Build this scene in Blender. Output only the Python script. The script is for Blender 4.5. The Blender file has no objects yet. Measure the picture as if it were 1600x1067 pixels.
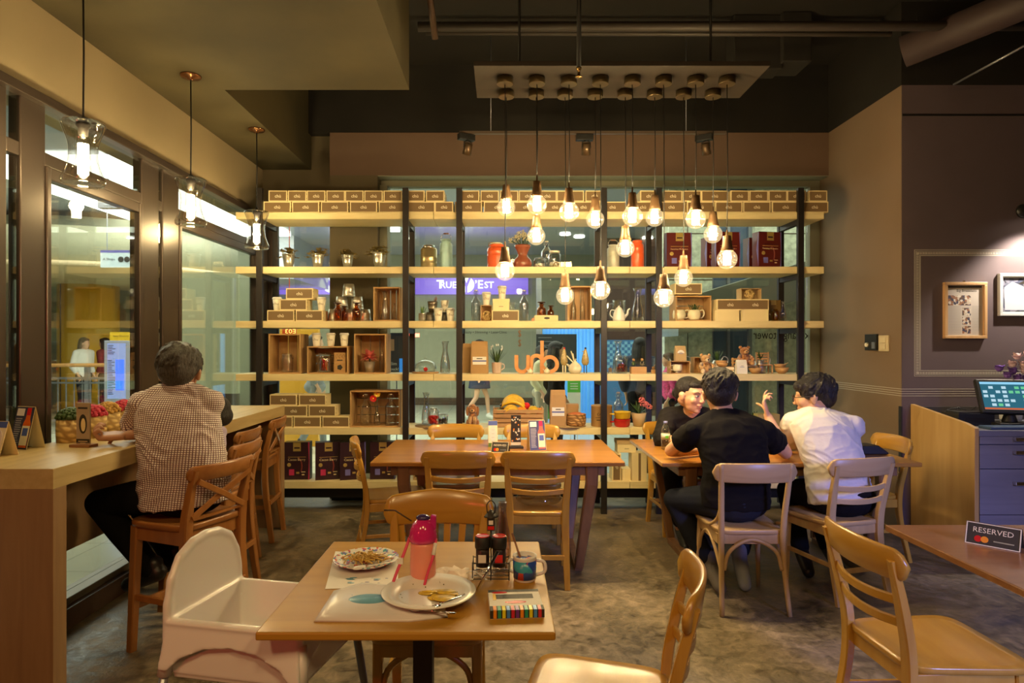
import bpy, bmesh, math, random
from mathutils import Vector, Matrix, Quaternion, Euler
random.seed(7)
SC = bpy.context.scene
COL = SC.collection
R = math.radians
PI = math.pi

# ------------------------------------------------------------------ camera
FOC = 1000.0            # focal length in pixels of the 1600 px wide frame
H = 1.48                # eye height
CX, CY = 785.0, 540.0   # where the level viewing direction meets the frame
cam_d = bpy.data.cameras.new('camera')
cam_d.sensor_width = 36.0
cam_d.lens = 36.0 * FOC / 1600.0
cam_d.shift_x = (800.0 - CX) / 1600.0
cam_d.shift_y = (CY - 533.5) / 1600.0
cam_d.clip_start = 0.05
cam_d.clip_end = 200
cam = bpy.data.objects.new('camera', cam_d)
cam.location = (0, 0, H)
cam.rotation_euler = (R(90), 0, 0)
COL.objects.link(cam)
SC.camera = cam

# ------------------------------------------------------------------ world, exposure
SC.view_settings.view_transform = 'Standard'
SC.view_settings.look = 'None'
SC.view_settings.gamma = 1.0
SC.view_settings.use_curve_mapping = False
SC.view_settings.exposure = 0.0
W = bpy.data.worlds.new('world')
SC.world = W
W.use_nodes = True
W.node_tree.nodes['Background'].inputs[0].default_value = (0.9, 0.85, 0.8, 1)
W.node_tree.nodes['Background'].inputs[1].default_value = 0.02
try:
    SC.cycles.max_bounces = 7
    SC.cycles.transparent_max_bounces = 24
    SC.cycles.sample_clamp_indirect = 4.0
    SC.cycles.caustics_reflective = False
    SC.cycles.caustics_refractive = False
except Exception:
    pass

def area(name, loc, target, w, h, power, col):
    d = bpy.data.lights.new(name, 'AREA')
    d.shape = 'RECTANGLE'; d.size = w; d.size_y = h; d.energy = power; d.color = col
    o = bpy.data.objects.new(name, d)
    o.location = loc
    o.rotation_euler = (Vector(target) - Vector(loc)).to_track_quat('-Z', 'Y').to_euler()
    COL.objects.link(o)
    return o
def spot(name, loc, target, power, col, ang=60, blend=0.6, rad=0.05):
    d = bpy.data.lights.new(name, 'SPOT')
    d.energy = power; d.color = col; d.spot_size = R(ang); d.spot_blend = blend; d.shadow_soft_size = rad
    o = bpy.data.objects.new(name, d)
    o.location = loc
    o.rotation_euler = (Vector(target) - Vector(loc)).to_track_quat('-Z', 'Y').to_euler()
    COL.objects.link(o)
    return o
WARM = (1.0, 0.74, 0.36)
# bluish daylight through the doorway behind the camera on the right
spot('doorway_daylight', (3.6, -2.3, 2.5), (2.3, 2.5, 0.0), 1500, (0.30, 0.36, 1.0), 46, 1.0, 0.5)
# warm fill lights added out of view behind the camera
for lx, ly in ((-1.3, -0.6), (0.1, -0.2), (1.3, -0.7)):
    area('rear_fill_light', (lx, ly, 3.1), (lx * .4, 2.6, 0.4), 0.34, 0.34, 18, (1.0, 0.66, 0.27))
# small red neon behind the camera on the left
area('red_neon', (-1.9, -0.6, 1.7), (-0.8, 2.0, 0.9), 0.4, 0.08, 9, (1.0, 0.10, 0.06))
# ceiling light of the mall corridors outside the glass
area('mall_corridor_light', (0.8, 9.5, 3.6), (0.8, 9.5, 0), 12, 5.0, 440, (0.98, 1.0, 0.82))
area('mall_atrium_light', (-6.5, 8.5, 3.5), (-6.5, 8.5, 0), 6, 7, 300, (1.0, 0.95, 0.78))

# ------------------------------------------------------------------ picture helpers
def at(px, py, Y):
    return Vector(((px - CX) * Y / FOC, Y, H - (py - CY) * Y / FOC))
def onz(px, py, z):
    Y = (H - z) * FOC / (py - CY)
    return Vector(((px - CX) * Y / FOC, Y, z))
def X(px, Y):
    return (px - CX) * Y / FOC
def Zp(py, Y):
    return H - (py - CY) * Y / FOC

# ------------------------------------------------------------------ mesh builder
def cr(pts, n=6, closed=False):
    pts = [Vector(p) for p in pts]
    out = []
    N = len(pts)
    rng = N if closed else N - 1
    for i in range(rng):
        p0 = pts[(i - 1) % N] if (closed or i > 0) else pts[0] * 2 - pts[1]
        p1 = pts[i]; p2 = pts[(i + 1) % N]
        p3 = pts[(i + 2) % N] if (closed or i + 2 < N) else pts[-1] * 2 - pts[-2]
        for k in range(n):
            t = k / n
            out.append(0.5 * ((2 * p1) + (-p0 + p2) * t + (2 * p0 - 5 * p1 + 4 * p2 - p3) * t * t + (-p0 + 3 * p1 - 3 * p2 + p3) * t ** 3))
    if not closed:
        out.append(pts[-1].copy())
    return out

def lerpl(vals, n):
    if not isinstance(vals, (list, tuple)):
        return [vals] * n
    out = []
    for i in range(n):
        t = i / max(1, n - 1) * (len(vals) - 1)
        k = min(int(t), len(vals) - 2)
        out.append(vals[k] + (vals[k + 1] - vals[k]) * (t - k))
    return out

class MB:
    def __init__(s):
        s.v = []; s.f = []; s.m = []; s.s = []
    def add(s, vs, fs, mat=0, smooth=False, M=None):
        b = len(s.v)
        if M is not None:
            vs = [M @ Vector(v) for v in vs]
        s.v += [tuple(v) for v in vs]
        s.f += [tuple(i + b for i in f) for f in fs]
        s.m += [mat] * len(fs); s.s += [smooth] * len(fs)
        return s
    def bx(s, x0, x1, y0, y1, z0, z1, mat=0, M=None):
        vs = [(x, y, z) for z in (z0, z1) for y in (y0, y1) for x in (x0, x1)]
        fs = [(0, 2, 3, 1), (4, 5, 7, 6), (0, 1, 5, 4), (2, 6, 7, 3), (0, 4, 6, 2), (1, 3, 7, 5)]
        return s.add(vs, fs, mat, False, M)
    def box(s, c, d, mat=0, M=None):
        return s.bx(c[0] - d[0] / 2, c[0] + d[0] / 2, c[1] - d[1] / 2, c[1] + d[1] / 2, c[2] - d[2] / 2, c[2] + d[2] / 2, mat, M)
    def lathe(s, prof, n=20, c=(0, 0, 0), mat=0, smooth=True, M=None, sy=1.0):
        vs = []; fs = []
        for r, z in prof:
            for i in range(n):
                a = 2 * PI * i / n
                vs.append((c[0] + r * math.cos(a), c[1] + sy * r * math.sin(a), c[2] + z))
        for k in range(len(prof) - 1):
            for i in range(n):
                j = (i + 1) % n
                fs.append((k * n + i, k * n + j, (k + 1) * n + j, (k + 1) * n + i))
        s.add(vs, fs, mat, smooth, M)
        b = len(s.v) - len(vs)
        if prof[0][0] > 1e-5:
            s.f.append(tuple(b + i for i in reversed(range(n)))); s.m.append(mat); s.s.append(False)
        if prof[-1][0] > 1e-5:
            e = b + (len(prof) - 1) * n
            s.f.append(tuple(e + i for i in range(n))); s.m.append(mat); s.s.append(False)
        return s
    def cyl(s, c, r, h, n=16, mat=0, M=None, smooth=True):
        return s.lathe([(r, 0), (r, h)], n, c, mat, smooth, M)
    def ball(s, c, r, n=14, m=9, mat=0, M=None):
        rx, ry, rz = r if isinstance(r, (tuple, list)) else (r, r, r)
        vs = [(c[0], c[1], c[2] - rz)]; fs = []
        for k in range(1, m):
            ph = -PI / 2 + PI * k / m
            for i in range(n):
                a = 2 * PI * i / n
                vs.append((c[0] + rx * math.cos(ph) * math.cos(a), c[1] + ry * math.cos(ph) * math.sin(a), c[2] + rz * math.sin(ph)))
        vs.append((c[0], c[1], c[2] + rz))
        for i in range(n):
            j = (i + 1) % n
            fs.append((0, 1 + j, 1 + i))
            for k in range(m - 2):
                a = 1 + k * n
                fs.append((a + i, a + j, a + n + j, a + n + i))
            e = 1 + (m - 2) * n
            fs.append((e + i, e + j, len(vs) - 1))
        return s.add(vs, fs, mat, True, M)
    def sweep(s, pts, w, d, up=(0, 0, 1), n=8, mat=0, closed=False, rnd=True, M=None, smooth=True, bev=0.25):
        pts = [Vector(p) for p in pts]
        N = len(pts); ws = lerpl(w, N); ds = lerpl(d, N); up = Vector(up)
        if rnd:
            sec = [(math.cos(2 * PI * i / n) / 2, math.sin(2 * PI * i / n) / 2) for i in range(n)]
        else:
            q = 0.5 - bev * 0.5
            sec = [(0.5, q), (q, 0.5), (-q, 0.5), (-0.5, q), (-0.5, -q), (-q, -0.5), (q, -0.5), (0.5, -q)]
            n = 8
        vs = []
        for i, p in enumerate(pts):
            if closed:
                t = pts[(i + 1) % N] - pts[i - 1]
            else:
                t = pts[min(i + 1, N - 1)] - pts[max(i - 1, 0)]
            t.normalize()
            sd = t.cross(up)
            if sd.length < 1e-3:
                sd = t.cross(Vector((0, 1, 0.01)))
            sd.normalize()
            nr = sd.cross(t)
            for a, b in sec:
                vs.append(p + sd * (a * ws[i]) + nr * (b * ds[i]))
        fs = []
        rng = N if closed else N - 1
        for k in range(rng):
            k2 = (k + 1) % N
            for i in range(n):
                j = (i + 1) % n
                fs.append((k * n + i, k2 * n + i, k2 * n + j, k * n + j))
        if not closed:
            fs.append(tuple(range(n))); fs.append(tuple((N - 1) * n + i for i in reversed(range(n))))
        return s.add(vs, fs, mat, smooth, M)
    def tube(s, pts, r, n=8, mat=0, closed=False, M=None):
        rr = [2 * a for a in r] if isinstance(r, (list, tuple)) else 2 * r
        p = [Vector(q) for q in pts]
        a = (p[-1] - p[0]) if not closed else (p[1] - p[0])
        up = (0.31, 0.17, 0.93) if abs(a.normalized().z) < 0.8 else (0.2, 0.95, 0.1)
        return s.sweep(pts, rr, rr, up, n, mat, closed, True, M)
    def prism(s, poly, d0, d1, mat=0, M=None, smooth=False):
        # polygon in XZ, extruded along Y
        n = len(poly)
        vs = [(x, d0, z) for x, z in poly] + [(x, d1, z) for x, z in poly]
        fs = [tuple(range(n)), tuple(reversed(range(n, 2 * n)))]
        s.add(vs, fs, mat, False, M)
        b = len(s.v) - 2 * n
        for i in range(n):
            j = (i + 1) % n
            s.f.append((b + i, b + n + i, b + n + j, b + j)); s.m.append(mat); s.s.append(smooth)
        return s
    def text(s, txt, c, h=None, w=None, mat=0, plane='-Y', depth=0.0, mirror=False, M=None, bold=0.0):
        cu = bpy.data.curves.new('t', 'FONT')
        cu.body = txt; cu.align_x = 'CENTER'; cu.size = 1.0; cu.extrude = 0; cu.offset = bold
        cu.resolution_u = 2
        o = bpy.data.objects.new('t', cu); COL.objects.link(o)
        dg = bpy.context.evaluated_depsgraph_get(); dg.update()
        me = bpy.data.meshes.new_from_object(o.evaluated_get(dg))
        vs = [v.co.copy() for v in me.vertices]; fs = [tuple(p.vertices) for p in me.polygons]
        bpy.data.objects.remove(o); bpy.data.curves.remove(cu); bpy.data.meshes.remove(me)
        if not vs:
            return s
        x0 = min(v.x for v in vs); x1 = max(v.x for v in vs); y0 = min(v.y for v in vs); y1 = max(v.y for v in vs)
        sx = sy = 1
        if h is not None: sx = sy = h / (y1 - y0)
        if w is not None:
            sx = w / (x1 - x0)
            if h is None: sy = sx
        out = []
        for v in vs:
            a = (v.x - (x0 + x1) / 2) * sx; b = (v.y - (y0 + y1) / 2) * sy
            if mirror: a = -a
            if plane == '-Y': q = (c[0] + a, c[1] - 0.0006, c[2] + b)
            elif plane == '-X': q = (c[0] - 0.0006, c[1] - a, c[2] + b)
            elif plane == '+X': q = (c[0] + 0.0006, c[1] + a, c[2] + b)
            else: q = (c[0] + a, c[1] + b, c[2] + 0.0006)
            out.append(q)
        return s.add(out, fs, mat, False, M)
    def quad(s, a, b, c, d, mat=0, M=None):
        return s.add([a, b, c, d], [(0, 1, 2, 3)], mat, False, M)
    def leaf(s, base, tip, w, sag=0.0, mat=0, n=4, up=(0, 0, 1), M=None):
        base = Vector(base); tip = Vector(tip); d = tip - base
        sd = d.cross(Vector(up))
        if sd.length < 1e-4: sd = Vector((1, 0, 0))
        sd.normalize()
        nv = sd.cross(d).normalized()
        vs = []; fs = []
        for k in range(n + 1):
            t = k / n
            p = base + d * t - Vector((0, 0, 1)) * sag * t * t
            ww = w * (math.sin(PI * (0.12 + 0.88 * t)) ** 0.8 if k < n else 0.02) / 2
            vs += [p - sd * ww, p - nv * ww * 0.25, p + sd * ww]
        for k in range(n):
            a = k * 3
            fs += [(a, a + 1, a + 4, a + 3), (a + 1, a + 2, a + 5, a + 4)]
        return s.add(vs, fs, mat, True, M)
    def build(s, name, mats, parent=None, bevel=0.0, loc=None, rz=None, sub=0, solid=0.0):
        me = bpy.data.meshes.new(name)
        me.from_pydata(s.v, [], s.f)
        if not isinstance(mats, (list, tuple)): mats = [mats]
        for m in mats: me.materials.append(m)
        me.polygons.foreach_set('material_index', s.m)
        me.polygons.foreach_set('use_smooth', s.s)
        me.update()
        me.validate()
        o = bpy.data.objects.new(name, me)
        COL.objects.link(o)
        if solid:
            md = o.modifiers.new('solid', 'SOLIDIFY'); md.thickness = solid; md.offset = 0
        if bevel:
            md = o.modifiers.new('bevel', 'BEVEL'); md.width = bevel; md.segments = 2; md.limit_method = 'ANGLE'; md.angle_limit = R(40)
        if sub:
            md = o.modifiers.new('sub', 'SUBSURF'); md.levels = sub; md.render_levels = sub
        if parent is not None: o.parent = parent
        if loc is not None: o.location = loc
        if rz is not None: o.rotation_euler = (0, 0, rz)
        return o

def tag(o, label=None, cat=None, group=None, kind=None):
    if label: o['label'] = label
    if cat: o['category'] = cat
    if group: o['group'] = group
    if kind: o['kind'] = kind
    return o
def thing(name, label, cat, loc=(0, 0, 0), rz=0.0, group=None):
    o = bpy.data.objects.new(name, None); COL.objects.link(o)
    o.empty_display_size = 0.05
    o.location = loc; o.rotation_euler = (0, 0, rz)
    return tag(o, label, cat, group)
def copy_tree(o, parent=None):
    c = o.copy(); COL.objects.link(c)
    c.parent = parent
    for ch in list(o.children):
        copy_tree(ch, c)
    return c
PROTO = {}
def inst(key, fn):
    if key in PROTO:
        return copy_tree(PROTO[key])
    PROTO[key] = fn()
    return PROTO[key]
def struct(name, mb, mats, bevel=0.0):
    return tag(mb.build(name, mats, None, bevel), kind='structure')
ORD = ['leftmost', 'second', 'third', 'fourth', 'fifth', 'sixth', 'seventh', 'eighth', 'ninth', 'tenth', 'eleventh', 'twelfth', 'thirteenth', 'fourteenth', 'fifteenth', 'sixteenth']
def nth(i):
    return 'leftmost' if i == 0 else ORD[i] + ' from the left'

# ------------------------------------------------------------------ materials
def new_mat(name):
    m = bpy.data.materials.new(name); m.use_nodes = True
    nt = m.node_tree
    return m, nt, nt.nodes['Principled BSDF']
def flat(name, col, rough=0.5, metal=0.0, spec=None, emit=0.0, ecol=None, bump=0.0, bscale=60, var=0.0, vscale=8, sss=0.0, coat=0.0, sheen=0.0):
    m, nt, b = new_mat(name)
    b.inputs['Base Color'].default_value = (*col, 1)
    b.inputs['Roughness'].default_value = rough
    b.inputs['Metallic'].default_value = metal
    if coat: b.inputs['Coat Weight'].default_value = coat; b.inputs['Coat Roughness'].default_value = 0.12
    if spec is not None: b.inputs['Specular IOR Level'].default_value = spec
    if sheen: b.inputs['Sheen Weight'].default_value = sheen
    if sss:
        b.inputs['Subsurface Weight'].default_value = sss; b.inputs['Subsurface Radius'].default_value = (0.02, 0.008, 0.004)
    if emit:
        b.inputs['Emission Color'].default_value = (*(ecol or col), 1); b.inputs['Emission Strength'].default_value = emit
    if var or bump:
        tc = nt.nodes.new('ShaderNodeTexCoord')
        nz = nt.nodes.new('ShaderNodeTexNoise'); nz.inputs['Scale'].default_value = vscale; nz.inputs['Detail'].default_value = 5
        nt.links.new(tc.outputs['Object'], nz.inputs['Vector'])
        if var:
            rp = nt.nodes.new('ShaderNodeValToRGB')
            rp.color_ramp.elements[0].position = 0.3; rp.color_ramp.elements[1].position = 0.7
            rp.color_ramp.elements[0].color = (*[c * (1 - var) for c in col], 1)
            rp.color_ramp.elements[1].color = (*[min(1, c * (1 + var)) for c in col], 1)
            nt.links.new(nz.outputs['Fac'], rp.inputs['Fac']); nt.links.new(rp.outputs['Color'], b.inputs['Base Color'])
        if bump:
            n2 = nt.nodes.new('ShaderNodeTexNoise'); n2.inputs['Scale'].default_value = bscale; n2.inputs['Detail'].default_value = 4
            nt.links.new(tc.outputs['Object'], n2.inputs['Vector'])
            bp = nt.nodes.new('ShaderNodeBump'); bp.inputs['Strength'].default_value = bump; bp.inputs['Distance'].default_value = 0.01
            nt.links.new(n2.outputs['Fac'], bp.inputs['Height']); nt.links.new(bp.outputs['Normal'], b.inputs['Normal'])
    return m
def wood(name, c1, c2, axis='X', rough=0.4, sc=1.0, coat=0.0, contrast=(0.3, 0.72)):
    m, nt, b = new_mat(name)
    tc = nt.nodes.new('ShaderNodeTexCoord'); mp = nt.nodes.new('ShaderNodeMapping')
    k = {'X': (2.2, 26, 26), 'Y': (26, 2.2, 26), 'Z': (26, 26, 2.2)}[axis]
    mp.inputs['Scale'].default_value = tuple(a * sc for a in k)
    nz = nt.nodes.new('ShaderNodeTexNoise'); nz.inputs['Scale'].default_value = 1.0; nz.inputs['Detail'].default_value = 6; nz.inputs['Distortion'].default_value = 0.6
    rp = nt.nodes.new('ShaderNodeValToRGB')
    rp.color_ramp.elements[0].position = contrast[0]; rp.color_ramp.elements[1].position = contrast[1]
    rp.color_ramp.elements[0].color = (*c1, 1); rp.color_ramp.elements[1].color = (*c2, 1)
    nt.links.new(tc.outputs['Object'], mp.inputs['Vector']); nt.links.new(mp.outputs['Vector'], nz.inputs['Vector'])
    nt.links.new(nz.outputs['Fac'], rp.inputs['Fac']); nt.links.new(rp.outputs['Color'], b.inputs['Base Color'])
    b.inputs['Roughness'].default_value = rough
    if coat: b.inputs['Coat Weight'].default_value = coat; b.inputs['Coat Roughness'].default_value = 0.15
    bp = nt.nodes.new('ShaderNodeBump'); bp.inputs['Strength'].default_value = 0.08; bp.inputs['Distance'].default_value = 0.004
    nt.links.new(nz.outputs['Fac'], bp.inputs['Height']); nt.links.new(bp.outputs['Normal'], b.inputs['Normal'])
    return m
def glass(name, tint=(0.93, 0.97, 0.95), refl=0.5, base=0.05, rough=0.02):
    m = bpy.data.materials.new(name); m.use_nodes = True
    nt = m.node_tree; nt.nodes.clear()
    out = nt.nodes.new('ShaderNodeOutputMaterial'); mx = nt.nodes.new('ShaderNodeMixShader')
    tr = nt.nodes.new('ShaderNodeBsdfTransparent'); gl = nt.nodes.new('ShaderNodeBsdfGlossy')
    tr.inputs[0].default_value = (*tint, 1); gl.inputs['Roughness'].default_value = rough
    lw = nt.nodes.new('ShaderNodeLayerWeight'); lw.inputs['Blend'].default_value = 0.35
    ma = nt.nodes.new('ShaderNodeMath'); ma.operation = 'MULTIPLY_ADD'
    ma.inputs[1].default_value = refl; ma.inputs[2].default_value = base; ma.use_clamp = True
    nt.links.new(lw.outputs['Facing'], ma.inputs[0]); nt.links.new(ma.outputs[0], mx.inputs[0])
    nt.links.new(tr.outputs[0], mx.inputs[1]); nt.links.new(gl.outputs[0], mx.inputs[2]); nt.links.new(mx.outputs[0], out.inputs[0])
    return m
def emis(name, col, st):
    m = bpy.data.materials.new(name); m.use_nodes = True
    nt = m.node_tree; nt.nodes.clear()
    out = nt.nodes.new('ShaderNodeOutputMaterial'); e = nt.nodes.new('ShaderNodeEmission')
    e.inputs[0].default_value = (*col, 1); e.inputs[1].default_value = st
    nt.links.new(e.outputs[0], out.inputs[0])
    return m
def patches(name, cols, scale=40, rough=0.6):
    m, nt, b = new_mat(name)
    tc = nt.nodes.new('ShaderNodeTexCoord'); vo = nt.nodes.new('ShaderNodeTexVoronoi'); vo.inputs['Scale'].default_value = scale
    sp = nt.nodes.new('ShaderNodeSeparateColor'); rp = nt.nodes.new('ShaderNodeValToRGB'); rp.color_ramp.interpolation = 'CONSTANT'
    e = rp.color_ramp.elements
    for i, c in enumerate(cols):
        el = e[i] if i < 2 else e.new(i / len(cols))
        el.position = i / len(cols); el.color = (*c, 1)
    nt.links.new(tc.outputs['Object'], vo.inputs['Vector']); nt.links.new(vo.outputs['Color'], sp.inputs[0])
    nt.links.new(sp.outputs[0], rp.inputs['Fac']); nt.links.new(rp.outputs['Color'], b.inputs['Base Color'])
    b.inputs['Roughness'].default_value = rough
    return m
def woven(name, c1, c2, sc=120, rough=0.7):
    m, nt, b = new_mat(name)
    tc = nt.nodes.new('ShaderNodeTexCoord'); w1 = nt.nodes.new('ShaderNodeTexWave'); w1.bands_direction = 'Z'; w1.inputs['Scale'].default_value = sc / 10; w1.inputs['Distortion'].default_value = 4; w1.inputs['Detail'].default_value = 2
    w2 = nt.nodes.new('ShaderNodeTexWave'); w2.bands_direction = 'DIAGONAL'; w2.inputs['Scale'].default_value = sc / 12; w2.inputs['Distortion'].default_value = 2
    mu = nt.nodes.new('ShaderNodeMath'); mu.operation = 'MULTIPLY'
    nt.links.new(tc.outputs['Object'], w1.inputs['Vector']); nt.links.new(tc.outputs['Object'], w2.inputs['Vector'])
    nt.links.new(w1.outputs['Fac'], mu.inputs[0]); nt.links.new(w2.outputs['Fac'], mu.inputs[1])
    rp = nt.nodes.new('ShaderNodeValToRGB'); rp.color_ramp.elements[0].color = (*c1, 1); rp.color_ramp.elements[1].color = (*c2, 1); rp.color_ramp.elements[1].position = 0.6
    nt.links.new(mu.outputs[0], rp.inputs['Fac']); nt.links.new(rp.outputs['Color'], b.inputs['Base Color'])
    bp = nt.nodes.new('ShaderNodeBump'); bp.inputs['Strength'].default_value = 0.6; bp.inputs['Distance'].default_value = 0.004
    nt.links.new(mu.outputs[0], bp.inputs['Height']); nt.links.new(bp.outputs['Normal'], b.inputs['Normal'])
    b.inputs['Roughness'].default_value = rough
    return m
def floor_mat():
    m, nt, b = new_mat('stained_concrete')
    tc = nt.nodes.new('ShaderNodeTexCoord')
    def nz(s, d, dist=0.0):
        n = nt.nodes.new('ShaderNodeTexNoise'); n.inputs['Scale'].default_value = s; n.inputs['Detail'].default_value = d; n.inputs['Distortion'].default_value = dist
        nt.links.new(tc.outputs['Object'], n.inputs['Vector']); return n
    a = nz(2.4, 9, 0.6); c = nz(17, 9, 1.0); d = nz(70, 4)
    mx = nt.nodes.new('ShaderNodeMix'); mx.data_type = 'FLOAT'; mx.inputs[0].default_value = 0.5
    nt.links.new(a.outputs['Fac'], mx.inputs[2]); nt.links.new(c.outputs['Fac'], mx.inputs[3])
    rp = nt.nodes.new('ShaderNodeValToRGB'); e = rp.color_ramp.elements
    e[0].position = 0.34; e[0].color = (0.05, 0.036, 0.02, 1); e[1].position = 0.66; e[1].color = (0.33, 0.25, 0.165, 1)
    x = e.new(0.5); x.color = (0.17, 0.132, 0.08, 1)
    nt.links.new(mx.outputs[0], rp.inputs['Fac']); nt.links.new(rp.outputs['Color'], b.inputs['Base Color'])
    r2 = nt.nodes.new('ShaderNodeMapRange'); r2.inputs[1].default_value = 0.3; r2.inputs[2].default_value = 0.7; r2.inputs[3].default_value = 0.30; r2.inputs[4].default_value = 0.60
    nt.links.new(c.outputs['Fac'], r2.inputs[0]); nt.links.new(r2.outputs[0], b.inputs['Roughness'])
    bp = nt.nodes.new('ShaderNodeBump'); bp.inputs['Strength'].default_value = 0.25; bp.inputs['Distance'].default_value = 0.01
    ad = nt.nodes.new('ShaderNodeMath'); ad.operation = 'ADD'
    nt.links.new(c.outputs['Fac'], ad.inputs[0]); nt.links.new(d.outputs['Fac'], ad.inputs[1])
    nt.links.new(ad.outputs[0], bp.inputs['Height']); nt.links.new(bp.outputs['Normal'], b.inputs['Normal'])
    return m
def tile_mat(name, col, grout, size=0.6, rough=0.25):
    m, nt, b = new_mat(name)
    tc = nt.nodes.new('ShaderNodeTexCoord'); br = nt.nodes.new('ShaderNodeTexBrick')
    br.offset = 0; br.inputs['Scale'].default_value = 1.0; br.inputs['Brick Width'].default_value = size; br.inputs['Row Height'].default_value = size
    br.inputs['Mortar Size'].default_value = 0.006; br.inputs['Color1'].default_value = (*col, 1); br.inputs['Color2'].default_value = (*[c * 0.93 for c in col], 1); br.inputs['Mortar'].default_value = (*grout, 1)
    nt.links.new(tc.outputs['Object'], br.inputs['Vector']); nt.links.new(br.outputs['Color'], b.inputs['Base Color'])
    b.inputs['Roughness'].default_value = rough
    return m
def gingham():
    m, nt, b = new_mat('checked_cotton')
    tc = nt.nodes.new('ShaderNodeTexCoord'); mp = nt.nodes.new('ShaderNodeMapping'); mp.inputs['Location'].default_value = (0.06, -0.10, 0); mp.inputs['Rotation'].default_value = (R(5), R(-4), 0)
    wz = nt.nodes.new('ShaderNodeTexNoise'); wz.inputs['Scale'].default_value = 5; wz.inputs['Detail'].default_value = 1
    vm = nt.nodes.new('ShaderNodeVectorMath'); vm.operation = 'MULTIPLY_ADD'; vm.inputs[1].default_value = (.02, .02, .02)
    nt.links.new(tc.outputs['Object'], wz.inputs['Vector']); nt.links.new(wz.outputs['Color'], vm.inputs[0]); nt.links.new(tc.outputs['Object'], vm.inputs[2])
    nt.links.new(vm.outputs[0], mp.inputs['Vector'])
    sp = nt.nodes.new('ShaderNodeSeparateXYZ'); nt.links.new(mp.outputs['Vector'], sp.inputs[0])
    at2 = nt.nodes.new('ShaderNodeMath'); at2.operation = 'ARCTAN2'; m2 = nt.nodes.new('ShaderNodeMath'); m2.operation = 'MULTIPLY'; m2.inputs[1].default_value = 0.20
    ng = nt.nodes.new('ShaderNodeMath'); ng.operation = 'MULTIPLY'; ng.inputs[1].default_value = -1
    nt.links.new(sp.outputs[1], ng.inputs[0]); nt.links.new(sp.outputs[0], at2.inputs[0]); nt.links.new(ng.outputs[0], at2.inputs[1]); nt.links.new(at2.outputs[0], m2.inputs[0])
    outs = []
    for src in (m2.outputs[0], sp.outputs[2]):
        mu = nt.nodes.new('ShaderNodeMath'); mu.operation = 'MULTIPLY'; mu.inputs[1].default_value = 100
        fr = nt.nodes.new('ShaderNodeMath'); fr.operation = 'FRACT'
        gt = nt.nodes.new('ShaderNodeMath'); gt.operation = 'GREATER_THAN'; gt.inputs[1].default_value = 0.66
        nt.links.new(src, mu.inputs[0]); nt.links.new(mu.outputs[0], fr.inputs[0]); nt.links.new(fr.outputs[0], gt.inputs[0]); outs.append(gt)
    ad = nt.nodes.new('ShaderNodeMath'); ad.operation = 'MAXIMUM'
    nt.links.new(outs[0].outputs[0], ad.inputs[0]); nt.links.new(outs[1].outputs[0], ad.inputs[1])
    mx = nt.nodes.new('ShaderNodeMix'); mx.data_type = 'RGBA'; mx.inputs[6].default_value = (0.90, 0.84, 0.80, 1); mx.inputs[7].default_value = (0.17, 0.085, 0.10, 1)
    nt.links.new(ad.outputs[0], mx.inputs[0]); nt.links.new(mx.outputs[2], b.inputs['Base Color'])
    n2 = nt.nodes.new('ShaderNodeTexNoise'); n2.inputs['Scale'].default_value = 9; n2.inputs['Detail'].default_value = 3; n2.inputs['Distortion'].default_value = 1.5
    nt.links.new(tc.outputs['Object'], n2.inputs['Vector'])
    bp = nt.nodes.new('ShaderNodeBump'); bp.inputs['Strength'].default_value = 0.5; bp.inputs['Distance'].default_value = 0.02
    nt.links.new(n2.outputs['Fac'], bp.inputs['Height']); nt.links.new(bp.outputs['Normal'], b.inputs['Normal'])
    b.inputs['Roughness'].default_value = 0.85
    return m

M = {}
M['floor'] = floor_mat()
M['shelfwood'] = wood('pale_shelf_wood', (0.68, 0.55, 0.28), (0.80, 0.67, 0.37), 'X', 0.5)
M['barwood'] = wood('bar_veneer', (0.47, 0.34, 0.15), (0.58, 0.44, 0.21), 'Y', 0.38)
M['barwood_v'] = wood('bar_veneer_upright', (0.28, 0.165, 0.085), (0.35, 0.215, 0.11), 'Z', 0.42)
M['chair'] = wood('beech_lacquer', (0.47, 0.235, 0.03), (0.57, 0.315, 0.05), 'Z', 0.26, 0.7, coat=0.4)
M['chairx'] = wood('beech_lacquer_long', (0.47, 0.235, 0.03), (0.57, 0.315, 0.05), 'X', 0.28, 0.6, coat=0.3)
M['chairpale'] = wood('pale_beech', (0.46, 0.30, 0.14), (0.56, 0.38, 0.19), 'Z', 0.38, 0.7)
M['chairpalex'] = wood('pale_beech_long', (0.48, 0.31, 0.15), (0.58, 0.40, 0.21), 'X', 0.36, 0.6)
M['stool'] = wood('antique_pine', (0.28, 0.105, 0.025), (0.38, 0.16, 0.042), 'Z', 0.34, 0.7, coat=0.2)
M['stoolx'] = wood('antique_pine_long', (0.28, 0.105, 0.025), (0.38, 0.16, 0.042), 'Y', 0.34, 0.7, coat=0.2)
M['table'] = wood('orange_oak', (0.34, 0.14, 0.022), (0.47, 0.22, 0.04), 'X', 0.28, 0.6, coat=0.5)
M['tableleg'] = wood('dark_oak', (0.16, 0.075, 0.03), (0.24, 0.12, 0.05), 'Z', 0.4, 0.8)
M['neartable'] = wood('light_oak', (0.40, 0.195, 0.016), (0.50, 0.265, 0.03), 'X', 0.42, 0.45, coat=0.12)
M['walnut'] = wood('reddish_walnut', (0.22, 0.09, 0.035), (0.31, 0.14, 0.055), 'X', 0.3, 0.6, coat=0.3)
M['crate'] = wood('crate_wood', (0.42, 0.24, 0.09), (0.56, 0.35, 0.15), 'Z', 0.55, 0.9)
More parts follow.
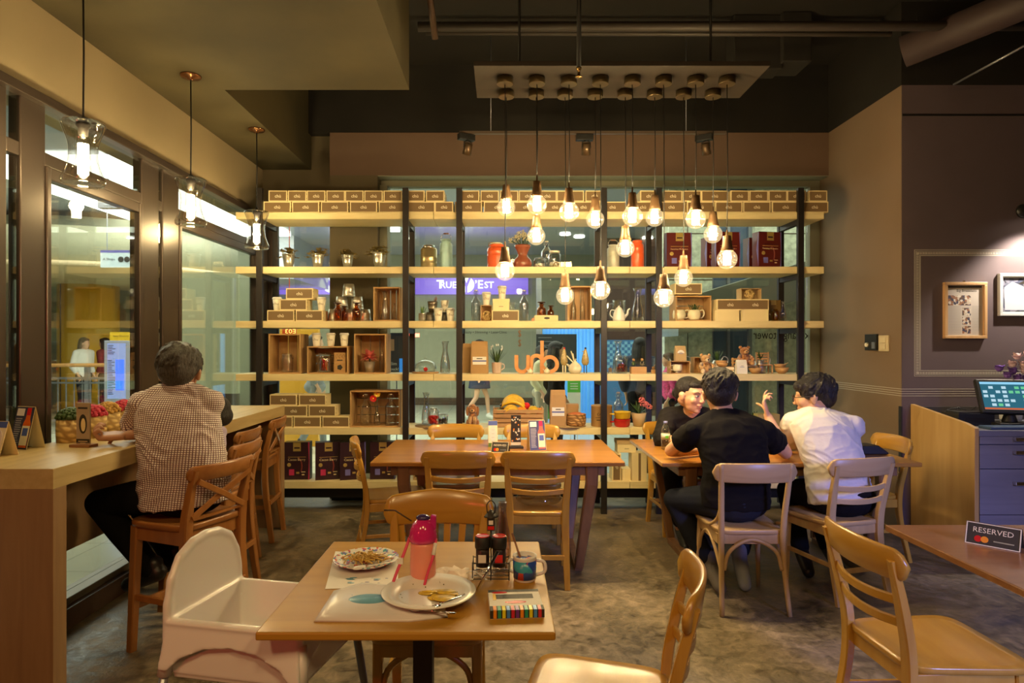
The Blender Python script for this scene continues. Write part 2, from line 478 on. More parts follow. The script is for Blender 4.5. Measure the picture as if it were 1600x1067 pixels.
M['cratex'] = wood('crate_wood_long', (0.42, 0.22, 0.075), (0.56, 0.33, 0.13), 'X', 0.55, 0.9)
M['letterwood'] = wood('orange_pine', (0.60, 0.25, 0.07), (0.72, 0.34, 0.11), 'X', 0.45, 0.8)
M['steelblack'] = flat('black_steel', (0.018, 0.015, 0.015), 0.42, 0.2)
M['frame'] = flat('dark_bronze_frame', (0.075, 0.055, 0.045), 0.32, 0.55)
M['framelight'] = flat('bronze_frame_face', (0.15, 0.13, 0.095), 0.35, 0.4)
M['black'] = flat('black_paint', (0.012, 0.012, 0.012), 0.5)
M['ceil'] = flat('black_ceiling', (0.010, 0.008, 0.006), 0.85, var=0.3, vscale=2)
M['slab'] = flat('dark_olive_slab', (0.060, 0.046, 0.017), 0.8, var=0.32, vscale=1.3)
M['soffit'] = flat('beige_soffit', (0.28, 0.215, 0.125), 0.8, var=0.05, vscale=2)
M['bulk'] = flat('mauve_brown_paint', (0.150, 0.092, 0.062), 0.8, var=0.05, vscale=2)
M['greenledge'] = flat('grey_green_ledge', (0.27, 0.26, 0.19), 0.7)
M['sidewall'] = flat('taupe_paint', (0.215, 0.145, 0.092), 0.8, var=0.05, vscale=2)
M['column'] = flat('grey_brown_paint', (0.12, 0.095, 0.055), 0.8, var=0.05, vscale=2)
M['wallgrey'] = flat('purple_grey_paint', (0.125, 0.092, 0.108), 0.75, var=0.06, vscale=3)
M['chalk'] = flat('chalk_line', (0.62, 0.58, 0.52), 0.9)
M['plate'] = flat('canopy_board', (0.03, 0.021, 0.014), 0.65, var=0.2, vscale=6)
M['canopy'] = flat('brushed_canopy', (0.12, 0.085, 0.04), 0.35, 0.7)
M['brass'] = flat('brass', (0.55, 0.36, 0.13), 0.25, 1.0)
M['socket'] = flat('bronze_socket', (0.15, 0.085, 0.04), 0.4, 0.35)
M['bulbglass'] = glass('bulb_glass', (0.99, 0.97, 0.93), 0.35, 0.03)
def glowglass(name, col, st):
    # glass of a lit bulb: clear, mirror-like at grazing angles, with emission added to imitate the bulb's glow
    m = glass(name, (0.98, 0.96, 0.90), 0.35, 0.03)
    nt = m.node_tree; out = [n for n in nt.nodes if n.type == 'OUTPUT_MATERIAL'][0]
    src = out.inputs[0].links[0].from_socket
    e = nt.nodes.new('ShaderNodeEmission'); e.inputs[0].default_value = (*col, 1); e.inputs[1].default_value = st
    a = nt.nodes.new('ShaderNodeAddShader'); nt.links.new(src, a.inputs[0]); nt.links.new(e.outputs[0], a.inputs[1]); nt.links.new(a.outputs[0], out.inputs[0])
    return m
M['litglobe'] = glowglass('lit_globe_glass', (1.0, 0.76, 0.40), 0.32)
M['filament'] = emis('hot_filament', (1.0, 0.84, 0.55), 40)
M['barfil'] = emis('bar_lamp_filament', (1.0, 0.86, 0.52), 45)
M['glass'] = glass('clear_glass', (0.985, 0.99, 0.985), 0.7, 0.05)
M['pane'] = glass('window_glass', (0.93, 0.97, 0.93), 0.42, 0.055, 0.0)
M['amber'] = glass('amber_glass', (0.86, 0.52, 0.12), 0.6, 0.06)
M['yellowglass'] = glass('yellow_glass', (0.92, 0.75, 0.12), 0.5, 0.05)
M['orangeglass'] = glass('orange_glass', (0.95, 0.30, 0.06), 0.5, 0.05)
M['bluishglass'] = glass('bluish_glass', (0.955, 0.97, 0.99), 0.8, 0.08)
M['water'] = glass('water', (0.9, 0.93, 0.97), 0.3, 0.03)
M['kraft'] = flat('kraft_card', (0.50, 0.35, 0.17), 0.75)
M['kraftpale'] = flat('cream_card', (0.80, 0.66, 0.37), 0.7)
M['boxbrown'] = flat('box_brown_print', (0.20, 0.125, 0.055), 0.55)
M['cream'] = flat('cream_print', (0.85, 0.76, 0.56), 0.6)
M['bag'] = flat('brown_paper', (0.42, 0.25, 0.10), 0.65, bump=0.3, bscale=30)
M['white'] = flat('white_gloss', (0.80, 0.79, 0.76), 0.25)
M['cup'] = flat('white_cup', (0.86, 0.81, 0.68), 0.45)
M['paper'] = flat('white_paper', (0.80, 0.78, 0.74), 0.7)
M['ink'] = flat('dark_ink', (0.03, 0.025, 0.02), 0.6)
M['brownink'] = flat('brown_ink', (0.28, 0.19, 0.09), 0.6)
M['blueink'] = flat('blue_ink', (0.08, 0.12, 0.42), 0.5)
M['steel'] = flat('galvanised_steel', (0.62, 0.60, 0.54), 0.32, 0.85, var=0.1)
M['chrome'] = flat('chrome', (0.75, 0.75, 0.75), 0.12, 1.0)
M['brassy'] = flat('brushed_champagne', (0.62, 0.50, 0.28), 0.3, 0.85)
M['mint'] = flat('pale_mint_enamel', (0.46, 0.74, 0.78), 0.3)
M['redorange'] = flat('orange_red_enamel', (0.78, 0.12, 0.035), 0.25)
M['browncer'] = flat('glossy_brown_ceramic', (0.30, 0.09, 0.05), 0.12)
M['creamcer'] = flat('cream_ceramic', (0.78, 0.72, 0.52), 0.15)
M['olivecer'] = flat('speckled_olive_ceramic', (0.42, 0.32, 0.13), 0.18, var=0.3, vscale=80)
M['pinkmug'] = flat('blush_ceramic', (0.72, 0.56, 0.46), 0.2)
M['leaf'] = flat('green_leaf', (0.10, 0.20, 0.04), 0.5, var=0.3, vscale=30)
M['leafdark'] = flat('dark_green_leaf', (0.035, 0.075, 0.018), 0.5, var=0.3, vscale=30)
M['succ'] = flat('bronze_green_leaf', (0.30, 0.22, 0.06), 0.5, var=0.4, vscale=40)
M['dryflower'] = flat('dried_flower', (0.62, 0.56, 0.34), 0.8)
M['pink'] = flat('dusty_pink_petal', (0.68, 0.17, 0.15), 0.6, var=0.25, vscale=40)
M['crimson'] = flat('crimson_petal', (0.42, 0.02, 0.05), 0.6, var=0.3, vscale=60)
M['mustard'] = flat('mustard_petal', (0.42, 0.24, 0.05), 0.7, var=0.3, vscale=60)
M['yellow'] = flat('yellow', (0.80, 0.52, 0.03), 0.4)
M['banana'] = flat('banana_skin', (0.80, 0.50, 0.03), 0.4, var=0.15, vscale=20)
M['orange'] = flat('orange_peel', (0.85, 0.28, 0.02), 0.42, bump=0.2, bscale=150)
M['red'] = flat('shiny_red', (0.62, 0.02, 0.02), 0.2)
M['green'] = flat('bright_green', (0.12, 0.50, 0.06), 0.5)
M['wicker'] = woven('wicker', (0.25, 0.12, 0.04), (0.62, 0.36, 0.14), 130)
M['straw'] = woven('straw_weave', (0.34, 0.21, 0.07), (0.66, 0.48, 0.20), 110)
M['mat'] = woven('seagrass', (0.30, 0.19, 0.08), (0.60, 0.44, 0.22), 90)
M['maroon'] = flat('maroon_box_print', (0.10, 0.012, 0.010), 0.3)
M['maroondark'] = flat('dark_aubergine_print', (0.035, 0.012, 0.020), 0.3)
M['gold'] = flat('gold_foil', (0.62, 0.46, 0.14), 0.3, 0.6)
M['magenta'] = flat('magenta_print', (0.50, 0.03, 0.12), 0.4)
M['violetblue'] = flat('violet_blue_print', (0.16, 0.15, 0.48), 0.4)
M['skin'] = flat('skin', (0.52, 0.28, 0.17), 0.5, sss=0.1)
M['skinw'] = flat('skin_light', (0.66, 0.38, 0.24), 0.45, sss=0.1)
M['skind'] = flat('skin_tan', (0.40, 0.20, 0.115), 0.5, sss=0.1)
def hairmat(name, c):
    m, nt, b = new_mat(name)
    tc = nt.nodes.new('ShaderNodeTexCoord'); mp = nt.nodes.new('ShaderNodeMapping'); mp.inputs['Scale'].default_value = (150, 150, 22)
    nz = nt.nodes.new('ShaderNodeTexNoise'); nz.inputs['Scale'].default_value = 1; nz.inputs['Detail'].default_value = 3; nz.inputs['Distortion'].default_value = 1.5
    nt.links.new(tc.outputs['Object'], mp.inputs[0]); nt.links.new(mp.outputs[0], nz.inputs['Vector'])
    rp = nt.nodes.new('ShaderNodeValToRGB'); rp.color_ramp.elements[0].position = 0.35; rp.color_ramp.elements[1].position = 0.75
    rp.color_ramp.elements[0].color = (*[x * 0.5 for x in c], 1); rp.color_ramp.elements[1].color = (*[x * 2.2 for x in c], 1)
    nt.links.new(nz.outputs['Fac'], rp.inputs[0]); nt.links.new(rp.outputs[0], b.inputs['Base Color'])
    bp = nt.nodes.new('ShaderNodeBump'); bp.inputs['Strength'].default_value = 0.9; bp.inputs['Distance'].default_value = 0.01
    nt.links.new(nz.outputs['Fac'], bp.inputs['Height']); nt.links.new(bp.outputs['Normal'], b.inputs['Normal'])
    b.inputs['Roughness'].default_value = 0.38
    return m
M['hairblack'] = hairmat('black_hair', (0.012, 0.009, 0.008))
M['hairgrey'] = hairmat('greying_hair', (0.05, 0.045, 0.038))
M['hairbrown'] = hairmat('brown_hair', (0.10, 0.05, 0.022))
M['checked'] = gingham()
M['tee'] = flat('black_cotton', (0.007, 0.006, 0.007), 0.9, spec=0.15, bump=0.35, bscale=12)
M['cardigan'] = flat('black_knit', (0.012, 0.010, 0.010), 0.85, spec=0.2, bump=0.5, bscale=22)
M['shirt'] = flat('white_shirt', (0.72, 0.68, 0.66), 0.75, bump=0.9, bscale=7)
M['trouser'] = flat('black_trousers', (0.008, 0.007, 0.008), 0.9, spec=0.15, bump=0.4, bscale=14)
M['jeans'] = flat('dark_denim', (0.014, 0.017, 0.028), 0.9, spec=0.2, bump=0.3, bscale=20)
M['sneaker'] = flat('grey_canvas', (0.12, 0.105, 0.10), 0.85)
M['sole'] = flat('pale_rubber', (0.26, 0.27, 0.32), 0.8)
M['shoe'] = flat('black_leather', (0.010, 0.010, 0.011), 0.42)
M['fur'] = flat('honey_plush', (0.62, 0.35, 0.13), 0.95, bump=1.0, bscale=120, sheen=0.6)
M['furdark'] = flat('ginger_plush', (0.42, 0.17, 0.045), 0.95, bump=1.0, bscale=120, sheen=0.6)
M['furpale'] = flat('cream_plush', (0.74, 0.60, 0.38), 0.95, bump=1.0, bscale=120, sheen=0.6)
M['hcplastic'] = flat('white_plastic', (0.82, 0.79, 0.80), 0.22, sss=0.15)
M['silver'] = flat('silver_tube', (0.35, 0.37, 0.42), 0.35, 0.7)
M['mallfloor'] = tile_mat('pale_mall_tile', (0.62, 0.64, 0.52), (0.40, 0.42, 0.34), 0.6, 0.18)
M['mallceil'] = flat('mall_ceiling', (0.42, 0.46, 0.52), 0.14, spec=1.0)
M['mallwall'] = flat('greenish_mall_wall', (0.40, 0.40, 0.28), 0.6, var=0.03)
M['marble'] = flat('grey_green_stone', (0.60, 0.64, 0.50), 0.4, var=0.3, vscale=14)
M['malldark'] = flat('mall_dark_stone', (0.09, 0.06, 0.04), 0.3)
M['orangecol'] = flat('orange_column', (0.78, 0.44, 0.03), 0.35)
M['lightpanel'] = emis('mall_light_panel', (1.0, 1.0, 0.92), 5.0)
M['downlight'] = emis('mall_downlight', (1.0, 0.97, 0.85), 9.0)
M['dkam'] = flat('dark_amber', (0.05, 0.02, 0.01), 0.15)
# ================================================================== ROOM SHELL
GY = 6.41      # back glass
BY = 6.19      # face of the bulkhead and the wall column
LX = -2.36     # window wall on the left
RX = 3.156     # wall on the right of the shelf
FY = 5.06      # wall with the picture frames
struct('floor', MB().bx(-2.42, 5.8, -2.6, GY, -0.05, 0.0), M['floor'])
struct('ceiling', MB().bx(-2.6, 5.9, -2.7, 6.6, 4.2, 4.3), M['ceil'])
sl = MB()
sl.bx(LX, -0.631, -2.6, 4.33, 3.21, 4.19)
sl.bx(LX, -1.88, 4.33, 6.3, 3.21, 4.19)
struct('ceiling_slab', sl, M['slab'])
struct('wall_soffit', MB().bx(-2.62, LX, -2.6, 6.6, 2.75, 4.2), M['soffit'])
struct('wall_column', MB().bx(-1.67, -1.207, BY, 6.62, 0, 3.127), M['column'])
struct('wall_back', MB().bx(-1.67, RX, BY, GY + 0.15, 3.127, 3.54), M['bulk'])
struct('wall_back_upper', MB().bx(-1.88, RX + 0.2, BY + 0.01, GY + 0.15, 3.54, 4.2), M['ceil'])
struct('wall_recess', MB().bx(LX, -1.665, 6.3, 6.42, 2.75, 3.60), M['column'])
# grey-green reveal round the big shop window
rv = MB()
rv.bx(-1.207, RX, BY, GY, 3.118, 3.127).bx(-1.207, RX, GY - 0.05, GY + 0.05, 3.06, 3.12)
rv.bx(-1.207, -1.13, GY - 0.12, GY + 0.05, 0.06, 3.06).bx(RX - 0.10, RX, GY - 0.05, GY + 0.05, 0.06, 3.06)
struct('trim_1', rv, M['greenledge'], 0.004)
struct('trim_2', MB().bx(-1.15, RX, GY - 0.10, GY + 0.05, 0.0, 0.06), M['marble'])
struct('wall_right', MB().bx(RX, RX + 0.12, FY + 0.003, 6.6, 0, 3.54), M['sidewall'])
struct('wall_right_upper', MB().bx(RX, RX + 0.12, FY + .003, 6.6, 3.54, 4.2).bx(RX + 0.12, 5.8, FY, FY + 0.12, 3.54, 4.2), M['ceil'])
struct('wall_front_right', MB().bx(RX + 0.003, 5.8, FY, FY + 0.12, 0, 3.54), M['wallgrey'])
struct('trim_3', MB().bx(RX + 0.004, 5.8, FY - 0.004, FY, 3.295, 3.31), M['black'])
struct('wall_far_right', MB().bx(5.8, 5.9, -2.6, FY, 0, 4.2), M['wallgrey'])
struct('wall_rear', MB().bx(-2.4, 2.9, -2.7, -2.6, 0, 4.2).bx(4.9, 5.8, -2.7, -2.6, 0, 4.2).bx(2.9, 4.9, -2.7, -2.6, 2.6, 4.2), M['sidewall'])
struct('trim_4', MB().bx(RX - 0.012, RX, FY - 0.012, FY + 0.02, 0, 1.0), M['black'])
# chalk-drawn lines on the walls
ch = MB()
zl = [Zp(598, 6.05) , Zp(601.5, 6.05), Zp(605.5, 6.05)]
for i in range(4):
    z = 1.135 - i * 0.018
    ch.bx(RX - 0.0015, RX, FY, 6.15, z, z + 0.0035)
    ch.bx(RX, 5.7, FY - 0.0015, FY, z, z + 0.0035)
x0, x1, z0, z1 = X(1428.5, FY), 5.3, Zp(588, FY), Zp(390, FY)
def rect_lines(mb, a, b, c, d, t):
    y = FY
    mb.bx(a, b, y - 0.0015, y, c, c + t).bx(a, b, y - 0.0015, y, d - t, d).bx(a, a + t, y - 0.0015, y, c, d).bx(b - t, b, y - 0.0015, y, c, d)
for off, t in ((0, 0.003), (0.011, 0.0025), (0.04, 0.0025), (0.047, 0.0025)):
    rect_lines(ch, x0 + off, x1 - off, z0 + off, z1 - off, t)
k = 0.0
while k < x1 - x0 - 0.05:
    for zz in (z0 + 0.018, z1 - 0.036):
        ch.bx(x0 + 0.02 + k, x0 + 0.026 + k, FY - 0.0014, FY, zz, zz + 0.017, M=Matrix.Shear('XZ', 4, (0.0, 0.0)) if False else None)
    k += 0.0125
k = 0.0
while k < z1 - z0 - 0.05:
    ch.bx(x0 + 0.018, x0 + 0.035, FY - 0.0014, FY, z0 + 0.02 + k, z0 + 0.026 + k)
    k += 0.0125
struct('trim_5', ch, M['chalk'])

# ------------------------------------------------------------------ window wall on the left
def window(n, pane, frames, light=None):
    mb = MB(); mb.bx(*pane)
    o = struct('window_%d' % n, mb, M['pane'])
    for f in frames:
        MB().bx(*f).build('window_frame', M['frame'], o, 0.006)
    return o
Zb, Zt, Zm = 0.15, 2.75, 2.44
edges = [(-2.6, -2.5), (-0.4, -0.18), (-0.12, 0.06), (1.45, 1.64), (1.70, 1.88), (2.85, 3.032), (3.118, 3.29), (4.17, 4.375), (4.425, 4.646), (6.13, 6.30)]
wn = 1
for i in range(len(edges) - 1):
    a = edges[i]; b = edges[i + 1]
    fr = [(LX - 0.05, LX + 0.012, a[0], a[1], Zb, Zt)]
    fr.append((LX - 0.04, LX + 0.008, a[1], b[0], Zm - 0.035, Zm + 0.035))
    if b[0] - a[1] > 0.5:
        fr.append((LX - 0.05, LX + 0.02, a[1], a[1] + 0.035, Zb, Zm - 0.035))
        fr.append((LX - 0.05, LX + 0.02, b[0] - 0.035, b[0], Zb, Zm - 0.035))
        fr.append((LX - 0.045, LX + 0.015, a[1] + 0.035, b[0] - 0.035, Zm - 0.10, Zm - 0.035))
    window(wn, (LX - 0.006, LX, a[1], b[0], Zb, Zt), fr); wn += 1
struct('trim_6', MB().bx(LX - 0.05, LX + 0.05, 6.13, 6.30, Zb, Zt).bx(LX - 0.05, LX + 0.05, -2.6, 6.3, 2.70, 2.75), M['frame'], 0.004)
struct('trim_7', MB().bx(LX - 0.05, LX + 0.10, -2.6, 6.3, 0.0, 0.11), flat('sill_plinth', (0.075, 0.045, 0.032), 0.35), 0.005)
struct('trim_8', MB().bx(LX - 0.05, LX + 0.07, -2.6, 6.3, 0.11, 0.15), M['framelight'], 0.004)
# ------------------------------------------------------------------ glazing behind the shelf
o = struct('window_%d' % wn, MB().bx(LX, -1.67, 6.36, 6.366, 0.06, 2.75), M['pane']); wn += 1
MB().bx(LX, LX + 0.13, 6.33, 6.40, 0.0, 2.75).build('window_frame', M['frame'], o, 0.004)
MB().bx(LX, -1.67, 6.33, 6.40, 0.0, 0.06).build('window_frame', M['frame'], o, 0.004)
MB().bx(LX + .13, -1.67, 6.34, 6.39, 2.21, 2.25).build('window_frame', M['frame'], o, 0.004)
bx_ = [-1.13, 0.29, 1.665, RX - 0.10]
for i in range(3):
    o = struct('window_%d' % wn, MB().bx(bx_[i], bx_[i + 1] - 0.004, GY, GY + 0.01, 0.06, 3.06), M['pane'])
    wn += 1
# lettering stuck on the shop window, read from outside
mb = MB().text('exchange tower', (X(1224, GY), GY - 0.002, Zp(525, GY)), h=0.115, w=0.60, mirror=True)
tag(mb.build('window_lettering', M['ink']), 'black lettering on the shop window, seen mirrored, behind the right bay', 'lettering')
mb = MB()
for yy in (521, 536):
    mb.text('S', (X(812, GY), GY - 0.003, Zp(yy, GY)), h=0.062)
    mb.bx(X(812, GY) - 0.003, X(812, GY) + 0.003, GY - 0.004, GY - 0.003, Zp(yy, GY) - 0.04, Zp(yy, GY) + 0.04)
tag(mb.build('window_sticker', flat('copper_sticker', (0.50, 0.22, 0.08), 0.5)), 'copper coloured S shaped stickers in a column on the window glass', 'sticker')

# ================================================================== THE MALL OUTSIDE
struct('mall_floor', MB().bx(-18, 12, -3, 22, -0.08, -0.052).bx(-18, 12, 6.43, 22, -0.052, -0.002).bx(-18, -2.43, -3, 6.43, -0.052, -0.002), M['mallfloor'])
mc = MB().bx(-18, 12, 6.7, 22, 3.75, 3.85).bx(-18, -2.7, -3, 6.7, 3.75, 3.85)
struct('mall_ceiling', mc, M['mallceil'])
WY = 16.0
struct('wall_mall_far', MB().bx(-18, 12, WY, WY + 0.2, 0, 3.75), M['mallwall'])
struct('wall_mall_left', MB().bx(-18.2, -18, -3, WY, 0, 3.75), M['mallwall'])
struct('wall_mall_right', MB().bx(9.0, 9.2, 6.6, WY, 0, 3.75), M['marble'])
struct('trim_9', MB().bx(-2.35, 0.75, WY - 0.03, WY, 0.0, 0.18).bx(-2.35, 0.75, WY - 0.05, WY, 0.0, 0.06), M['malldark'])
# marble cladding close to the window on the right
ms = MB()
ms.bx(2.28, 2.95, 9.0, 9.4, 0, 3.75).bx(3.55, 6.5, 9.0, 9.4, 0, 3.75)
struct('wall_mall_stone', ms, M['marble'])
gr = MB()
for zz in (0.45, 1.1, 1.75, 2.4, 3.05):
    gr.bx(2.28, 2.95, 8.995, 9.0, zz, zz + 0.012).bx(3.55, 6.5, 8.995, 9.0, zz, zz + 0.012)
gr.bx(4.15, 4.162, 8.995, 9.0, 0, 3.7).bx(2.6, 2.61, 8.995, 9.0, 0, 3.7)
struct('trim_10', gr, M['malldark'])
struct('window_%d' % wn, MB().bx(2.95, 3.55, 9.15, 9.17, 0, 3.75), flat('blue_grey_shopfront', (0.10, 0.15, 0.24), 0.15)); wn += 1
struct('trim_11', MB().bx(2.95, 3.0, 9.1, 9.2, 0, 3.75).bx(3.2, 3.24, 9.1, 9.2, 0, 3.75).bx(3.5, 3.55, 9.1, 9.2, 0, 3.75), M['silver'])
# sloping escalator soffit seen high up behind the right bay
es = MB(); es.prism([(2.2, 2.05), (6.0, 3.2), (6.0, 2.75), (2.2, 1.6)], 8.0, 8.9)
struct('mall_escalator', es, flat('escalator_cladding', (0.30, 0.32, 0.26), 0.35, 0.4))
# purple signs
def sign(x0, x1, z0, z1, y, strength, txt, cx, cw, label):
    t = thing('shop_sign', label, 'sign', ((x0 + x1) / 2, y, z0))
    ox, oy, oz = t.location
    m, nt, b = new_mat('sign_face'); b.inputs['Base Color'].default_value = (0.12, 0.07, 0.35, 1)
    tc = nt.nodes.new('ShaderNodeTexCoord'); sp = nt.nodes.new('ShaderNodeSeparateXYZ'); rp = nt.nodes.new('ShaderNodeValToRGB')
    nt.links.new(tc.outputs['Generated'], sp.inputs[0]); nt.links.new(sp.outputs[0], rp.inputs['Fac'])
    e = rp.color_ramp.elements; e[0].color = (0.18, 0.10, 0.62, 1); e[1].color = (0.22, 0.13, 0.72, 1)
    x = e.new(0.35); x.color = (0.42, 0.30, 0.95, 1); x = e.new(0.75); x.color = (0.34, 0.22, 0.9, 1)
    nt.links.new(rp.outputs['Color'], b.inputs['Emission Color']); b.inputs['Emission Strength'].default_value = strength
    MB().bx(x0 - ox, x1 - ox, -0.12, 0, 0, z1 - z0).build('sign_box', m, t)
    w = MB()
    hh = (z1 - z0)
    w.text('T', (cx - ox, -0.13, hh * 0.5), h=hh * 0.42, bold=0.02)
    s2 = MB()
    xx = cx - ox
    w = MB()
    w.text('T', (xx, -0.13, hh * 0.52), h=hh * 0.46, bold=0.02)
    w.text('RUE', (xx + cw * 0.16, -0.13, hh * 0.49), h=hh * 0.36, bold=0.02)
    xc = xx + cw * 0.50
    # round emblem: a disc with a Y cut out of it
    R0 = hh * 0.42
    def arc(a0, a1, n=14): return [(xc + R0 * math.cos(R(a0 + (a1 - a0) * i / n)), hh * 0.5 + R0 * math.sin(R(a0 + (a1 - a0) * i / n))) for i in range(n + 1)]
    w.prism(arc(125, 263) + [(xc - R0 * 0.13, hh * 0.5 - R0 * 0.25)], -0.131, -0.130)
    w.prism(arc(-83, 55) + [(xc + R0 * 0.13, hh * 0.5 - R0 * 0.25)], -0.131, -0.130)
    w.prism(arc(72, 108) + [(xc, hh * 0.5 + R0 * 0.2)], -0.131, -0.130)
    if txt == 'full':
        w.text("\u2019E", (xx + cw * 0.74, -0.13, hh * 0.52), h=hh * 0.46, bold=0.02)
        w.text('ST', (xx + cw * 0.93, -0.13, hh * 0.49), h=hh * 0.36, bold=0.02)
    w.build('sign_lettering', emis('sign_white', (0.95, 0.95, 1), 1.9), t)
    return t
sign(X(647, 15.98), X(825, 15.98), Zp(460, 15.98), Zp(431, 15.98), 15.98, 1.15, 'full', X(688, 15.9), (X(770, 15.9) - X(688, 15.9)), 'long lit purple shop sign with white lettering and round emblem, behind the middle bays')
sign(X(430, 15.98), X(600, 15.98), Zp(460, 15.98), Zp(431, 15.98), 15.98, 1.15, 'part', X(478, 15.98), 1.30, 'lit purple shop sign seen above the cartons in the left bay')
s = MB().text('Beauty \u2022 Slimming \u2022 LaserClinic', (X(757, WY), WY - 0.005, Zp(519.5, WY)), w=1.12).text('TRUE Y\u2019EST', (X(757, WY), WY - 0.005, Zp(508, WY)), w=1.0)
tag(s.build('wall_lettering', M['ink']), 'small dark lettering on the pale far mall wall', 'lettering')
# door and blue shop window on the far wall
struct('door_1', MB().bx(X(838, 12.9), X(846, 12.9), 12.9, 13.0, 0, 3.0).bx(X(838, 12.9), X(935, 12.9), 12.9, 13.0, 2.9, 3.0), M['silver'])
blue = MB()
for i in range(16):
    xa = X(850, 13.2) + i * 0.075
    blue.sweep([(xa, 13.1 + 0.02 * (i % 2), 0.0), (xa, 13.1 + 0.02 * (i % 2), 1.86)], 0.08, 0.04, (0, 1, 0))
tag(blue.build('blue_curtain', flat('backlit_blue_curtain', (0.1, 0.35, 0.8), 0.5, emit=0.5, ecol=(0.10, 0.42, 1.0))), 'bright backlit blue curtain in the shop window across the corridor', 'curtain')
bb = MB().bx(X(838, 10.0), X(901, 10.0), 10.0, 10.04, Zp(592, 10), Zp(522, 10), 0)
for i in range(9):
    bb.bx(X(841, 10), X(862, 10), 9.996, 10.0, Zp(528 + i * 6, 10), Zp(527 + i * 6, 10) , 1)
bb.bx(X(840, 10), X(842, 10), 10.0, 10.04, 0, Zp(590, 10), 0).bx(X(897, 10), X(899, 10), 10.0, 10.04, 0, Zp(590, 10), 0)
tag(bb.build('menu_board', [flat('slate_board', (0.03, 0.04, 0.05), 0.4), M['silver']]), 'tall dark notice board standing in the mall corridor', 'board')
darkshop = MB().bx(X(935, 13.5), X(1046, 13.5), 13.5, 13.9, 0, 3.75)
struct('wall_mall_shop', darkshop, flat('dark_shop', (0.085, 0.04, 0.03), 0.4))
cs = MB()
n = 0
for i in range(12):
    for j in range(9):
        if (i + j) % 2 == 0:
            cs.bx(X(948, 11.9) + i * 0.055, X(948, 11.9) + (i + 1) * 0.055, 11.895, 11.9, Zp(575, 11.9) + j * 0.055, Zp(575, 11.9) + (j + 1) * 0.055, 1)
cs.bx(X(945, 11.9), X(1004, 11.9), 11.9, 11.94, 0, Zp(531, 11.9), 0)
tag(cs.build('checked_panel', [flat('blue_panel', (0.05, 0.16, 0.38), 0.5), flat('pale_blue_panel', (0.18, 0.40, 0.62), 0.5)]), 'blue checked panel across the corridor behind the narrow right bay', 'panel')
gp = MB().bx(X(887, 9.5), X(907, 9.5), 9.5, 9.53, Zp(613, 9.5), Zp(588, 9.5), 0).bx(X(887, 9.5), X(907, 9.5), 9.5, 9.53, 0.3, Zp(613, 9.5), 1).bx(X(891, 9.5), X(892, 9.5), 9.5, 9.53, 0, 0.32, 1).bx(X(902, 9.5), X(903, 9.5), 9.5, 9.53, 0, 0.32, 1)
for k in range(3):
    gp.bx(X(891, 9.5), X(903, 9.5), 9.498, 9.5, Zp(600 + 4 * k, 9.5), Zp(598.8 + 4 * k, 9.5), 2)
tag(gp.build('poster_stand', [M['green'], M['paper'], M['paper']]), 'green and white poster stand outside the window', 'poster')
# small framed poster seen at the edge of the left bay
pm = MB().bx(X(606, 7.6), X(632, 7.6), 7.6, 7.63, Zp(587, 7.6), Zp(520, 7.6), 0).bx(X(609, 7.6), X(616, 7.6), 7.597, 7.6, Zp(548, 7.6), Zp(530, 7.6), 1).text('Slim', (X(614, 7.6), 7.597, Zp(568, 7.6)), w=0.09, mat=2).text('6pack!', (X(615, 7.6), 7.597, Zp(577, 7.6)), w=0.12, mat=2)
pm.bx(X(624, 7.6), X(630, 7.6), 7.597, 7.6, Zp(586, 7.6), Zp(560, 7.6), 3)
pm.bx(X(619, 7.6), X(620, 7.6), 7.6, 7.63, 0, Zp(587, 7.6), 0)
tag(pm.build('poster_stand', [flat('poster_black', (0.02, 0.025, 0.05), 0.4), M['skin'], M['paper'], flat('poster_blue', (0.03, 0.25, 0.7), 0.4, emit=0.5, ecol=(0.03, 0.3, 1))]), 'dark poster with white and blue print beyond the glass beside the left bay', 'poster')
struct('mall_ceiling_light_1', MB().bx(-6.6, -4.3, 7.6, 13.0, 3.70, 3.75), M['lightpanel'])
struct('mall_ceiling_light_2', MB().bx(-2.9, -2.0, 8.2, 12.5, 3.70, 3.75), M['lightpanel'])
dl = [(640, 372), (883, 366), (905, 370), (1012, 372), (150, 364), (98, 418), (215, 438), (282, 397), (291, 443), (320, 438), (326, 440), (323, 448), (343, 453), (351, 435), (382, 443)]
dl.sort()
for i, (px, py) in enumerate(dl):
    z = 2.86 if py > 430 else 3.74
    if py == 418: py = 436
    Y = (z - H) * 1000 / (540 - py)
    o = MB().lathe([(0.11, 0), (0.11, 0.012)], 14, (0, 0, 0)).build('downlight', M['downlight'])
    o.location = (X(px, Y), Y, z - 0.012)
    tag(o, 'round downlight glowing in the mall ceiling, %s' % nth(i), 'ceiling light', 'downlights of the mall')
lowceil = MB().bx(-8.5, -4.3, 13.2, 22, 2.86, 3.75)
struct('mall_low_ceiling', lowceil, M['mallceil'])
# orange round column with a pale ring above it
t = thing('round_column', 'fat round orange column beyond the atrium railing', 'column', (X(139, 14.4), 14.4, 0))
MB().cyl((0, 0, 0), 0.60, 2.9, 40).build('column_shaft', M['orangecol'], t)
MB().bx(-0.27, -0.255, -0.56, -0.50, 0, 2.86).build('column_seam', M['malldark'], t)
t = thing('ceiling_ring', 'pale curved ceiling ring above the orange column', 'ceiling ring', (X(100, 11.6), 13.2, 2.9))
MB().lathe([(2.6, 0), (2.6, 0.75)], 60).build('ring_face', M['mallwall'], t)
MB().lathe([(2.66, -0.08), (2.66, 0.0), (1.2, 0.0)], 60).build('ring_rim', flat('ring_rim', (0.62, 0.50, 0.30), 0.5), t)
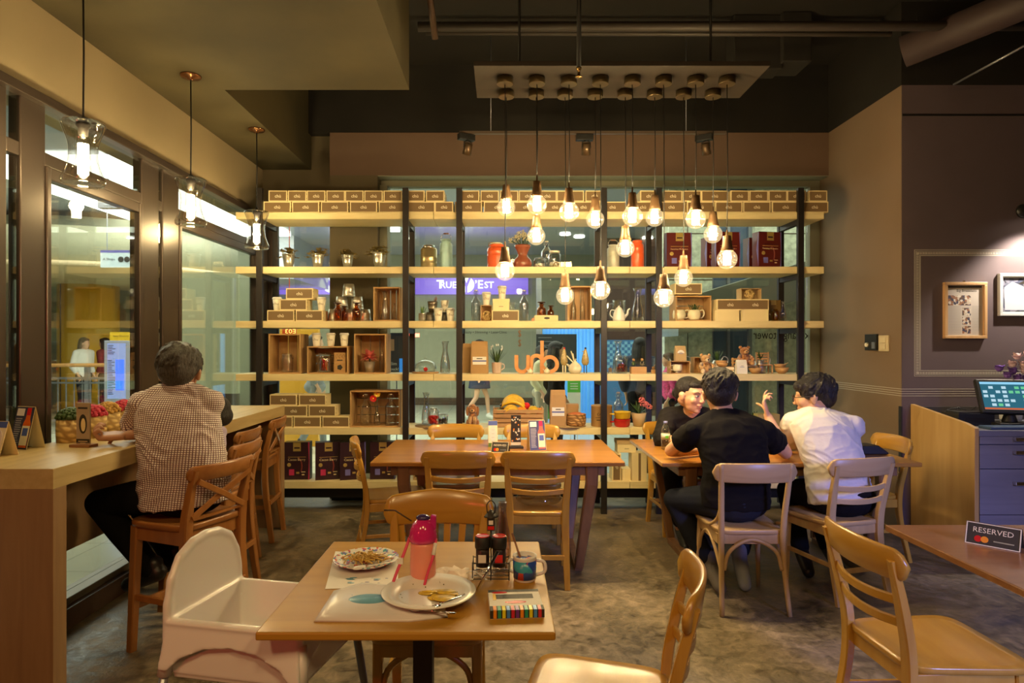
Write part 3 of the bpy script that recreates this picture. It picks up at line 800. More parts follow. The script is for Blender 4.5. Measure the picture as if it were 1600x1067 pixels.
# hanging direction sign
t = thing('direction_sign', 'hanging mall direction sign with small black symbols', 'sign', (X(189, 9.0), 9.0, Zp(418, 9.0)))
MB().bx(-0.27, 0.27, -0.03, 0.03, 0, 0.24, 0).bx(-0.27, 0.27, -0.032, 0.032, 0.205, 0.24, 1).text('A Shops', (-0.15, -0.032, 0.11), w=0.17, mat=2).build('sign_face', [flat('sign_pale', (0.55, 0.66, 0.72), 0.4, emit=0.25), M['violetblue'], M['ink']], t)
c_ = MB()
for k in range(4): c_.lathe([(0.04, 0), (0.04, 0.004)], 14, M=Matrix.Translation((0.02 + k * 0.085, -0.034, 0.11)) @ Matrix.Rotation(R(90), 4, 'X'))
c_.build('symbol', M['ink'], t)
MB().bx(-0.2, -0.19, -0.005, 0.005, 0.24, 1.2).bx(0.19, 0.2, -0.005, 0.005, 0.24, 1.2).build('hanger', M['silver'], t)
# retail directory
Yk = 9.2
t = thing('directory_sign', 'blue lit retail directory board with yellow header by the railing', 'sign', (X(186, Yk), Yk, 0))
zb, zt = Zp(629, Yk), Zp(532, Yk)
MB().bx(-0.19, 0.17, -0.04, 0.04, zb, zt, 0).build('board', flat('directory_frame', (0.36, 0.38, 0.46), 0.35), t, 0.006)
fc = MB().bx(-0.14, 0.12, -0.046, -0.04, zb + 0.06, zt - 0.04, 0)
for i in range(30):
    if i in (6, 7, 8): continue
    fc.bx(-0.13, -0.13 + 0.05 + 0.09 * random.random(), -0.048, -0.046, zt - 0.075 - i * 0.024, zt - 0.066 - i * 0.024, 1)
fc.bx(-0.02, 0.1, -0.049, -0.047, zb + 0.18, zb + 0.62, 2)
fc.build('directory_panel', [flat('directory_face', (0.25, 0.32, 0.6), 0.3, emit=0.55, ecol=(0.30, 0.40, 0.95)), M['ink'], flat('directory_blue', (0.05, 0.15, 0.9), 0.3, emit=1.6, ecol=(0.04, 0.14, 1.0))], t)
MB().bx(-0.12, 0.20, -0.02, 0.03, zt - 0.02, zt + 0.12, 0).text('Retail Directory', (0.04, -0.021, zt + 0.06), w=0.22, mat=1).build('header', [M['yellow'], M['ink']], t)
MB().bx(-0.15, -0.1, -0.02, 0.02, 0, zb).bx(0.08, 0.13, -0.02, 0.02, 0, zb).build('leg', M['silver'], t)
# railing
t = thing('railing', 'grey metal railing with wooden handrail round the atrium', 'railing', (X(90, 11.8), 11.8, 0))
Lr = 4.2
MB().tube([(-6, 0, 1.10), (1.15, -0.25, 1.13), (1.5, -0.1, 1.12)], 0.035, 10).build('handrail', wood('handrail_wood', (0.45, 0.22, 0.06), (0.58, 0.30, 0.10), 'X'), t)
rb = MB().bx(-6, 1.4, -0.02, 0.02, 0.86, 0.90).bx(-6, 1.4, -0.02, 0.02, 0.78, 0.81).bx(-6, 1.4, -0.02, 0.02, 0.08, 0.12)
for i in range(48): rb.bx(-5.7 + i * 0.15, -5.685 + i * 0.15, -0.01, 0.01, 0.1, 0.88)
rb.build('baluster', M['silver'], t)
for k in (-5.4, -3.4, -1.4, 0.55, 1.36): MB().bx(k - 0.035, k + 0.035, -0.04, 0.04, 0, 1.1).build('post', M['silver'], t)
t = thing('railing', 'second curved wooden handrail farther across the atrium', 'railing', (X(90, 15), 15, 0))
MB().tube([(-7, 0, 1.08), (0.8, 0, 1.08)], 0.035, 10).build('handrail', wood('handrail_wood_far', (0.45, 0.22, 0.06), (0.58, 0.30, 0.10), 'X'), t)
rb = MB()
for i in range(40): rb.bx(-6.8 + i * 0.18, -6.78 + i * 0.18, -0.01, 0.01, 0.0, 1.05)
rb.build('baluster', M['silver'], t)
# pale shop panel right of the directory
struct('wall_mall_partition', MB().bx(X(281, 8.2), X(372, 8.2), 8.2, 8.26, Zp(615, 8.2), Zp(425, 8.2), 0).bx(X(281, 8.2), X(372, 8.2), 8.2, 8.25, 0, Zp(615, 8.2), 1).bx(X(372, 8.6), X(434, 8.6), 8.6, 8.66, 0, 2.86, 2), [flat('pale_green_board', (0.50, 0.52, 0.36), 0.3), M['malldark'], flat('pale_grey_board', (0.36, 0.38, 0.30), 0.35)])
struct('wall_mall_strip', MB().bx(X(419, 8.0), X(429, 8.0), 8.0, 8.05, 0, 2.4, 0).bx(X(437, 9.4), X(497, 9.4), 9.4, 9.5, 0, 1.75, 0), [flat('orange_panel', (0.72, 0.36, 0.03), 0.4)])
tag(MB().text('E03', (X(454, 7.4), 7.395, Zp(517.5, 7.4)), h=0.05, w=0.12, mat=1, mirror=True).bx(X(441, 7.4), X(462, 7.4), 7.4, 7.43, Zp(524, 7.4), Zp(508, 7.4), 0).bx(X(451, 7.4), X(452, 7.4), 7.41, 7.42, Zp(508, 7.4), 3.75, 0).build('led_sign', [flat('led_housing', (0.35, 0.04, 0.01), 0.4, emit=0.4, ecol=(1, 0.12, 0.02)), emis('led_amber', (1.0, 0.55, 0.12), 3)]), 'small red and amber lit number display beyond the left bay', 'sign')
tag(MB().bx(-0.5, 0.5, -0.05, 0.05, 0, 0.25).bx(-0.42, 0.42, -0.06, -0.05, 0.03, 0.2, 1).bx(-.4, -.38, -.01, .01, .25, .46).bx(.38, .4, -.01, .01, .25, .46).build('metal_duct', [M['silver'], M['mallceil']], loc=(X(215, 8.5), 8.5, 3.3)), 'grey track housing hanging below the mall ceiling', 'housing')
for px, py in ((288, 522), (323, 522)):
    pass
# ================================================================== CEILING FITTINGS
def pendant(px, y, z, label, near, r):
    zc = 3.175
    t = thing('globe_pendant', label, 'pendant lamp', (X(px, y), y, z), group='globe pendants under the canopy board')
    MB().lathe([(0.05, 0), (0.052, 0.004), (0.052, 0.042), (0.0, 0.042)], 24, (0, 0, zc - z - 0.042)).build('canopy', M['canopy'], t)
    MB().tube([(0, 0, 0.19), (0.004, 0, (zc - z) * 0.5), (0, 0, zc - z - 0.04)], 0.0028, 6).build('cord', M['black'], t)
    MB().lathe([(0.0, 0.185), (0.0045, 0.185), (0.006, 0.15), (0.024, 0.148), (0.026, 0.12), (0.031, 0.085), (0.040, 0.055), (0.036, 0.05), (0.0, 0.05)], 20).build('socket', M['socket'], t)
    pr = []
    for i in range(15):
        a = -PI / 2 + (PI * 0.86) * i / 14
        pr.append((max(0.0, r * math.cos(a)), r * math.sin(a)))
    pr.append((r * 0.42, r * 0.93))
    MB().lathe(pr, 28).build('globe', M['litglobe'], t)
    f = MB()
    for i in range(9):
        a = 2 * PI * i / 9
        f.tube([(0.019 * math.cos(a), 0.019 * math.sin(a), -0.036), (0.019 * math.cos(a + .3), 0.019 * math.sin(a + .3), 0.040)], 0.0046, 5)
    f.build('filament', M['filament'], t)
    d = bpy.data.lights.new('bulb_light', 'POINT'); d.energy = 33; d.color = WARM; d.shadow_soft_size = 0.03
    lo = bpy.data.objects.new('bulb_light', d); COL.objects.link(lo); lo.parent = t
    return t
YN, YFr = 4.055, 4.265
near = [(789, 423), (839, 320), (889, 331), (938, 453), (988, 338), (1037, 465), (1087, 342), (1136, 405)]
far = [(791, 324), (838, 369), (883, 462), (930, 343), (977, 388), (1023, 340), (1068, 434), (1114, 366)]
for i, (px, py) in enumerate(near):
    pendant(px, YN, Zp(py, YN), 'globe bulb pendant, %s in the front row of the cluster' % nth(i), True, 0.063)
for i, (px, py) in enumerate(far):
    pendant(px, YFr, Zp(py, YFr), 'globe bulb pendant, %s in the back row of the cluster' % nth(i), False, 0.060)
t = thing('canopy_board', 'brown rectangular board on rods holding the cluster of globe pendants', 'board', (0.73, 4.15, 3.18))
MB().bx(-0.905, 0.90, -0.26, 0.25, 0, 0.03).build('board', M['plate'], t, 0.004)
for a in (-0.62, 0.62):
    MB().tube([(a, 0, 0.03), (a, 0, 1.02)], 0.008, 8).build('rod', M['black'], t)
# sprinkler
t = thing('sprinkler', 'brass tipped fire sprinkler on a black drop pipe in front of the pendant canopy', 'sprinkler', (X(902, 3.9), 3.82, 4.2))
MB().tube([(0, 0, 0), (0, 0, -1.07)], 0.014, 10).build('drop_pipe', M['black'], t)
MB().lathe([(0.0, 0.0), (0.022, 0.0), (0.022, 0.006), (0.008, 0.012), (0.01, 0.045), (0.016, 0.05), (0.016, 0.06), (0, 0.06)], 14, (0, 0, -1.12)).build('sprinkler_head', M['brass'], t)
# bar lamps
def barlamp(px, y, py, label):
    z = Zp(py, y)
    t = thing('bar_pendant', label, 'pendant lamp', (X(px, y), y, z), group='filament lamps over the window bar')
    zc = 3.21 - z
    MB().lathe([(0.0, -0.028), (0.018, -0.028), (0.02, -0.02), (0.058, -0.014), (0.064, -0.006), (0.064, 0.0), (0, 0)], 26, (0, 0, zc)).build('ceiling_rose', flat('antique_copper', (0.28, 0.13, 0.06), 0.25, 0.9), t)
    MB().tube([(0, 0, 0.19), (0.003, 0, zc * 0.6), (0, 0, zc - 0.02)], 0.0045, 8).build('cord', M['black'], t)
    MB().lathe([(0.0, 0.20), (0.012, 0.20), (0.014, 0.185), (0.030, 0.18), (0.032, 0.155), (0.022, 0.145), (0.020, 0.11), (0, 0.11)], 20).build('lamp_socket', M['steelblack'], t)
    sh = [(0.030, 0.165), (0.075, 0.175), (0.094, 0.168), (0.088, 0.14), (0.070, 0.09), (0.062, 0.04), (0.066, -0.02), (0.082, -0.07), (0.095, -0.105), (0.086, -0.125), (0.078, -0.12)]
    pts = cr([(a, 0, b) for a, b in sh], 4)
    MB().lathe([(p.x, p.z) for p in pts], 32).build('glass_shade', glass('smoked_shade', (0.90, 0.88, 0.84), 0.55, 0.08), t)
    MB().lathe([(0.018, 0.115), (0.030, 0.10), (0.032, 0.03), (0.033, -0.06), (0.028, -0.085), (0.012, -0.10), (0.0, -0.102)], 20).build('bulb', M['bulbglass'], t)
    f = MB()
    for i in range(10):
        a = 2 * PI * i / 10
        f.tube([(0.020 * math.cos(a), 0.020 * math.sin(a), 0.07), (0.020 * math.cos(a + .3), 0.020 * math.sin(a + .3), -0.075)], 0.004, 5)
    f.build('filament', M['barfil'], t)
    d = bpy.data.lights.new('bulb_light', 'POINT'); d.energy = 62; d.color = (1.0, 0.78, 0.38); d.shadow_soft_size = 0.035
    lo = bpy.data.objects.new('bulb_light', d); COL.objects.link(lo); lo.parent = t
    return t
barlamp(130, 3.07, 248, 'filament lamp over the bar in a flared glass shade, nearest the camera')
barlamp(298, 4.10, 322, 'filament lamp over the bar in a flared glass shade, middle one of three')
barlamp(401, 5.12, 364, 'filament lamp over the bar in a flared glass shade, beside the shelf')
# track with three spot heads
t = thing('lighting_track', 'thin dark lighting track hung in front of the bulkhead on wires', 'track', (0, 5.6, Zp(209.5, 5.6)))
xa, xb = X(718, 5.6), X(1134, 5.6)
MB().bx(xa, xb, -0.018, 0.018, 0, 0.022).build('rail', flat('track_rail', (0.16, 0.12, 0.09), 0.3, 0.5), t)
for px in (767, 1072):
    MB().tube([(X(px, 5.6), 0, 0.02), (X(px, 5.6), 0, 4.2 - t.location.z)], 0.003, 5).build('hanging_wire', M['silver'], t)
def head(px, rz, label):
    h = thing('spotlight', label, 'spotlight', (X(px, 5.6), 5.6, Zp(210, 5.6)), rz, 'spotlights on the track')
    MB().bx(-0.09, 0.06, -0.03, 0.03, -0.055, -0.002).build('adapter', M['black'], h, 0.004)
    MB().tube([(0.0, 0, -0.05), (0.035, 0, -0.07), (0.038, 0, -0.12)], 0.005, 6).tube([(0.0, 0, -0.05), (-0.035, 0, -0.07), (-0.038, 0, -0.12)], 0.005, 6).build('yoke', M['black'], h)
    Mx = Matrix.Translation((0, 0, -0.125)) @ Matrix.Rotation(R(28), 4, 'X')
    MB().lathe([(0.018, 0.05), (0.036, 0.045), (0.036, 0.0), (0.040, -0.05), (0.034, -0.05), (0.028, -0.03), (0, -0.03)], 18, M=Mx).build('spot_barrel', flat('spot_bronze', (0.14, 0.09, 0.05), 0.35, 0.6), h)
head(731, 0.5, 'small bronze spotlight at the left end of the track')
head(916, 0.0, 'small bronze spotlight in the middle of the track')
head(1103, -0.6, 'small bronze spotlight at the right end of the track')
# pipes and ducts under the black ceiling
def pipe(name, pts, r, label, cat, m=None):
    return tag(MB().tube(pts, r, 12).build(name, m or flat('black_pipe', (0.045, 0.036, 0.03), 0.5)), label, cat)
pipe('ceiling_pipe', [(-0.62, 4.7, Zp(42, 4.7)), (5.7, 4.7, Zp(40, 4.7))], 0.035, 'long black pipe running across under the dark ceiling', 'pipe')
pipe('ceiling_pipe', [(-0.62, 5.2, 4.02), (5.7, 5.2, 4.0)], 0.02, 'thinner black pipe across the dark ceiling, behind the thick one', 'pipe')
pipe('ceiling_pipe', [(X(1490, 4.9), 4.9, Zp(132, 4.9)), (X(1600, 4.3), 4.3, Zp(72, 4.3))], 0.008, 'thin grey conduit slanting up over the picture wall', 'pipe', M['silver'])
pipe('copper_pipe', [(X(664, 4.2), 3.9, 4.15), (X(680, 4.35), 4.35, Zp(61, 4.35))], 0.022, 'short brown pipe stub hanging down beside the olive slab', 'pipe', flat('brown_pipe', (0.10, 0.06, 0.04), 0.4))
pipe('ceiling_duct', [(3.1, 4.95, 3.75), (4.6, 3.6, 4.1)], 0.12, 'fat dark round duct slanting across the ceiling at upper right', 'duct', flat('duct', (0.055, 0.035, 0.035), 0.6))
tag(MB().bx(X(1215, 5.3), X(1260, 5.3), 5.2, 5.5, Zp(104, 5.3), 4.2).bx(1.9, 2.3, 5.25, 5.45, 3.75, 4.2).build('ceiling_duct', M['ceil'], None, 0.01), 'square dark duct outlet under the ceiling above the right bay', 'duct')
# wall lamp on the picture wall
t = thing('wall_lamp', 'black swan neck wall lamp over the picture frames', 'wall lamp', (X(1598, FY), FY, Zp(330, FY)))
MB().lathe([(0.0, 0.0), (0.055, 0.0), (0.055, 0.012), (0.03, 0.03), (0.0, 0.03)], 24, M=Matrix.Rotation(R(90), 4, 'X')).build('wall_rose', M['black'], t)
MB().tube(cr([(0, -0.02, 0), (0.0, -0.10, 0.02), (0.03, -0.20, 0.03), (0.07, -0.26, -0.02)], 6), 0.010, 8).build('arm', M['black'], t)
MB().lathe([(0.02, 0.05), (0.03, 0.03), (0.055, 0.0), (0.11, -0.05), (0.12, -0.075), (0.117, -0.075), (0.105, -0.05), (0.05, -0.005), (0.02, 0.02)], 26, M=Matrix.Translation((0.08, -0.26, -0.04)) @ Matrix.Rotation(R(20), 4, 'X')).build('lamp_shade', [M['steelblack']], t)
MB().ball((0.08, -0.27, -0.08), 0.028).build('bulb', emis('wall_bulb', (1, 0.85, 0.62), 30), t)
spot('wall_lamp_light', (X(1598, FY) + 0.08, FY - 0.30, Zp(330, FY) - 0.10), (X(1598, FY) + 0.12, FY + 0.05, Zp(330, FY) - 0.95), 130, (1.0, 0.86, 0.66), 118, 0.55, 0.03)

# ================================================================== FRAMES, SWITCHES ON THE WALLS
def frame(px0, px1, py0, py1, fm, label, art):
    x0, x1 = X(px0, FY - 0.03), X(px1, FY - 0.03); z1, z0 = Zp(py0, FY - 0.03), Zp(py1, FY - 0.03)
    t = thing('picture_frame', label, 'picture frame', ((x0 + x1) / 2, FY, z0))
    w = (x1 - x0) / 2; h = z1 - z0; b = 0.024
    f = MB()
    f.bx(-w, w, -0.032, 0, 0, b).bx(-w, w, -0.032, 0, h - b, h).bx(-w, -w + b, -0.032, 0, b, h - b).bx(w - b, w, -0.032, 0, b, h - b)
    f.build('frame', fm, t, 0.003)
    art(t, w - b, b, h - b)
    MB().bx(-0.006, 0.006, -0.012, 0, h, h + 0.012).build('hook', M['brass'], t)
    return t
def art1(t, w, a, b):
    m = MB(); h = b - a
    m.bx(-w, w, -0.010, -0.004, a, b, 0)
    m.bx(-w * .95, w * .95, -0.0105, -0.010, b - 0.02, b - 0.006, 1)
    m.text('Big Breakfasts', (w * 0.12, -0.0105, b - 0.045), w=w * 1.1, mat=2)
    m.bx(-w * .9, w * .35, -0.0105, -0.010, a + h * 0.60, a + h * 0.80, 3)
    for i in range(3):
        m.bx(-w * .12, w * .35, -0.0105, -0.010, a + h * (0.04 + 0.18 * i), a + h * (0.19 + 0.18 * i), 3)
    for i in range(26):
        z = a + h * 0.03 + i * h * 0.022
        m.bx(-w * .9, -w * .2, -0.0105, -0.010, z, z + 0.0018, 4)
        m.bx(w * .42, w * .9, -0.0105, -0.010, z, z + 0.0018, 4)
    m.build('newspaper_page', [flat('newsprint', (0.52, 0.47, 0.44), 0.7), M['ink'], M['ink'], patches('food_photos', [(0.10, 0.06, 0.05), (0.5, 0.42, 0.35), (0.28, 0.13, 0.08), (0.6, 0.55, 0.5), (0.05, 0.05, 0.10)], 55), flat('print_grey', (0.28, 0.26, 0.26), 0.7)], t)
def art2(t, w, a, b):
    m = MB(); h = b - a
    m.bx(-w, w, -0.010, -0.004, a, b, 0)
    m.bx(-w * .95, w * .95, -0.0105, -0.010, a + 0.01, b - 0.01, 1)
    # a cook in white bending over a pan
    m.prism([(-w * .9, a + h * .08), (-w * .92, a + h * .7), (-w * .7, a + h * .86), (-w * .35, a + h * .7), (-w * .25, a + h * .4), (-w * .05, a + h * .25), (-w * .2, a + h * .08)], -0.0112, -0.0106, 2)
    m.lathe([(0, 0), (0.034, 0), (0.034, 0.0005), (0, 0.0005)], 20, M=Matrix.Translation((-w * .3, -0.0114, a + h * .76)) @ Matrix.Rotation(R(90), 4, 'X'), mat=3)
    m.prism([(-w * .55, a + h * .80), (-w * .3, a + h * .95), (-w * .08, a + h * .86), (-w * .3, a + h * .80)], -0.0125, -0.012, 4)
    m.bx(-w * .1, w * .5, -0.0112, -0.0106, a + h * .2, a + h * .26, 4)
    m.bx(0, w * .35, -0.0112, -0.0106, a + h * .36, a + h * .6, 2)
    m.build('photograph', [M['paper'], patches('kitchen_photo', [(0.03, 0.03, 0.05), (0.12, 0.13, 0.2), (0.2, 0.2, 0.28), (0.06, 0.07, 0.13)], 30), flat('cook_white', (0.55, 0.57, 0.68), 0.6), flat('photo_grey', (0.3, 0.3, 0.36), 0.6), M['ink']], t)
frame(1476.5, 1543, 440.5, 529, wood('frame_beech', (0.55, 0.33, 0.16), (0.66, 0.42, 0.22), 'Z', 0.4), 'beech frame with a printed newspaper page of food photographs', art1)
frame(1562.5, 1690, 427, 493.5, flat('frame_white', (0.62, 0.66, 0.72), 0.35), 'white frame with a dark photograph of a cook, cut by the right edge', art2)
Ys = 5.6
def wallplate(px0, px1, py0, py1, mk, name, label, cat):
    Yc = RX * 1000 / ((px0 + px1) / 2 - CX)
    ya, yb = RX * 1000 / (px1 - CX), RX * 1000 / (px0 - CX)
    z0, z1 = Zp(py1, Yc), Zp(py0, Yc)
    t = thing(name, label, cat, (RX, (ya + yb) / 2, z0))
    mk(t, (yb - ya) / 2, z1 - z0)
    return t
def mk_sw(t, w, h):
    MB().bx(-0.012, 0, -w, w, 0, h).build('cover_plate', flat('ivory_plate', (0.66, 0.54, 0.34), 0.4), t, 0.003)
    for k in (0, 1): MB().bx(-0.018, -0.012, -w * .55, w * .55, h * (0.14 + 0.4 * k), h * (0.46 + 0.4 * k)).build('rocker', flat('ivory_rocker', (0.74, 0.62, 0.40), 0.35), t, 0.002)
def mk_dm(t, w, h):
    MB().bx(-0.02, 0, -w, w, 0, h).build('cover_plate', M['black'], t, 0.003)
    MB().lathe([(0.02, 0), (0.017, 0.02), (0, 0.02)], 18, M=Matrix.Translation((-0.02, w * .45, h * .33)) @ Matrix.Rotation(R(-90), 4, 'Y')).build('knob', M['cup'], t)
    MB().bx(-0.026, -0.02, -w * .8, -w * .3, h * .1, h * .5).build('key', M['silver'], t)
wallplate(1374.5, 1390, 524, 549, mk_sw, 'light_switch', 'ivory double rocker light switch on the taupe wall', 'switch')
wallplate(1354.5, 1373, 522, 547, mk_dm, 'dimmer_control', 'dark control box with a round white knob beside the light switch', 'control box')
# ================================================================== THE SHELF UNIT
SY = 5.62
ZT = [None, Zp(330.5, SY), Zp(416, SY), Zp(501.3, SY), Zp(584.5, SY), Zp(669, SY), Zp(753.5, SY)]
shelf = thing('shelf_unit', 'wide open shelving of pale wood boards on black steel posts along the window', 'shelf', (0.25, SY, 0))
so = shelf.location
PX = [404.5, 633.5, 717.5, 944, 1030, 1252]
post = None
for px in PX:
    for yy, w in ((SY, 0.052), (SY + 0.40, 0.056)):
        xc = X(px, SY) - so.x
        if post is None:
            post = MB().bx(-0.026, 0.026, 0, 0.04, 0, Zp(293, SY)).build('post', M['steelblack'], shelf, 0.002); p = post
        else:
            p = post.copy(); COL.objects.link(p)
        p.location = (xc, yy - SY, 0)
segs = [(X(366, SY), X(677, SY)), (X(677, SY), X(985, SY)), (X(985, SY), X(1290, SY))]
rail = None; board = {}
for r in range(1, 7):
    for i, (a, b) in enumerate(segs):
        if i not in board:
            bb = MB().bx(-(b - a) / 2 + 0.002, (b - a) / 2 - 0.002, 0, 0.375, -0.060, 0.0).build('shelf_board', M['shelfwood'], shelf, 0.0015); board[i] = bb
        else:
            bb = board[i].copy(); COL.objects.link(bb)
        bb.location = ((a + b) / 2 - so.x, 0.025, ZT[r])
    for px in PX:
        if rail is None:
            rail = MB().bx(-0.02, 0.02, 0.042, 0.398, -0.045, 0).build('side_rail', M['steelblack'], shelf); q = rail
        else:
            q = rail.copy(); COL.objects.link(q)
        q.location = (X(px, SY) - so.x, 0, ZT[r] - 0.061)
# black plinth under the lowest board
tag(MB().bx(X(385, SY), X(1262, SY), 0.28, 0.36, ZT[6] - 0.20, ZT[6] - 0.064).build('plinth_beam', M['black'], shelf, loc=(-so.x, 0, 0)))
struct('trim_12', MB().bx(X(515, 6.05), X(640, 6.05), 6.12, 6.185, 0, 0.16), M['black'])

def put(o, px, row, Y=5.80, dz=0.0, rz=0.0, label=None, cat=None, group=None, dx=0.0):
    o.location = (X(px, Y) + dx, Y, ZT[row] + dz)
    o.rotation_euler = (0, 0, rz)
    if label: o['label'] = label
    if cat: o['category'] = cat
    if group: o['group'] = group
    elif 'group' in o and not group and label: del o['group']
    return o
# ------------------------------------------------------------------ printed cartons
def carton(w, d=0.17, h=0.097, plain=False, vert=False):
    def f():
        t = MB().bx(-w / 2, w / 2, -d / 2, d / 2, 0, h, 0)
        if plain:
            t.bx(-w / 2 + .02, -w / 2 + .022, -d / 2 - 0.0005, -d / 2, 0, h, 2)
        else:
            b = 0.009
            t.bx(-w / 2 + b, w / 2 - b, -d / 2 - 0.0008, -d / 2, b, h - b, 1)
            if vert:
                mm = Matrix.Translation((0, -d / 2 - 0.001, h * 0.55)) @ Matrix.Rotation(R(-90), 4, 'Y')
                t.text('ch\u00f9', (0, 0, 0), h=w * 0.34, mat=2, M=mm)
            else:
                t.text('ch\u00f9', (0, -d / 2 - 0.0008, h / 2), h=0.028, mat=2, bold=0.01)
        # finger notches and shadow gap of the tuck-in side
        for zz in (h * 0.3, h * 0.7):
            t.bx(w / 2 - 0.0015, w / 2 + 0.0008, -d / 2 + 0.006, -d / 2 + 0.012, zz - 0.006, zz + 0.006, 3)
        return t.build('carton', [M['kraftpale'], M['boxbrown'], M['cream'], M['ink']])
    return inst(('carton', round(w, 3), round(d, 3), round(h, 3), plain, vert), f)
LONG, SHORT = 0.240, 0.163
def bayname(px):
    return 'left bay' if px < 633 else 'narrow left bay' if px < 717 else 'middle bay' if px < 944 else 'narrow right bay' if px < 1030 else 'right bay' if px < 1252 else 'right end'
def row_boxes(lst, dz, tier):
    cnt = {}
    for px, w in lst:
        b = bayname(px); cnt[b] = cnt.get(b, 0) + 1
    idx = {}
    for px, w in lst:
        b = bayname(px); i = idx.get(b, 0); idx[b] = i + 1
        Y = 5.745 if w == LONG else 5.78
        o = carton(w, 0.165 if w == LONG else 0.235)
        nm = ('%s of the %s-tier cartons above the %s, topmost shelf board' % (nth(i) if cnt[b] > 1 else 'single one', tier, b)) if cnt[b] > 1 else ('only %s-tier carton above the %s, topmost shelf board' % (tier, b))
        put(o, px, 1, Y, dz, random.uniform(-0.02, 0.02), nm, 'carton', 'printed cartons on the topmost board')
L1 = [(438, LONG), (482, LONG), (526.5, LONG), (571, LONG), (615.5, LONG), (660.2, LONG), (696, SHORT), (733, LONG), (777.5, LONG), (821.5, LONG), (866, LONG), (910, LONG), (954.5, LONG), (1001.5, LONG), (1045.5, LONG), (1090, LONG), (1133.5, LONG), (1177, LONG), (1221, LONG), (1266, LONG)]
L2 = [(441, SHORT), (470.5, SHORT), (500, SHORT), (529.3, SHORT), (558.6, SHORT), (587.8, SHORT), (617, SHORT), (652, SHORT), (682, SHORT), (736, SHORT), (765.5, SHORT), (795, SHORT), (824.2, SHORT), (853.5, SHORT), (889.8, LONG), (926, SHORT), (1010, SHORT), (1046, SHORT), (1075.5, SHORT), (1112, LONG), (1148, SHORT), (1177.5, SHORT), (1206.5, SHORT), (1235.5, SHORT), (1268, SHORT)]
row_boxes(L1, 0.0, 'lower')
row_boxes(L2, 0.0975, 'upper')
def cart(px, row, label, w=LONG, dz=0.0, Y=5.76, rz=0.0, **k):
    return put(carton(w, 0.165, 0.097 if 'h' not in k else k['h'], k.get('plain', False), k.get('vert', False)), px, row, Y, dz, rz, label, 'carton', 'printed cartons in stacks')
cart(443.5, 3, 'brown printed carton at lower left of the four-carton pyramid on the third board')
cart(487.5, 3, 'brown printed carton at lower right of the four-carton pyramid on the third board')
cart(463, 3, 'brown printed carton in the middle tier of the pyramid on the third board', dz=0.0975)
cart(472.5, 3, 'topmost brown printed carton of the pyramid under the purple sign', dz=0.195)
cart(441, 5, 'brown carton at the left of the bottom tier of the seven-carton stack, behind the bar', dz=0)
cart(484.5, 5, 'brown carton in the middle of the bottom tier of the seven-carton stack')
cart(528.5, 5, 'brown carton at the right of the bottom tier of the seven-carton stack')
cart(463.5, 5, 'brown carton at the left of the middle tier of the seven-carton stack', dz=0.0975)
cart(507.5, 5, 'brown carton at the right of the middle tier of the seven-carton stack', dz=0.0975)
cart(447.5, 5, 'brown carton at upper left of the seven-carton stack', dz=0.195)
cart(492.5, 5, 'brown carton at upper right of the seven-carton stack', dz=0.195)
cart(789.5, 3, 'brown printed carton under the small lidded kraft box, third board')
cart(1071.5, 3, 'brown printed carton lying on top of the crate with white mugs', dz=0.238)
cart(1131, 3, 'plain cream carton under a printed one behind the little jars', dz=0, plain=True, w=LONG * .9)
cart(1136, 3, 'brown printed carton on the left of the pair behind the little jars', dz=0.0975)
cart(1174, 3, 'plain cream carton at the foot of the stack with the rattan ball', plain=True)
cart(1174.5, 3, 'brown printed carton just under the little box with the rattan ball', dz=0.0975)

# ------------------------------------------------------------------ generic shelf goods
def cup(txt=True, lid=True):
    def f():
        t = thing('paper_cup', '', 'cup')
        c = MB().lathe([(0.027, 0), (0.028, 0.002), (0.039, 0.104)], 24)
        if txt:
            c.text('chu', (0, -0.0345, 0.060), w=0.046, mat=1)
        c.build('cup_body', [M['cup'], M['brownink']], t)
        if lid:
            MB().lathe([(0.0405, 0.100), (0.043, 0.101), (0.043, 0.107), (0.040, 0.110), (0.037, 0.119), (0.033, 0.119), (0.031, 0.115), (0, 0.115)], 24).build('lid', M['white'], t)
        return t
    return inst(('cup', txt, lid), f)
def pail(h, r0, r1, m='steel', inv=False):
    def f():
        pr = [(r0, 0), (r0 + (r1 - r0) * .3, h * .3), (r0 + (r1 - r0) * .3 + .002, h * .33), (r0 + (r1 - r0) * .36, h * .36), (r0 + (r1 - r0) * .75, h * .75), (r0 + (r1 - r0) * .75 + .002, h * .78), (r0 + (r1 - r0) * .8, h * .81), (r1, h * .97), (r1 + .003, h * .985), (r1, h), (r1 - .004, h * .99), (r0 - .002, .01), (0, .01)]
        if inv:
            pr = [(r, h - z) for r, z in reversed(pr)]
        return MB().lathe(pr, 28).build('metal_pail', M[m])
    return inst(('pail', h, r0, r1, m, inv), f)
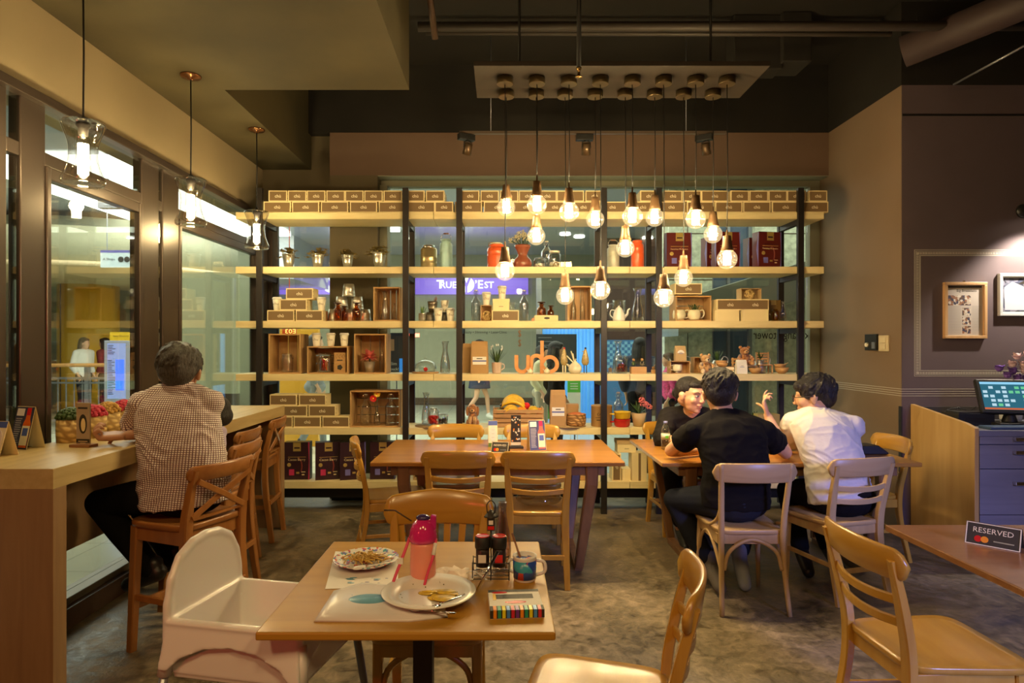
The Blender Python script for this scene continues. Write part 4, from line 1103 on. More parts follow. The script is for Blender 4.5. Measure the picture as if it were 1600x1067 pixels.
def succ_pot(i):
    t = thing('potted_succulent', '', 'plant')
    hp = 0.128
    MB().lathe([(0.036, 0), (0.044, .045), (0.046, .05), (0.045, .055), (0.052, .10), (0.054, .105), (0.053, .11), (0.056, hp), (0.059, hp + .002), (0.053, hp - .01), (0, hp - .02)], 26).build('pot', M['steel'], t)
    rnd = random.Random(i)
    l = MB()
    for k in range(30):
        a = rnd.uniform(0, 2 * PI); rr = rnd.uniform(0.0, 0.085); zz = hp + rnd.uniform(0.0, 0.055) - max(0, rr - .05) * 1.2
        cx_, cy_ = rr * math.cos(a) * 1.15, rr * math.sin(a) * .8
        for j in range(7):
            b = 2 * PI * j / 7 + rnd.uniform(-.2, .2); L = rnd.uniform(0.026, 0.042)
            l.leaf((cx_, cy_, zz), (cx_ + L * math.cos(b), cy_ + L * math.sin(b), zz + rnd.uniform(0.0, 0.02)), 0.018, 0.006, 0, 3)
        if rr > .045:
            l.tube([(cx_ * .5, cy_ * .5, hp - .01), (cx_, cy_, zz)], 0.003, 5)
    l.build('foliage', M['succ'], t)
    return t
for i, (px, s_) in enumerate(((451, 1.0), (496.5, 1.0), (543, .93), (592.5, 1.1))):
    o = succ_pot(i); put(o, px, 2, 5.79, 0, 0.0, 'bronze-leaved plant in a steel bucket, %s on the second board' % nth(i), 'plant', 'bronze-leaved plants in buckets')
    o.scale = (s_, s_, s_)
def churn(r, h, m, label, px, handle='none', Y=5.80, row=2):
    t = thing('milk_churn', label, 'canister')
    MB().lathe([(r, 0), (r * 1.02, h * .03), (r, h * .05), (r, h * .52), (r * 1.015, h * .53), (r, h * .54), (r, h * .70), (r * 1.015, h * .71), (r, h * .72), (r, h * .80), (r * .92, h * .86), (r * .72, h * .90), (r * .70, h * .93), (r * .80, h * .95), (r * .80, h * .98), (r * .70, h), (0, h)], 30).build('churn_body', m, t)
    if handle == 'wood':
        MB().tube(cr([(-r * .8, 0, h * .93), (-r * .72, 0, h * 1.12), (-r * .35, 0, h * 1.20), (r * .35, 0, h * 1.20), (r * .72, 0, h * 1.12), (r * .8, 0, h * .93)], 5), 0.0022, 6).build('wire_handle', M['chrome'], t)
        MB().tube([(-r * .38, 0, h * 1.20), (r * .38, 0, h * 1.20)], 0.007, 10).build('wooden_grip', M['walnut'], t)
    elif handle == 'lid':
        MB().lathe([(r * .62, h), (r * .62, h * 1.05), (r * .5, h * 1.07), (0, h * 1.07)], 26).build('lid', M['cup'], t)
        MB().tube(cr([(-r * .85, 0, h * .9), (-r * .82, 0, h * 1.05), (-r * .3, 0, h * 1.09), (r * .4, -.02, h * 1.0), (r * .9, -0.01, h * .95)], 4), 0.003, 6).build('wire_handle', M['brass'], t)
    return put(t, px, row, Y)
t = thing('tea_canister', 'brushed champagne metal canister with a chrome lid on the second board', 'canister')
MB().lathe([(0.072, 0), (0.074, .004), (0.074, .05), (0.0745, .051), (0.074, .052), (0.074, .10), (0.0745, .101), (0.074, .102), (0.074, .175), (0.066, .188), (0, .188)], 32).build('canister_body', M['brassy'], t)
MB().lathe([(0.052, .188), (0.054, .192), (0.054, .208), (0.050, .213), (0, .213)], 32).build('lid', M['chrome'], t)
put(t, 670, 2, 5.82)
churn(0.058, 0.265, M['mint'], 'pale mint enamel churn with a wire handle and wooden grip', 697, 'wood')
churn(0.086, 0.225, M['redorange'], 'wide orange-red enamel churn in the middle bay', 776, 'lid', 5.84)
churn(0.058, 0.255, M['redorange'], 'slim orange-red enamel churn in the narrow right bay', 996, 'none')
churn(0.056, 0.215, flat('pale_grey_enamel', (0.50, 0.50, 0.42), 0.3), 'pale grey-green enamel churn behind the hanging bulbs', 958, 'wood')
# vase with dried flowers
t = thing('flower_vase', 'waisted glossy brown vase holding dried cream flowers', 'vase')
MB().lathe([(0.066, 0), (0.078, .012), (0.086, .045), (0.080, .08), (0.052, .108), (0.043, .125), (0.050, .155), (0.070, .195), (0.078, .215), (0.075, .214), (0.045, .15), (0, .14)], 30).build('vase_body', M['browncer'], t)
rn = random.Random(4)
fl = MB(); st = MB()
for k in range(46):
    a = rn.uniform(0, 2 * PI); rr = rn.uniform(0.01, 0.12); p = Vector((rr * math.cos(a) - .01, rr * math.sin(a) * .6, 0.215 + 0.13 * (1 - (rr / .14) ** 2) * rn.uniform(.6, 1)))
    st.tube([(0, 0, .16), (p.x * .5, p.y * .5, .23), p], 0.0014, 4)
    for j in range(6):
        q = p + Vector((rn.uniform(-.014, .014), rn.uniform(-.014, .014), rn.uniform(-.01, .014)))
        fl.ball(q, 0.0048, 6, 4)
st.build('stems', M['leafdark'], t); fl.build('flower_heads', M['dryflower'], t)
put(t, 816.5, 2, 5.82)

def jar(r, h, lid='clip', fill=None, fillh=0.0, g='glass', name='storage_jar'):
    t = thing(name, '', 'jar')
    MB().lathe([(0, .002), (r * .8, 0), (r * .97, .006), (r, .02), (r, h * .72), (r * .93, h * .80), (r * .78, h * .86), (r * .78, h * .90), (r * .76, h * .9), (r * .76, h * .86), (r * .9, h * .79), (r * .965, h * .71), (r * .965, .02), (r * .9, .008), (0, .008)], 28).build('jar_body', M[g], t)
    if lid == 'clip':
        MB().lathe([(r * .80, h * .90), (r * .84, h * .91), (r * .84, h * .96), (r * .7, h), (0, h)], 28).build('lid', M[g], t)
        MB().tube([(r * .86 * math.cos(2 * PI * i / 20), r * .86 * math.sin(2 * PI * i / 20), h * .905) for i in range(20)], 0.0018, 5, closed=True).tube([(r * .86, 0, h * .9), (r * 1.08, 0, h * .84), (r * 1.04, 0, h * .72), (r * .95, 0, h * .78)], 0.0018, 5).build('wire_clip', M['chrome'], t)
    elif lid == 'screw':
        MB().lathe([(r * .80, h * .89), (r * .82, h * .9), (r * .82, h), (0, h)], 28).build('lid', M['cup'], t)
    elif lid == 'neck':
        MB().lathe([(r * .5, h * .86), (r * .48, h * .95), (r * .6, h), (r * .45, h), (r * .4, h * .87)], 20).build('rim', M[g], t)
    elif lid == 'wide':
        MB().lathe([(r * .76, h * .86), (r * .75, h * .95), (r * .82, h), (r * .72, h), (r * .72, h * .87)], 20).build('rim', M[g], t)
    if fill is not None:
        rn = random.Random(int(r * 9999)); m = MB()
        kind, mats = fill
        for k in range(60 if kind != 'sticks' else 34):
            a = rn.uniform(0, 2 * PI); rr = r * .85 * math.sqrt(rn.random())
            if kind == 'sticks':
                b = a + rn.uniform(-1, 1)
                m.tube([(rr * math.cos(a) * .8, rr * math.sin(a) * .8, .015), (rr * math.cos(b) * .7, rr * math.sin(b) * .7, fillh)], .003, 5, rn.randrange(len(mats)))
            else:
                sz = r * (.17 if kind == 'small' else .3)
                m.ball((rr * .85 * math.cos(a), rr * .85 * math.sin(a), .008 + sz + rn.random() * max(0, fillh - 2 * sz)), sz, 8, 6, rn.randrange(len(mats)))
        m.build('contents', mats, t)
    return t
def bottle(r, h, g='bluishglass', kind='swing'):
    def f():
        t = thing('glass_bottle', '', 'bottle')
        if kind == 'carafe':
            pr = [(0, .002), (r * .8, 0), (r, .012), (r, h * .18), (r * .9, h * .38), (r * .55, h * .62), (r * .45, h * .74), (r * .52, h * .88), (r * .80, h), (r * .77, h), (r * .49, h * .88), (r * .42, h * .74), (r * .87, h * .38), (r * .96, h * .18), (r * .95, .012), (0, .01)]
        elif kind == 'slim':
            pr = [(0, .002), (r * .85, 0), (r, .01), (r, h * .40), (r * .9, h * .5), (r * .42, h * .68), (r * .38, h * .95), (r * .46, h), (r * .36, h), (r * .34, h * .68), (r * .85, h * .49), (r * .94, h * .4), (r * .94, .01), (0, .01)]
        else:
            pr = [(0, .002), (r * .85, 0), (r, .01), (r, h * .56), (r * .92, h * .64), (r * .5, h * .74), (r * .34, h * .80), (r * .32, h * .93), (r * .40, h * .94), (r * .40, h * .97), (r * .28, h * .97), (r * .28, h * .8), (r * .45, h * .73), (r * .88, h * .63), (r * .95, h * .55), (r * .95, .012), (0, .012)]
        MB().lathe(pr, 26).build('bottle_body', M[g], t)
        if kind == 'swing':
            MB().lathe([(r * .30, h * .965), (r * .34, h * .975), (r * .30, h), (0, h)], 14).build('stopper', M['cup'], t)
            MB().tube([(r * .36, 0, h * .98), (r * .55, 0, h * .92), (r * .45, 0, h * .84)], .0016, 5).tube([(-r * .36, 0, h * .98), (-r * .55, 0, h * .92), (-r * .45, 0, h * .84)], .0016, 5).build('wire_clip', M['chrome'], t)
        return t
    return inst(('bottle', r, h, g, kind), f)
put(jar(0.055, 0.095, 'clip', ('small', [M['creamcer']]), .04), 843, 2, 5.78, label='low clip jar with pale contents beside the brown vase', cat='jar')
put(bottle(0.05, 0.26), 854, 2, 5.86, label='tall clear swing-top bottle behind two jars on the second board', cat='bottle')
put(jar(0.057, 0.155, 'screw', ('small', [M['creamcer'], M['kraft']]), .05), 866.5, 2, 5.76, label='clear screw-lid jar part filled, right of the tall bottle on the second board', cat='jar')
# maroon packets: big printed chocolate boxes
def choc(w, d, h, front, side, accent, title):
    def f():
        t = MB().bx(-w / 2, w / 2, -d / 2, d / 2, 0, h, 0)
        y = -d / 2
        t.bx(-w * .14, w * .16, y - .001, y, h * .76, h * .995, 1)
        t.bx(-w * .10, w * .12, y - .0016, y - .001, h * .83, h * .87, 4)
        t.bx(-w * .34, w * .36, y - .001, y, h * .645, h * .655, 4).bx(-w * .34, w * .36, y - .001, y, h * .60, h * .612, 1)
        t.text(title, (0.0, y - .001, h * .53), w=w * .68, mat=3)
        t.lathe([(.014, 0), (.017, 0), (.017, .001), (.014, .001)], 18, M=Matrix.Translation((-w * .30, y, h * .40)) @ Matrix.Rotation(R(90), 4, 'X'), mat=1)
        t.bx(-w * .30, -w * .10, y - .001, y, h * .12, h * .28, 2)
        t.bx(-w * .02, w * .10, y - .001, y, h * .16, h * .21, 1).bx(w * .18, w * .34, y - .001, y, h * .20, h * .215, 3).bx(w * .2, w * .3, y - .001, y, h * .12, h * .15, 3)
        # cocoa pod curve
        t.sweep(cr([(w * .05, y - .0005, h * .6), (w * .16, y - .0005, h * .5), (w * .20, y - .0005, h * .36), (w * .17, y - .0005, h * .22)], 4), .012, .001, (0, 1, 0), 6, 5)
        t.add([(-w / 2 - .0006, -d * .42, .004), (-w / 2 - .0006, -d * .42, h * .99), (-w / 2 - .0006, -d * .12, h * .5)], [(0, 1, 2)], 2)
        t.add([(w / 2 - .012, y - .0008, .002), (w / 2 - .001, y - .0008, .002), (w / 2 - .001, y - .0008, h), (w / 2 - .012, y - .0008, h), (w / 2 - .005, y - .0008, h * .5)], [(0, 1, 2, 3, 4)], 2)
        return t.build('packet_box', [front, M['gold'], accent, M['kraftpale'], M['maroondark'], flat('pod_print', (0.22, 0.04, 0.03), 0.35)])
    return inst(('choc', w, title, accent.name), f)
mz = M['maroon']
put(choc(.225, .10, .315, mz, mz, M['violetblue'], 'Favorites Mi-Am\u00e8re'), 1059, 2, 5.78, label='big maroon packet with a gold seal beside the right post of the narrow bay', cat='box')
put(choc(.225, .10, .315, mz, mz, M['violetblue'], 'Favorites Mi-Am\u00e8re'), 1134, 2, 5.74, rz=0.12, label='big maroon packet behind the lowest bulb of the right bay', cat='box')
put(choc(.20, .09, .29, mz, mz, M['violetblue'], 'Favorites Mi-Am\u00e8re'), 1114, 2, 5.90, rz=0.35, label='maroon packet turned aside, half hidden behind another one', cat='box')
put(choc(.20, .09, .28, mz, mz, M['violetblue'], 'Favorites Mi-Am\u00e8re'), 1180, 2, 5.92, rz=0.3, label='small maroon packet standing behind the rightmost maroon one', cat='box')
put(choc(.225, .10, .315, mz, mz, M['violetblue'], 'Favorites Mi-Am\u00e8re'), 1198, 2, 5.74, rz=0.22, label='rightmost big maroon packet with a gold seal on the second board', cat='box')
md = M['maroondark']
for px, rz, ac, lb, YY in ((466, 0.06, M['magenta'], 'dark packet with a magenta square, leftmost on the lowest board', 5.78), (513, 0.28, M['magenta'], 'dark packet with a magenta side stripe on the lowest board', 5.78), (551, 0.28, M['violetblue'], 'dark packet with a violet side stripe behind the end chair', 5.78), (599, 0.05, M['violetblue'], 'rightmost dark packet of the lowest board, beyond the end chair', 5.80)):
    put(choc(.225, .105, .335, md, md, ac, 'Cacao Barry'), px, 6, YY, rz=rz, label=lb, cat='box')

# ------------------------------------------------------------------ third board
put(cup(), 433, 3, 5.735, .0975, label='lidded white cup on the left of the carton pyramid, third board', cat='cup')
put(cup(), 502.5, 3, 5.735, .0975, label='lidded white cup on the right of the carton pyramid, third board', cat='cup')
PL = 'upside-down steel bucket, %s of the bucket pyramid'
for px, lev, nm in ((522, 0, 'left of the bottom row'), (546, 0, 'centre of the bottom row'), (570, 0, 'right of the bottom row'), (534, 1, 'left of the middle row'), (558, 1, 'right of the middle row'), (545, 2, 'top')):
    put(pail(0.115, 0.046, 0.059, 'steel', True), px, 3, 5.86, lev * 0.1155, label=PL % nm, cat='bucket', group='upside-down steel buckets')
def apoth(r, h):
    def f():
        t = thing('apothecary_bottle', '', 'bottle')
        MB().lathe([(0, .002), (r * .9, 0), (r, .008), (r, h * .56), (r * .9, h * .66), (r * .5, h * .74), (r * .48, h * .84), (r * .72, h * .87), (r * .72, h * .89), (r * .42, h * .89), (r * .42, h * .75), (r * .85, h * .64), (r * .93, h * .55), (r * .93, .01), (0, .01)], 24).build('bottle_body', M['amber'], t)
        MB().lathe([(r * .40, h * .85), (r * .36, h * .92), (r * .9, h * .955), (r * .85, h), (r * .2, h * .985), (0, h * .98)], 20).build('stopper', M['dkam'], t)
        return t
    return inst(('apo', r, h), f)
put(apoth(.038, .168), 528, 3, 5.73, label='left amber stoppered bottle in front of the bucket pyramid', cat='bottle')
put(apoth(.030, .140), 538.5, 3, 5.78, label='small amber stoppered bottle between two larger ones', cat='bottle')
put(apoth(.038, .168), 557, 3, 5.73, label='right amber stoppered bottle in front of the bucket pyramid', cat='bottle')
def crate(w, h, d=0.22, slats='h', back=4, name='wooden_crate'):
    # open side towards the viewer
    t = thing(name, '', 'crate')
    b = .012
    for q in (-1, 1):
        MB().bx(-b / 2, b / 2, -d / 2, d / 2, 0, h).build('side_panel', M['crate'], t, .001, loc=(q * (w - b) / 2, 0, 0))
        MB().bx(-w / 2 + b, w / 2 - b, -d / 2, d / 2, 0, b).build('end_panel', M['cratex'], t, .001, loc=(0, 0, 0 if q < 0 else h - b))
    bk = MB()
    if slats == 'v':
        sw = (w - 2 * b) / back
        for i in range(back): bk.bx(-w / 2 + b + i * sw + .003, -w / 2 + b + (i + 1) * sw - .003, d / 2 - .01, d / 2, b, h - b)
    else:
        sw = (h - 2 * b) / back
        for i in range(back): bk.bx(-w / 2 + b, w / 2 - b, d / 2 - .01, d / 2, b + i * sw + .004, b + (i + 1) * sw - .004)
    bk.build('back_slats', M['crate'], t)
    c = MB()
    for sx in (-1, 1):
        for zz in (b, h - b - .018):
            c.bx(sx * (w / 2 - b) - .009, sx * (w / 2 - b) + .009, d / 2 - .03, d / 2 - .01, zz, zz + .018)
    c.build('corner_block', M['crate'], t)
    return t
put(crate(.24, .305, .20, 'v', 4), 607.5, 3, 5.80, label='upright wooden crate holding a carafe at the right of the left bay', cat='crate')
put(bottle(.042, .26, 'glass', 'carafe'), 602, 3, 5.745, .012, label='clear carafe inside the upright crate on the third board', cat='carafe')
put(bottle(.022, .15, 'glass', 'slim'), 616, 3, 5.745, .012, label='small bulb-topped bottle beside the carafe in the upright crate', cat='bottle')
def aloe(h, pot, w=0.03, n=14, spread=.05, m='leaf', name='potted_plant'):
    t = thing(name, '', 'plant')
    pot(t)
    rn = random.Random(int(h * 1000) + n); l = MB()
    for k in range(n):
        a = 2 * PI * k / n + rn.uniform(-.3, .3); sp = spread * rn.uniform(.3, 1.1)
        l.leaf((math.cos(a) * .008, math.sin(a) * .008, pot.h - .01), (math.cos(a) * sp, math.sin(a) * sp * .8, pot.h + h * rn.uniform(.6, 1)), w * .3, 0.01, 0, 5)
    l.build('foliage', M[m], t)
    return t
class Pot:
    def __init__(s, prof, m): s.p = prof; s.m = m; s.h = max(z for r, z in prof)
    def __call__(s, t): MB().lathe(s.p, 22).build('pot', M[s.m], t)
put(aloe(.085, Pot([(.03, 0), (.034, .02), (.034, .07), (.036, .074), (.03, .07), (0, .06)], 'steel'), .03, 12, .05), 660, 3, 5.77, label='little grass plant in a pale metal pot, narrow left bay', cat='plant')
M['darksteel'] = flat('dark_pewter', (0.22, 0.19, 0.15), 0.35, 0.8)
put(pail(.085, .034, .043, 'darksteel', True), 672, 3, 5.80, label='pewter bucket at the foot of the stacked buckets, left one', cat='bucket')
put(pail(.085, .034, .043, 'darksteel', True), 694.5, 3, 5.84, label='pewter bucket hidden between two white cups', cat='bucket')
put(pail(.10, .036, .046, 'darksteel'), 676, 3, 5.82, .0855, label='pewter bucket holding brown sticks above another bucket', cat='bucket')
tag(put(MB().tube([(0, 0, .02), (.02, 0, .135)], .004, 6).tube([(0.005, 0, .02), (.038, 0, .13)], .004, 6).tube([(0.01, 0.01, .02), (.03, 0.01, .145)], .004, 6).build('cinnamon_sticks', M['walnut']), 676, 3, 5.82, .0855, label='brown sticks leaning in the upper pewter bucket', cat='sticks'))
put(cup(), 684.8, 3, 5.73, label='lidded white cup, left one of the front pair in the narrow left bay', cat='cup')
put(cup(), 704, 3, 5.73, label='lidded white cup, right one of the front pair in the narrow left bay', cat='cup')
put(cup(True, False), 695, 3, 5.80, .088, label='open kraft-white cup raised above the pair in the narrow left bay', cat='cup')
put(bottle(.041, .285), 743.5, 3, 5.76, label='tall bluish swing-top bottle at the left of the middle bay', cat='bottle')
def openbox(w, h, d, m, name='small_box'):
    b = .006
    return MB().bx(-w / 2, w / 2, -d / 2, d / 2, 0, b).bx(-w / 2, w / 2, -d / 2, d / 2, h - b, h).bx(-w / 2, -w / 2 + b, -d / 2, d / 2, b, h - b).bx(w / 2 - b, w / 2, -d / 2, d / 2, b, h - b).bx(-w / 2 + b, w / 2 - b, d / 2 - b, d / 2, b, h - b).build(name, m)
def rattan(r):
    m = MB(); rn = random.Random(3)
    for k in range(11):
        q = Euler((rn.uniform(0, PI), rn.uniform(0, PI), rn.uniform(0, PI))).to_matrix()
        m.tube([q @ Vector((r * math.cos(2 * PI * i / 20), r * math.sin(2 * PI * i / 20), 0)) + Vector((0, 0, r)) for i in range(20)], r * .075, 5, closed=True)
    return m.build('rattan_ball', flat('pale_rattan', (0.72, 0.52, 0.22), 0.6))
put(openbox(.10, .145, .12, M['cratex']), 760, 3, 5.78, label='small brown open box holding a rattan ball, under a white cup', cat='box')
put(rattan(.043), 760, 3, 5.765, .007, label='pale rattan ball in the small open box of the middle bay', cat='ball')
put(cup(), 760, 3, 5.77, .146, label='white cup standing on the open box with the rattan ball', cat='cup')
t = thing('gift_box', '', 'box')
MB().bx(-.072, .072, -.06, .06, 0, .075).bx(-.02, .02, -.0605, -.06, .032, .036, 1).build('box_body', [M['kraftpale'], M['ink']], t)
MB().bx(-.076, .076, -.064, .064, .075, .103).build('box_lid', M['kraftpale'], t)
put(t, 783, 3, 5.77, .0975, label='small kraft box with a lid on a printed carton, middle bay', cat='box')
put(cup(), 784.5, 3, 5.77, .201, label='white cup topmost of its stack, on the lidded kraft box', cat='cup')
def mugf(r, h, g, px, row, Y, label, dz=0.0, flip=1):
    t = thing('mug', label, 'mug')
    MB().lathe([(0, .003), (r * .8, 0), (r, h * .2), (r * 1.05, h * .5), (r, h * .92), (r, h), (r * .93, h), (r * .93, h * .5), (0, h * .1)], 24).build('mug_body', M[g], t)
    MB().tube(cr([(flip * r * .9, 0, h * .85), (flip * r * 1.6, 0, h * .80), (flip * r * 1.75, 0, h * .5), (flip * r * 1.3, 0, h * .22), (flip * r * .9, 0, h * .2)], 5), .0045, 8).build('handle', M[g], t)
    return put(t, px, row, Y, dz)
mugf(.034, .075, 'glass', 800, 3, 5.80, 'clear glass mug on the carton beside the lidded kraft box', .0975)
put(bottle(.041, .285), 819, 3, 5.76, label='tall bluish swing-top bottle right of the printed carton', cat='bottle')
t = thing('wooden_tray', '', 'tray')
MB().prism([(-.104, 0), (.104, 0), (.104, .052), (.07, .054), (-.07, .054), (-.104, .052)], -.06, -.05).bx(-.104, .104, .05, .06, 0, .05).bx(-.104, -.096, -.05, .05, 0, .05).bx(.096, .104, -.05, .05, 0, .05).bx(-.096, .096, -.05, .05, .0, .008).build('tray_body', M['shelfwood'], t)
MB().lathe([(.026, 0), (.026, .001)], 24, M=Matrix.Translation((0.005, -.0602, .028)) @ Matrix.Rotation(R(90), 4, 'X') @ Matrix.Diagonal((1.0, .36, 1, 1))).build('hand_hole', M['ink'], t)
put(t, 853, 3, 5.77, label='pale wooden tray with an oval hand hole holding amber bottles', cat='tray')
put(apoth(.042, .168), 846, 3, 5.77, .009, label='large amber stoppered bottle in the pale tray', cat='bottle')
put(apoth(.030, .135), 860.5, 3, 5.77, .009, label='small amber stoppered bottle in the pale tray', cat='bottle')
put(crate(.215, .315, .20, 'v', 3), 903.5, 3, 5.81, label='upright wooden crate behind the low hanging bulbs, middle bay', cat='crate')
put(bottle(.026, .24, 'glass', 'slim'), 896, 3, 5.75, .012, label='left slim bottle in the upright crate of the middle bay', cat='bottle')
put(bottle(.024, .28, 'glass', 'slim'), 910, 3, 5.75, .012, label='right slim bottle in the upright crate of the middle bay', cat='bottle')
t = thing('teapot', '', 'teapot')
MB().lathe([(0, .002), (.05, 0), (.056, .02), (.050, .07), (.036, .105), (.028, .112), (.028, .116), (.02, .125), (.008, .128), (.009, .138), (0, .142)], 26).build('pot_body', M['white'], t)
MB().tube(cr([(.045, 0, .035), (.075, 0, .065), (.082, 0, .10), (.098, 0, .115)], 5), [.014, .011, .008, .006], 10).build('spout', M['white'], t)
MB().tube(cr([(-.034, 0, .10), (-.07, 0, .10), (-.078, 0, .06), (-.05, 0, .03)], 5), .005, 8).build('handle', M['white'], t)
put(t, 967, 3, 5.75, label='small white teapot in the narrow right bay', cat='teapot')
mugf(.06, .20, 'glass', 967, 3, 5.90, 'clear glass jug behind the white teapot', 0, -1)
put(bottle(.055, .30, 'glass', 'carafe'), 996.5, 3, 5.78, label='clear waisted carafe right of the white teapot', cat='carafe')
put(crate(.32, .228, .22, 'h', 3), 1078, 3, 5.81, label='wide wooden crate holding two white mugs in the right bay', cat='crate')
def fatmug(px, label, plant=False):
    t = thing('mug', label, 'mug')
    MB().lathe([(0, .002), (.040, 0), (.056, .022), (.060, .05), (.052, .082), (.047, .092), (.043, .092), (.05, .05), (0, .02)], 26).build('mug_body', M['creamcer'], t)
    MB().tube(cr([(.045, 0, .083), (.078, 0, .09), (.09, 0, .06), (.075, 0, .025), (.05, 0, .02)], 5), .006, 8).build('handle', M['creamcer'], t)
    return put(t, px, 3, 5.76, .012)
fatmug(1061, 'round white mug with its handle to the right, left one in the crate')
fatmug(1084.5, 'round white mug overgrown by a plant, right one in the crate')
t = thing('succulent', 'small dark leafy plant growing out of the right white mug', 'plant')
l = MB(); rn = random.Random(9)
for k in range(60):
    a = rn.uniform(0, 2 * PI); rr = rn.uniform(.0, .07)
    l.leaf((rr * .6 * math.cos(a), rr * .5 * math.sin(a), .085 + rn.uniform(0, .03)), (rr * math.cos(a) * 1.15, rr * math.sin(a) * .7, .11 + rn.uniform(-.045, .05)), .016, .004, 0, 3)
l.build('foliage', M['leafdark'], t); MB().tube([(0, 0, .03), (0, 0, .10)], .006, 6).build('stem', M['leafdark'], t)
put(t, 1086, 3, 5.76, .012)
put(openbox(.18, .10, .12, M['kraft']), 1170, 3, 5.78, .195, label='little open box with a rattan ball, topmost of the carton stack', cat='box')
put(rattan(.042), 1171, 3, 5.755, .202, label='pale rattan ball in the topmost box of the right bay', cat='ball')
put(MB().bx(-.066, .066, -.04, .04, 0, .195, 0).bx(-.02, .025, -.041, -.04, .15, .192, 1).build('tea_tin', [flat('olive_gold_tin', (0.25, 0.15, 0.04), 0.3, 0.4), M['gold']]), 1205.5, 3, 5.83, label='brown tin with a gold seal behind the orange and yellow jars', cat='tin')
JR = [(1149, .034, .115, 'glass', 'neck', 'clear apothecary jar, leftmost of the jars in the right bay'), (1162.5, .032, .108, 'yellowglass', 'neck', 'yellow glass bottle in front of the carton pair'), (1177.5, .040, .125, 'glass', 'wide', 'large clear jar between the yellow and the orange bottle'), (1196, .030, .108, 'orangeglass', 'neck', 'orange glass bottle in the right bay'), (1203, .034, .115, 'glass', 'wide', 'clear jar behind the orange and yellow bottles'), (1212, .032, .108, 'yellowglass', 'neck', 'yellow glass bottle at the right, beside the milk bottle')]
for px, r, h, g, ld, lb in JR:
    put(jar(r, h, ld, None, 0, g, 'glass_jar'), px, 3, 5.73 if px != 1203 else 5.81, label=lb, cat='jar')
put(bottle(.027, .18, 'bluishglass', 'slim'), 1223.5, 3, 5.74, label='small milk bottle at the right end of the right bay', cat='bottle')
for px, lb in ((1149, 'clear stoppered decanter behind the leftmost small jar'), (1177, 'clear stoppered decanter behind the large clear jar')):
    put(bottle(.030, .165, 'glass', 'swing'), px, 3, 5.80, label=lb, cat='bottle', dz=0)

# ------------------------------------------------------------------ fourth board
put(crate(.285, .355, .24, 'v', 3), 451.5, 4, 5.80, label='upright crate with a clip jar at the left end of the fourth board', cat='crate')
put(jar(.055, .168, 'clip'), 448.5, 4, 5.74, .012, label='empty clip jar inside the leftmost upright crate', cat='jar')
put(crate(.365, .245, .24, 'h', 3), 517.5, 4, 5.80, label='wide crate under three white cups on the fourth board', cat='crate')
put(jar(.068, .175, 'clip', ('sticks', [M['red'], M['violetblue'], M['cup'], M['walnut'], M['orange']]), .12), 507.5, 4, 5.74, .012, label='clip jar full of coloured sticks in the wide crate', cat='jar')
for k, lb in ((0, 'lower'), (1, 'upper')):
    b_ = MB().bx(-.052, .052, -.035, .035, 0, .088, 0)
    if k:
        for q in range(3): b_.sweep(cr([(-.03 + q * .03, -.0355, .035), (-.035 + q * .03, -.0355, .06), (-.02 + q * .03, -.0355, .07), (-.015 + q * .03, -.0355, .045)], 3), .003, .001, (0, 1, 0), 5, 1)
        b_.bx(-.025, .025, -.036, -.035, .015, .024, 1)
    else:
        b_.lathe([(.018, 0), (.026, 0), (.026, .001), (.018, .001)], 5, M=Matrix.Translation((0, -.0352, .045)) @ Matrix.Rotation(R(90), 4, 'X'), mat=1)
    put(b_.build('carved_block', [M['cratex'], M['ink']], None, .002), 532.5, 4, 5.74, .012 + k * .0885, label='%s carved wooden block of two stacked in the wide crate' % lb, cat='block')
for i, px in enumerate((494.5, 517, 538)):
    put(cup(), px, 4, 5.74, .246, label='lidded white cup on the wide crate, %s of three' % ('left', 'middle', 'right')[i], cat='cup')
put(crate(.285, .355, .24, 'v', 3), 582.5, 4, 5.80, label='upright crate framing a pink flower on the fourth board', cat='crate')
t = thing('potted_flower', 'large dusty pink flower in a small steel bucket in the upright crate', 'plant')
MB().lathe([(.036, 0), (.042, .04), (.044, .044), (.043, .048), (.050, .092), (.052, .095), (.047, .09), (0, .08)], 24).build('pot', M['steel'], t)
l = MB(); rn = random.Random(2)
for k in range(46):
    a = rn.uniform(0, 2 * PI); e_ = rn.uniform(-.25, 1.2); L = rn.uniform(.07, .10)
    d_ = Vector((math.cos(a) * math.cos(e_), -abs(math.sin(a)) * math.cos(e_) * .7 + .01, math.sin(e_)))
    c_ = Vector((0, -.015, .135))
    l.leaf(c_ + d_ * .01, c_ + d_ * L, .036, .012, 0, 4)
l.ball((0, -.02, .14), .018, 8, 6); l.build('flower_head', M['pink'], t)
MB().tube([(0, 0, .05), (0, -.005, .14)], .005, 6).build('stem', M['leafdark'], t)
put(t, 577.5, 4, 5.755, .012)
put(bottle(.021, .30, 'glass', 'slim'), 596.5, 4, 5.79, .012, label='tall slim clear bottle behind the pink flower', cat='bottle')
t = thing('cake_dome', 'glass cake dome on a slice of wood, narrow left bay', 'cake dome')
MB().lathe([(.12, 0), (.122, .005), (.12, .014), (0, .014)], 30).build('wood_base', M['cratex'], t)
MB().lathe([(.095, .016), (.098, .05), (.09, .085), (.06, .11), (.02, .12), (.008, .122), (.014, .135), (.01, .145), (0, .147)], 30).build('dome', M['glass'], t)
MB().ball((0, 0, .036), .02, 10, 7).build('cake', M['red'], t)
put(t, 665, 4, 5.80)
put(bottle(.045, .29, 'bluishglass', 'carafe'), 695.5, 4, 5.78, label='clear carafe with colour at its foot, beside the cake dome', cat='carafe')
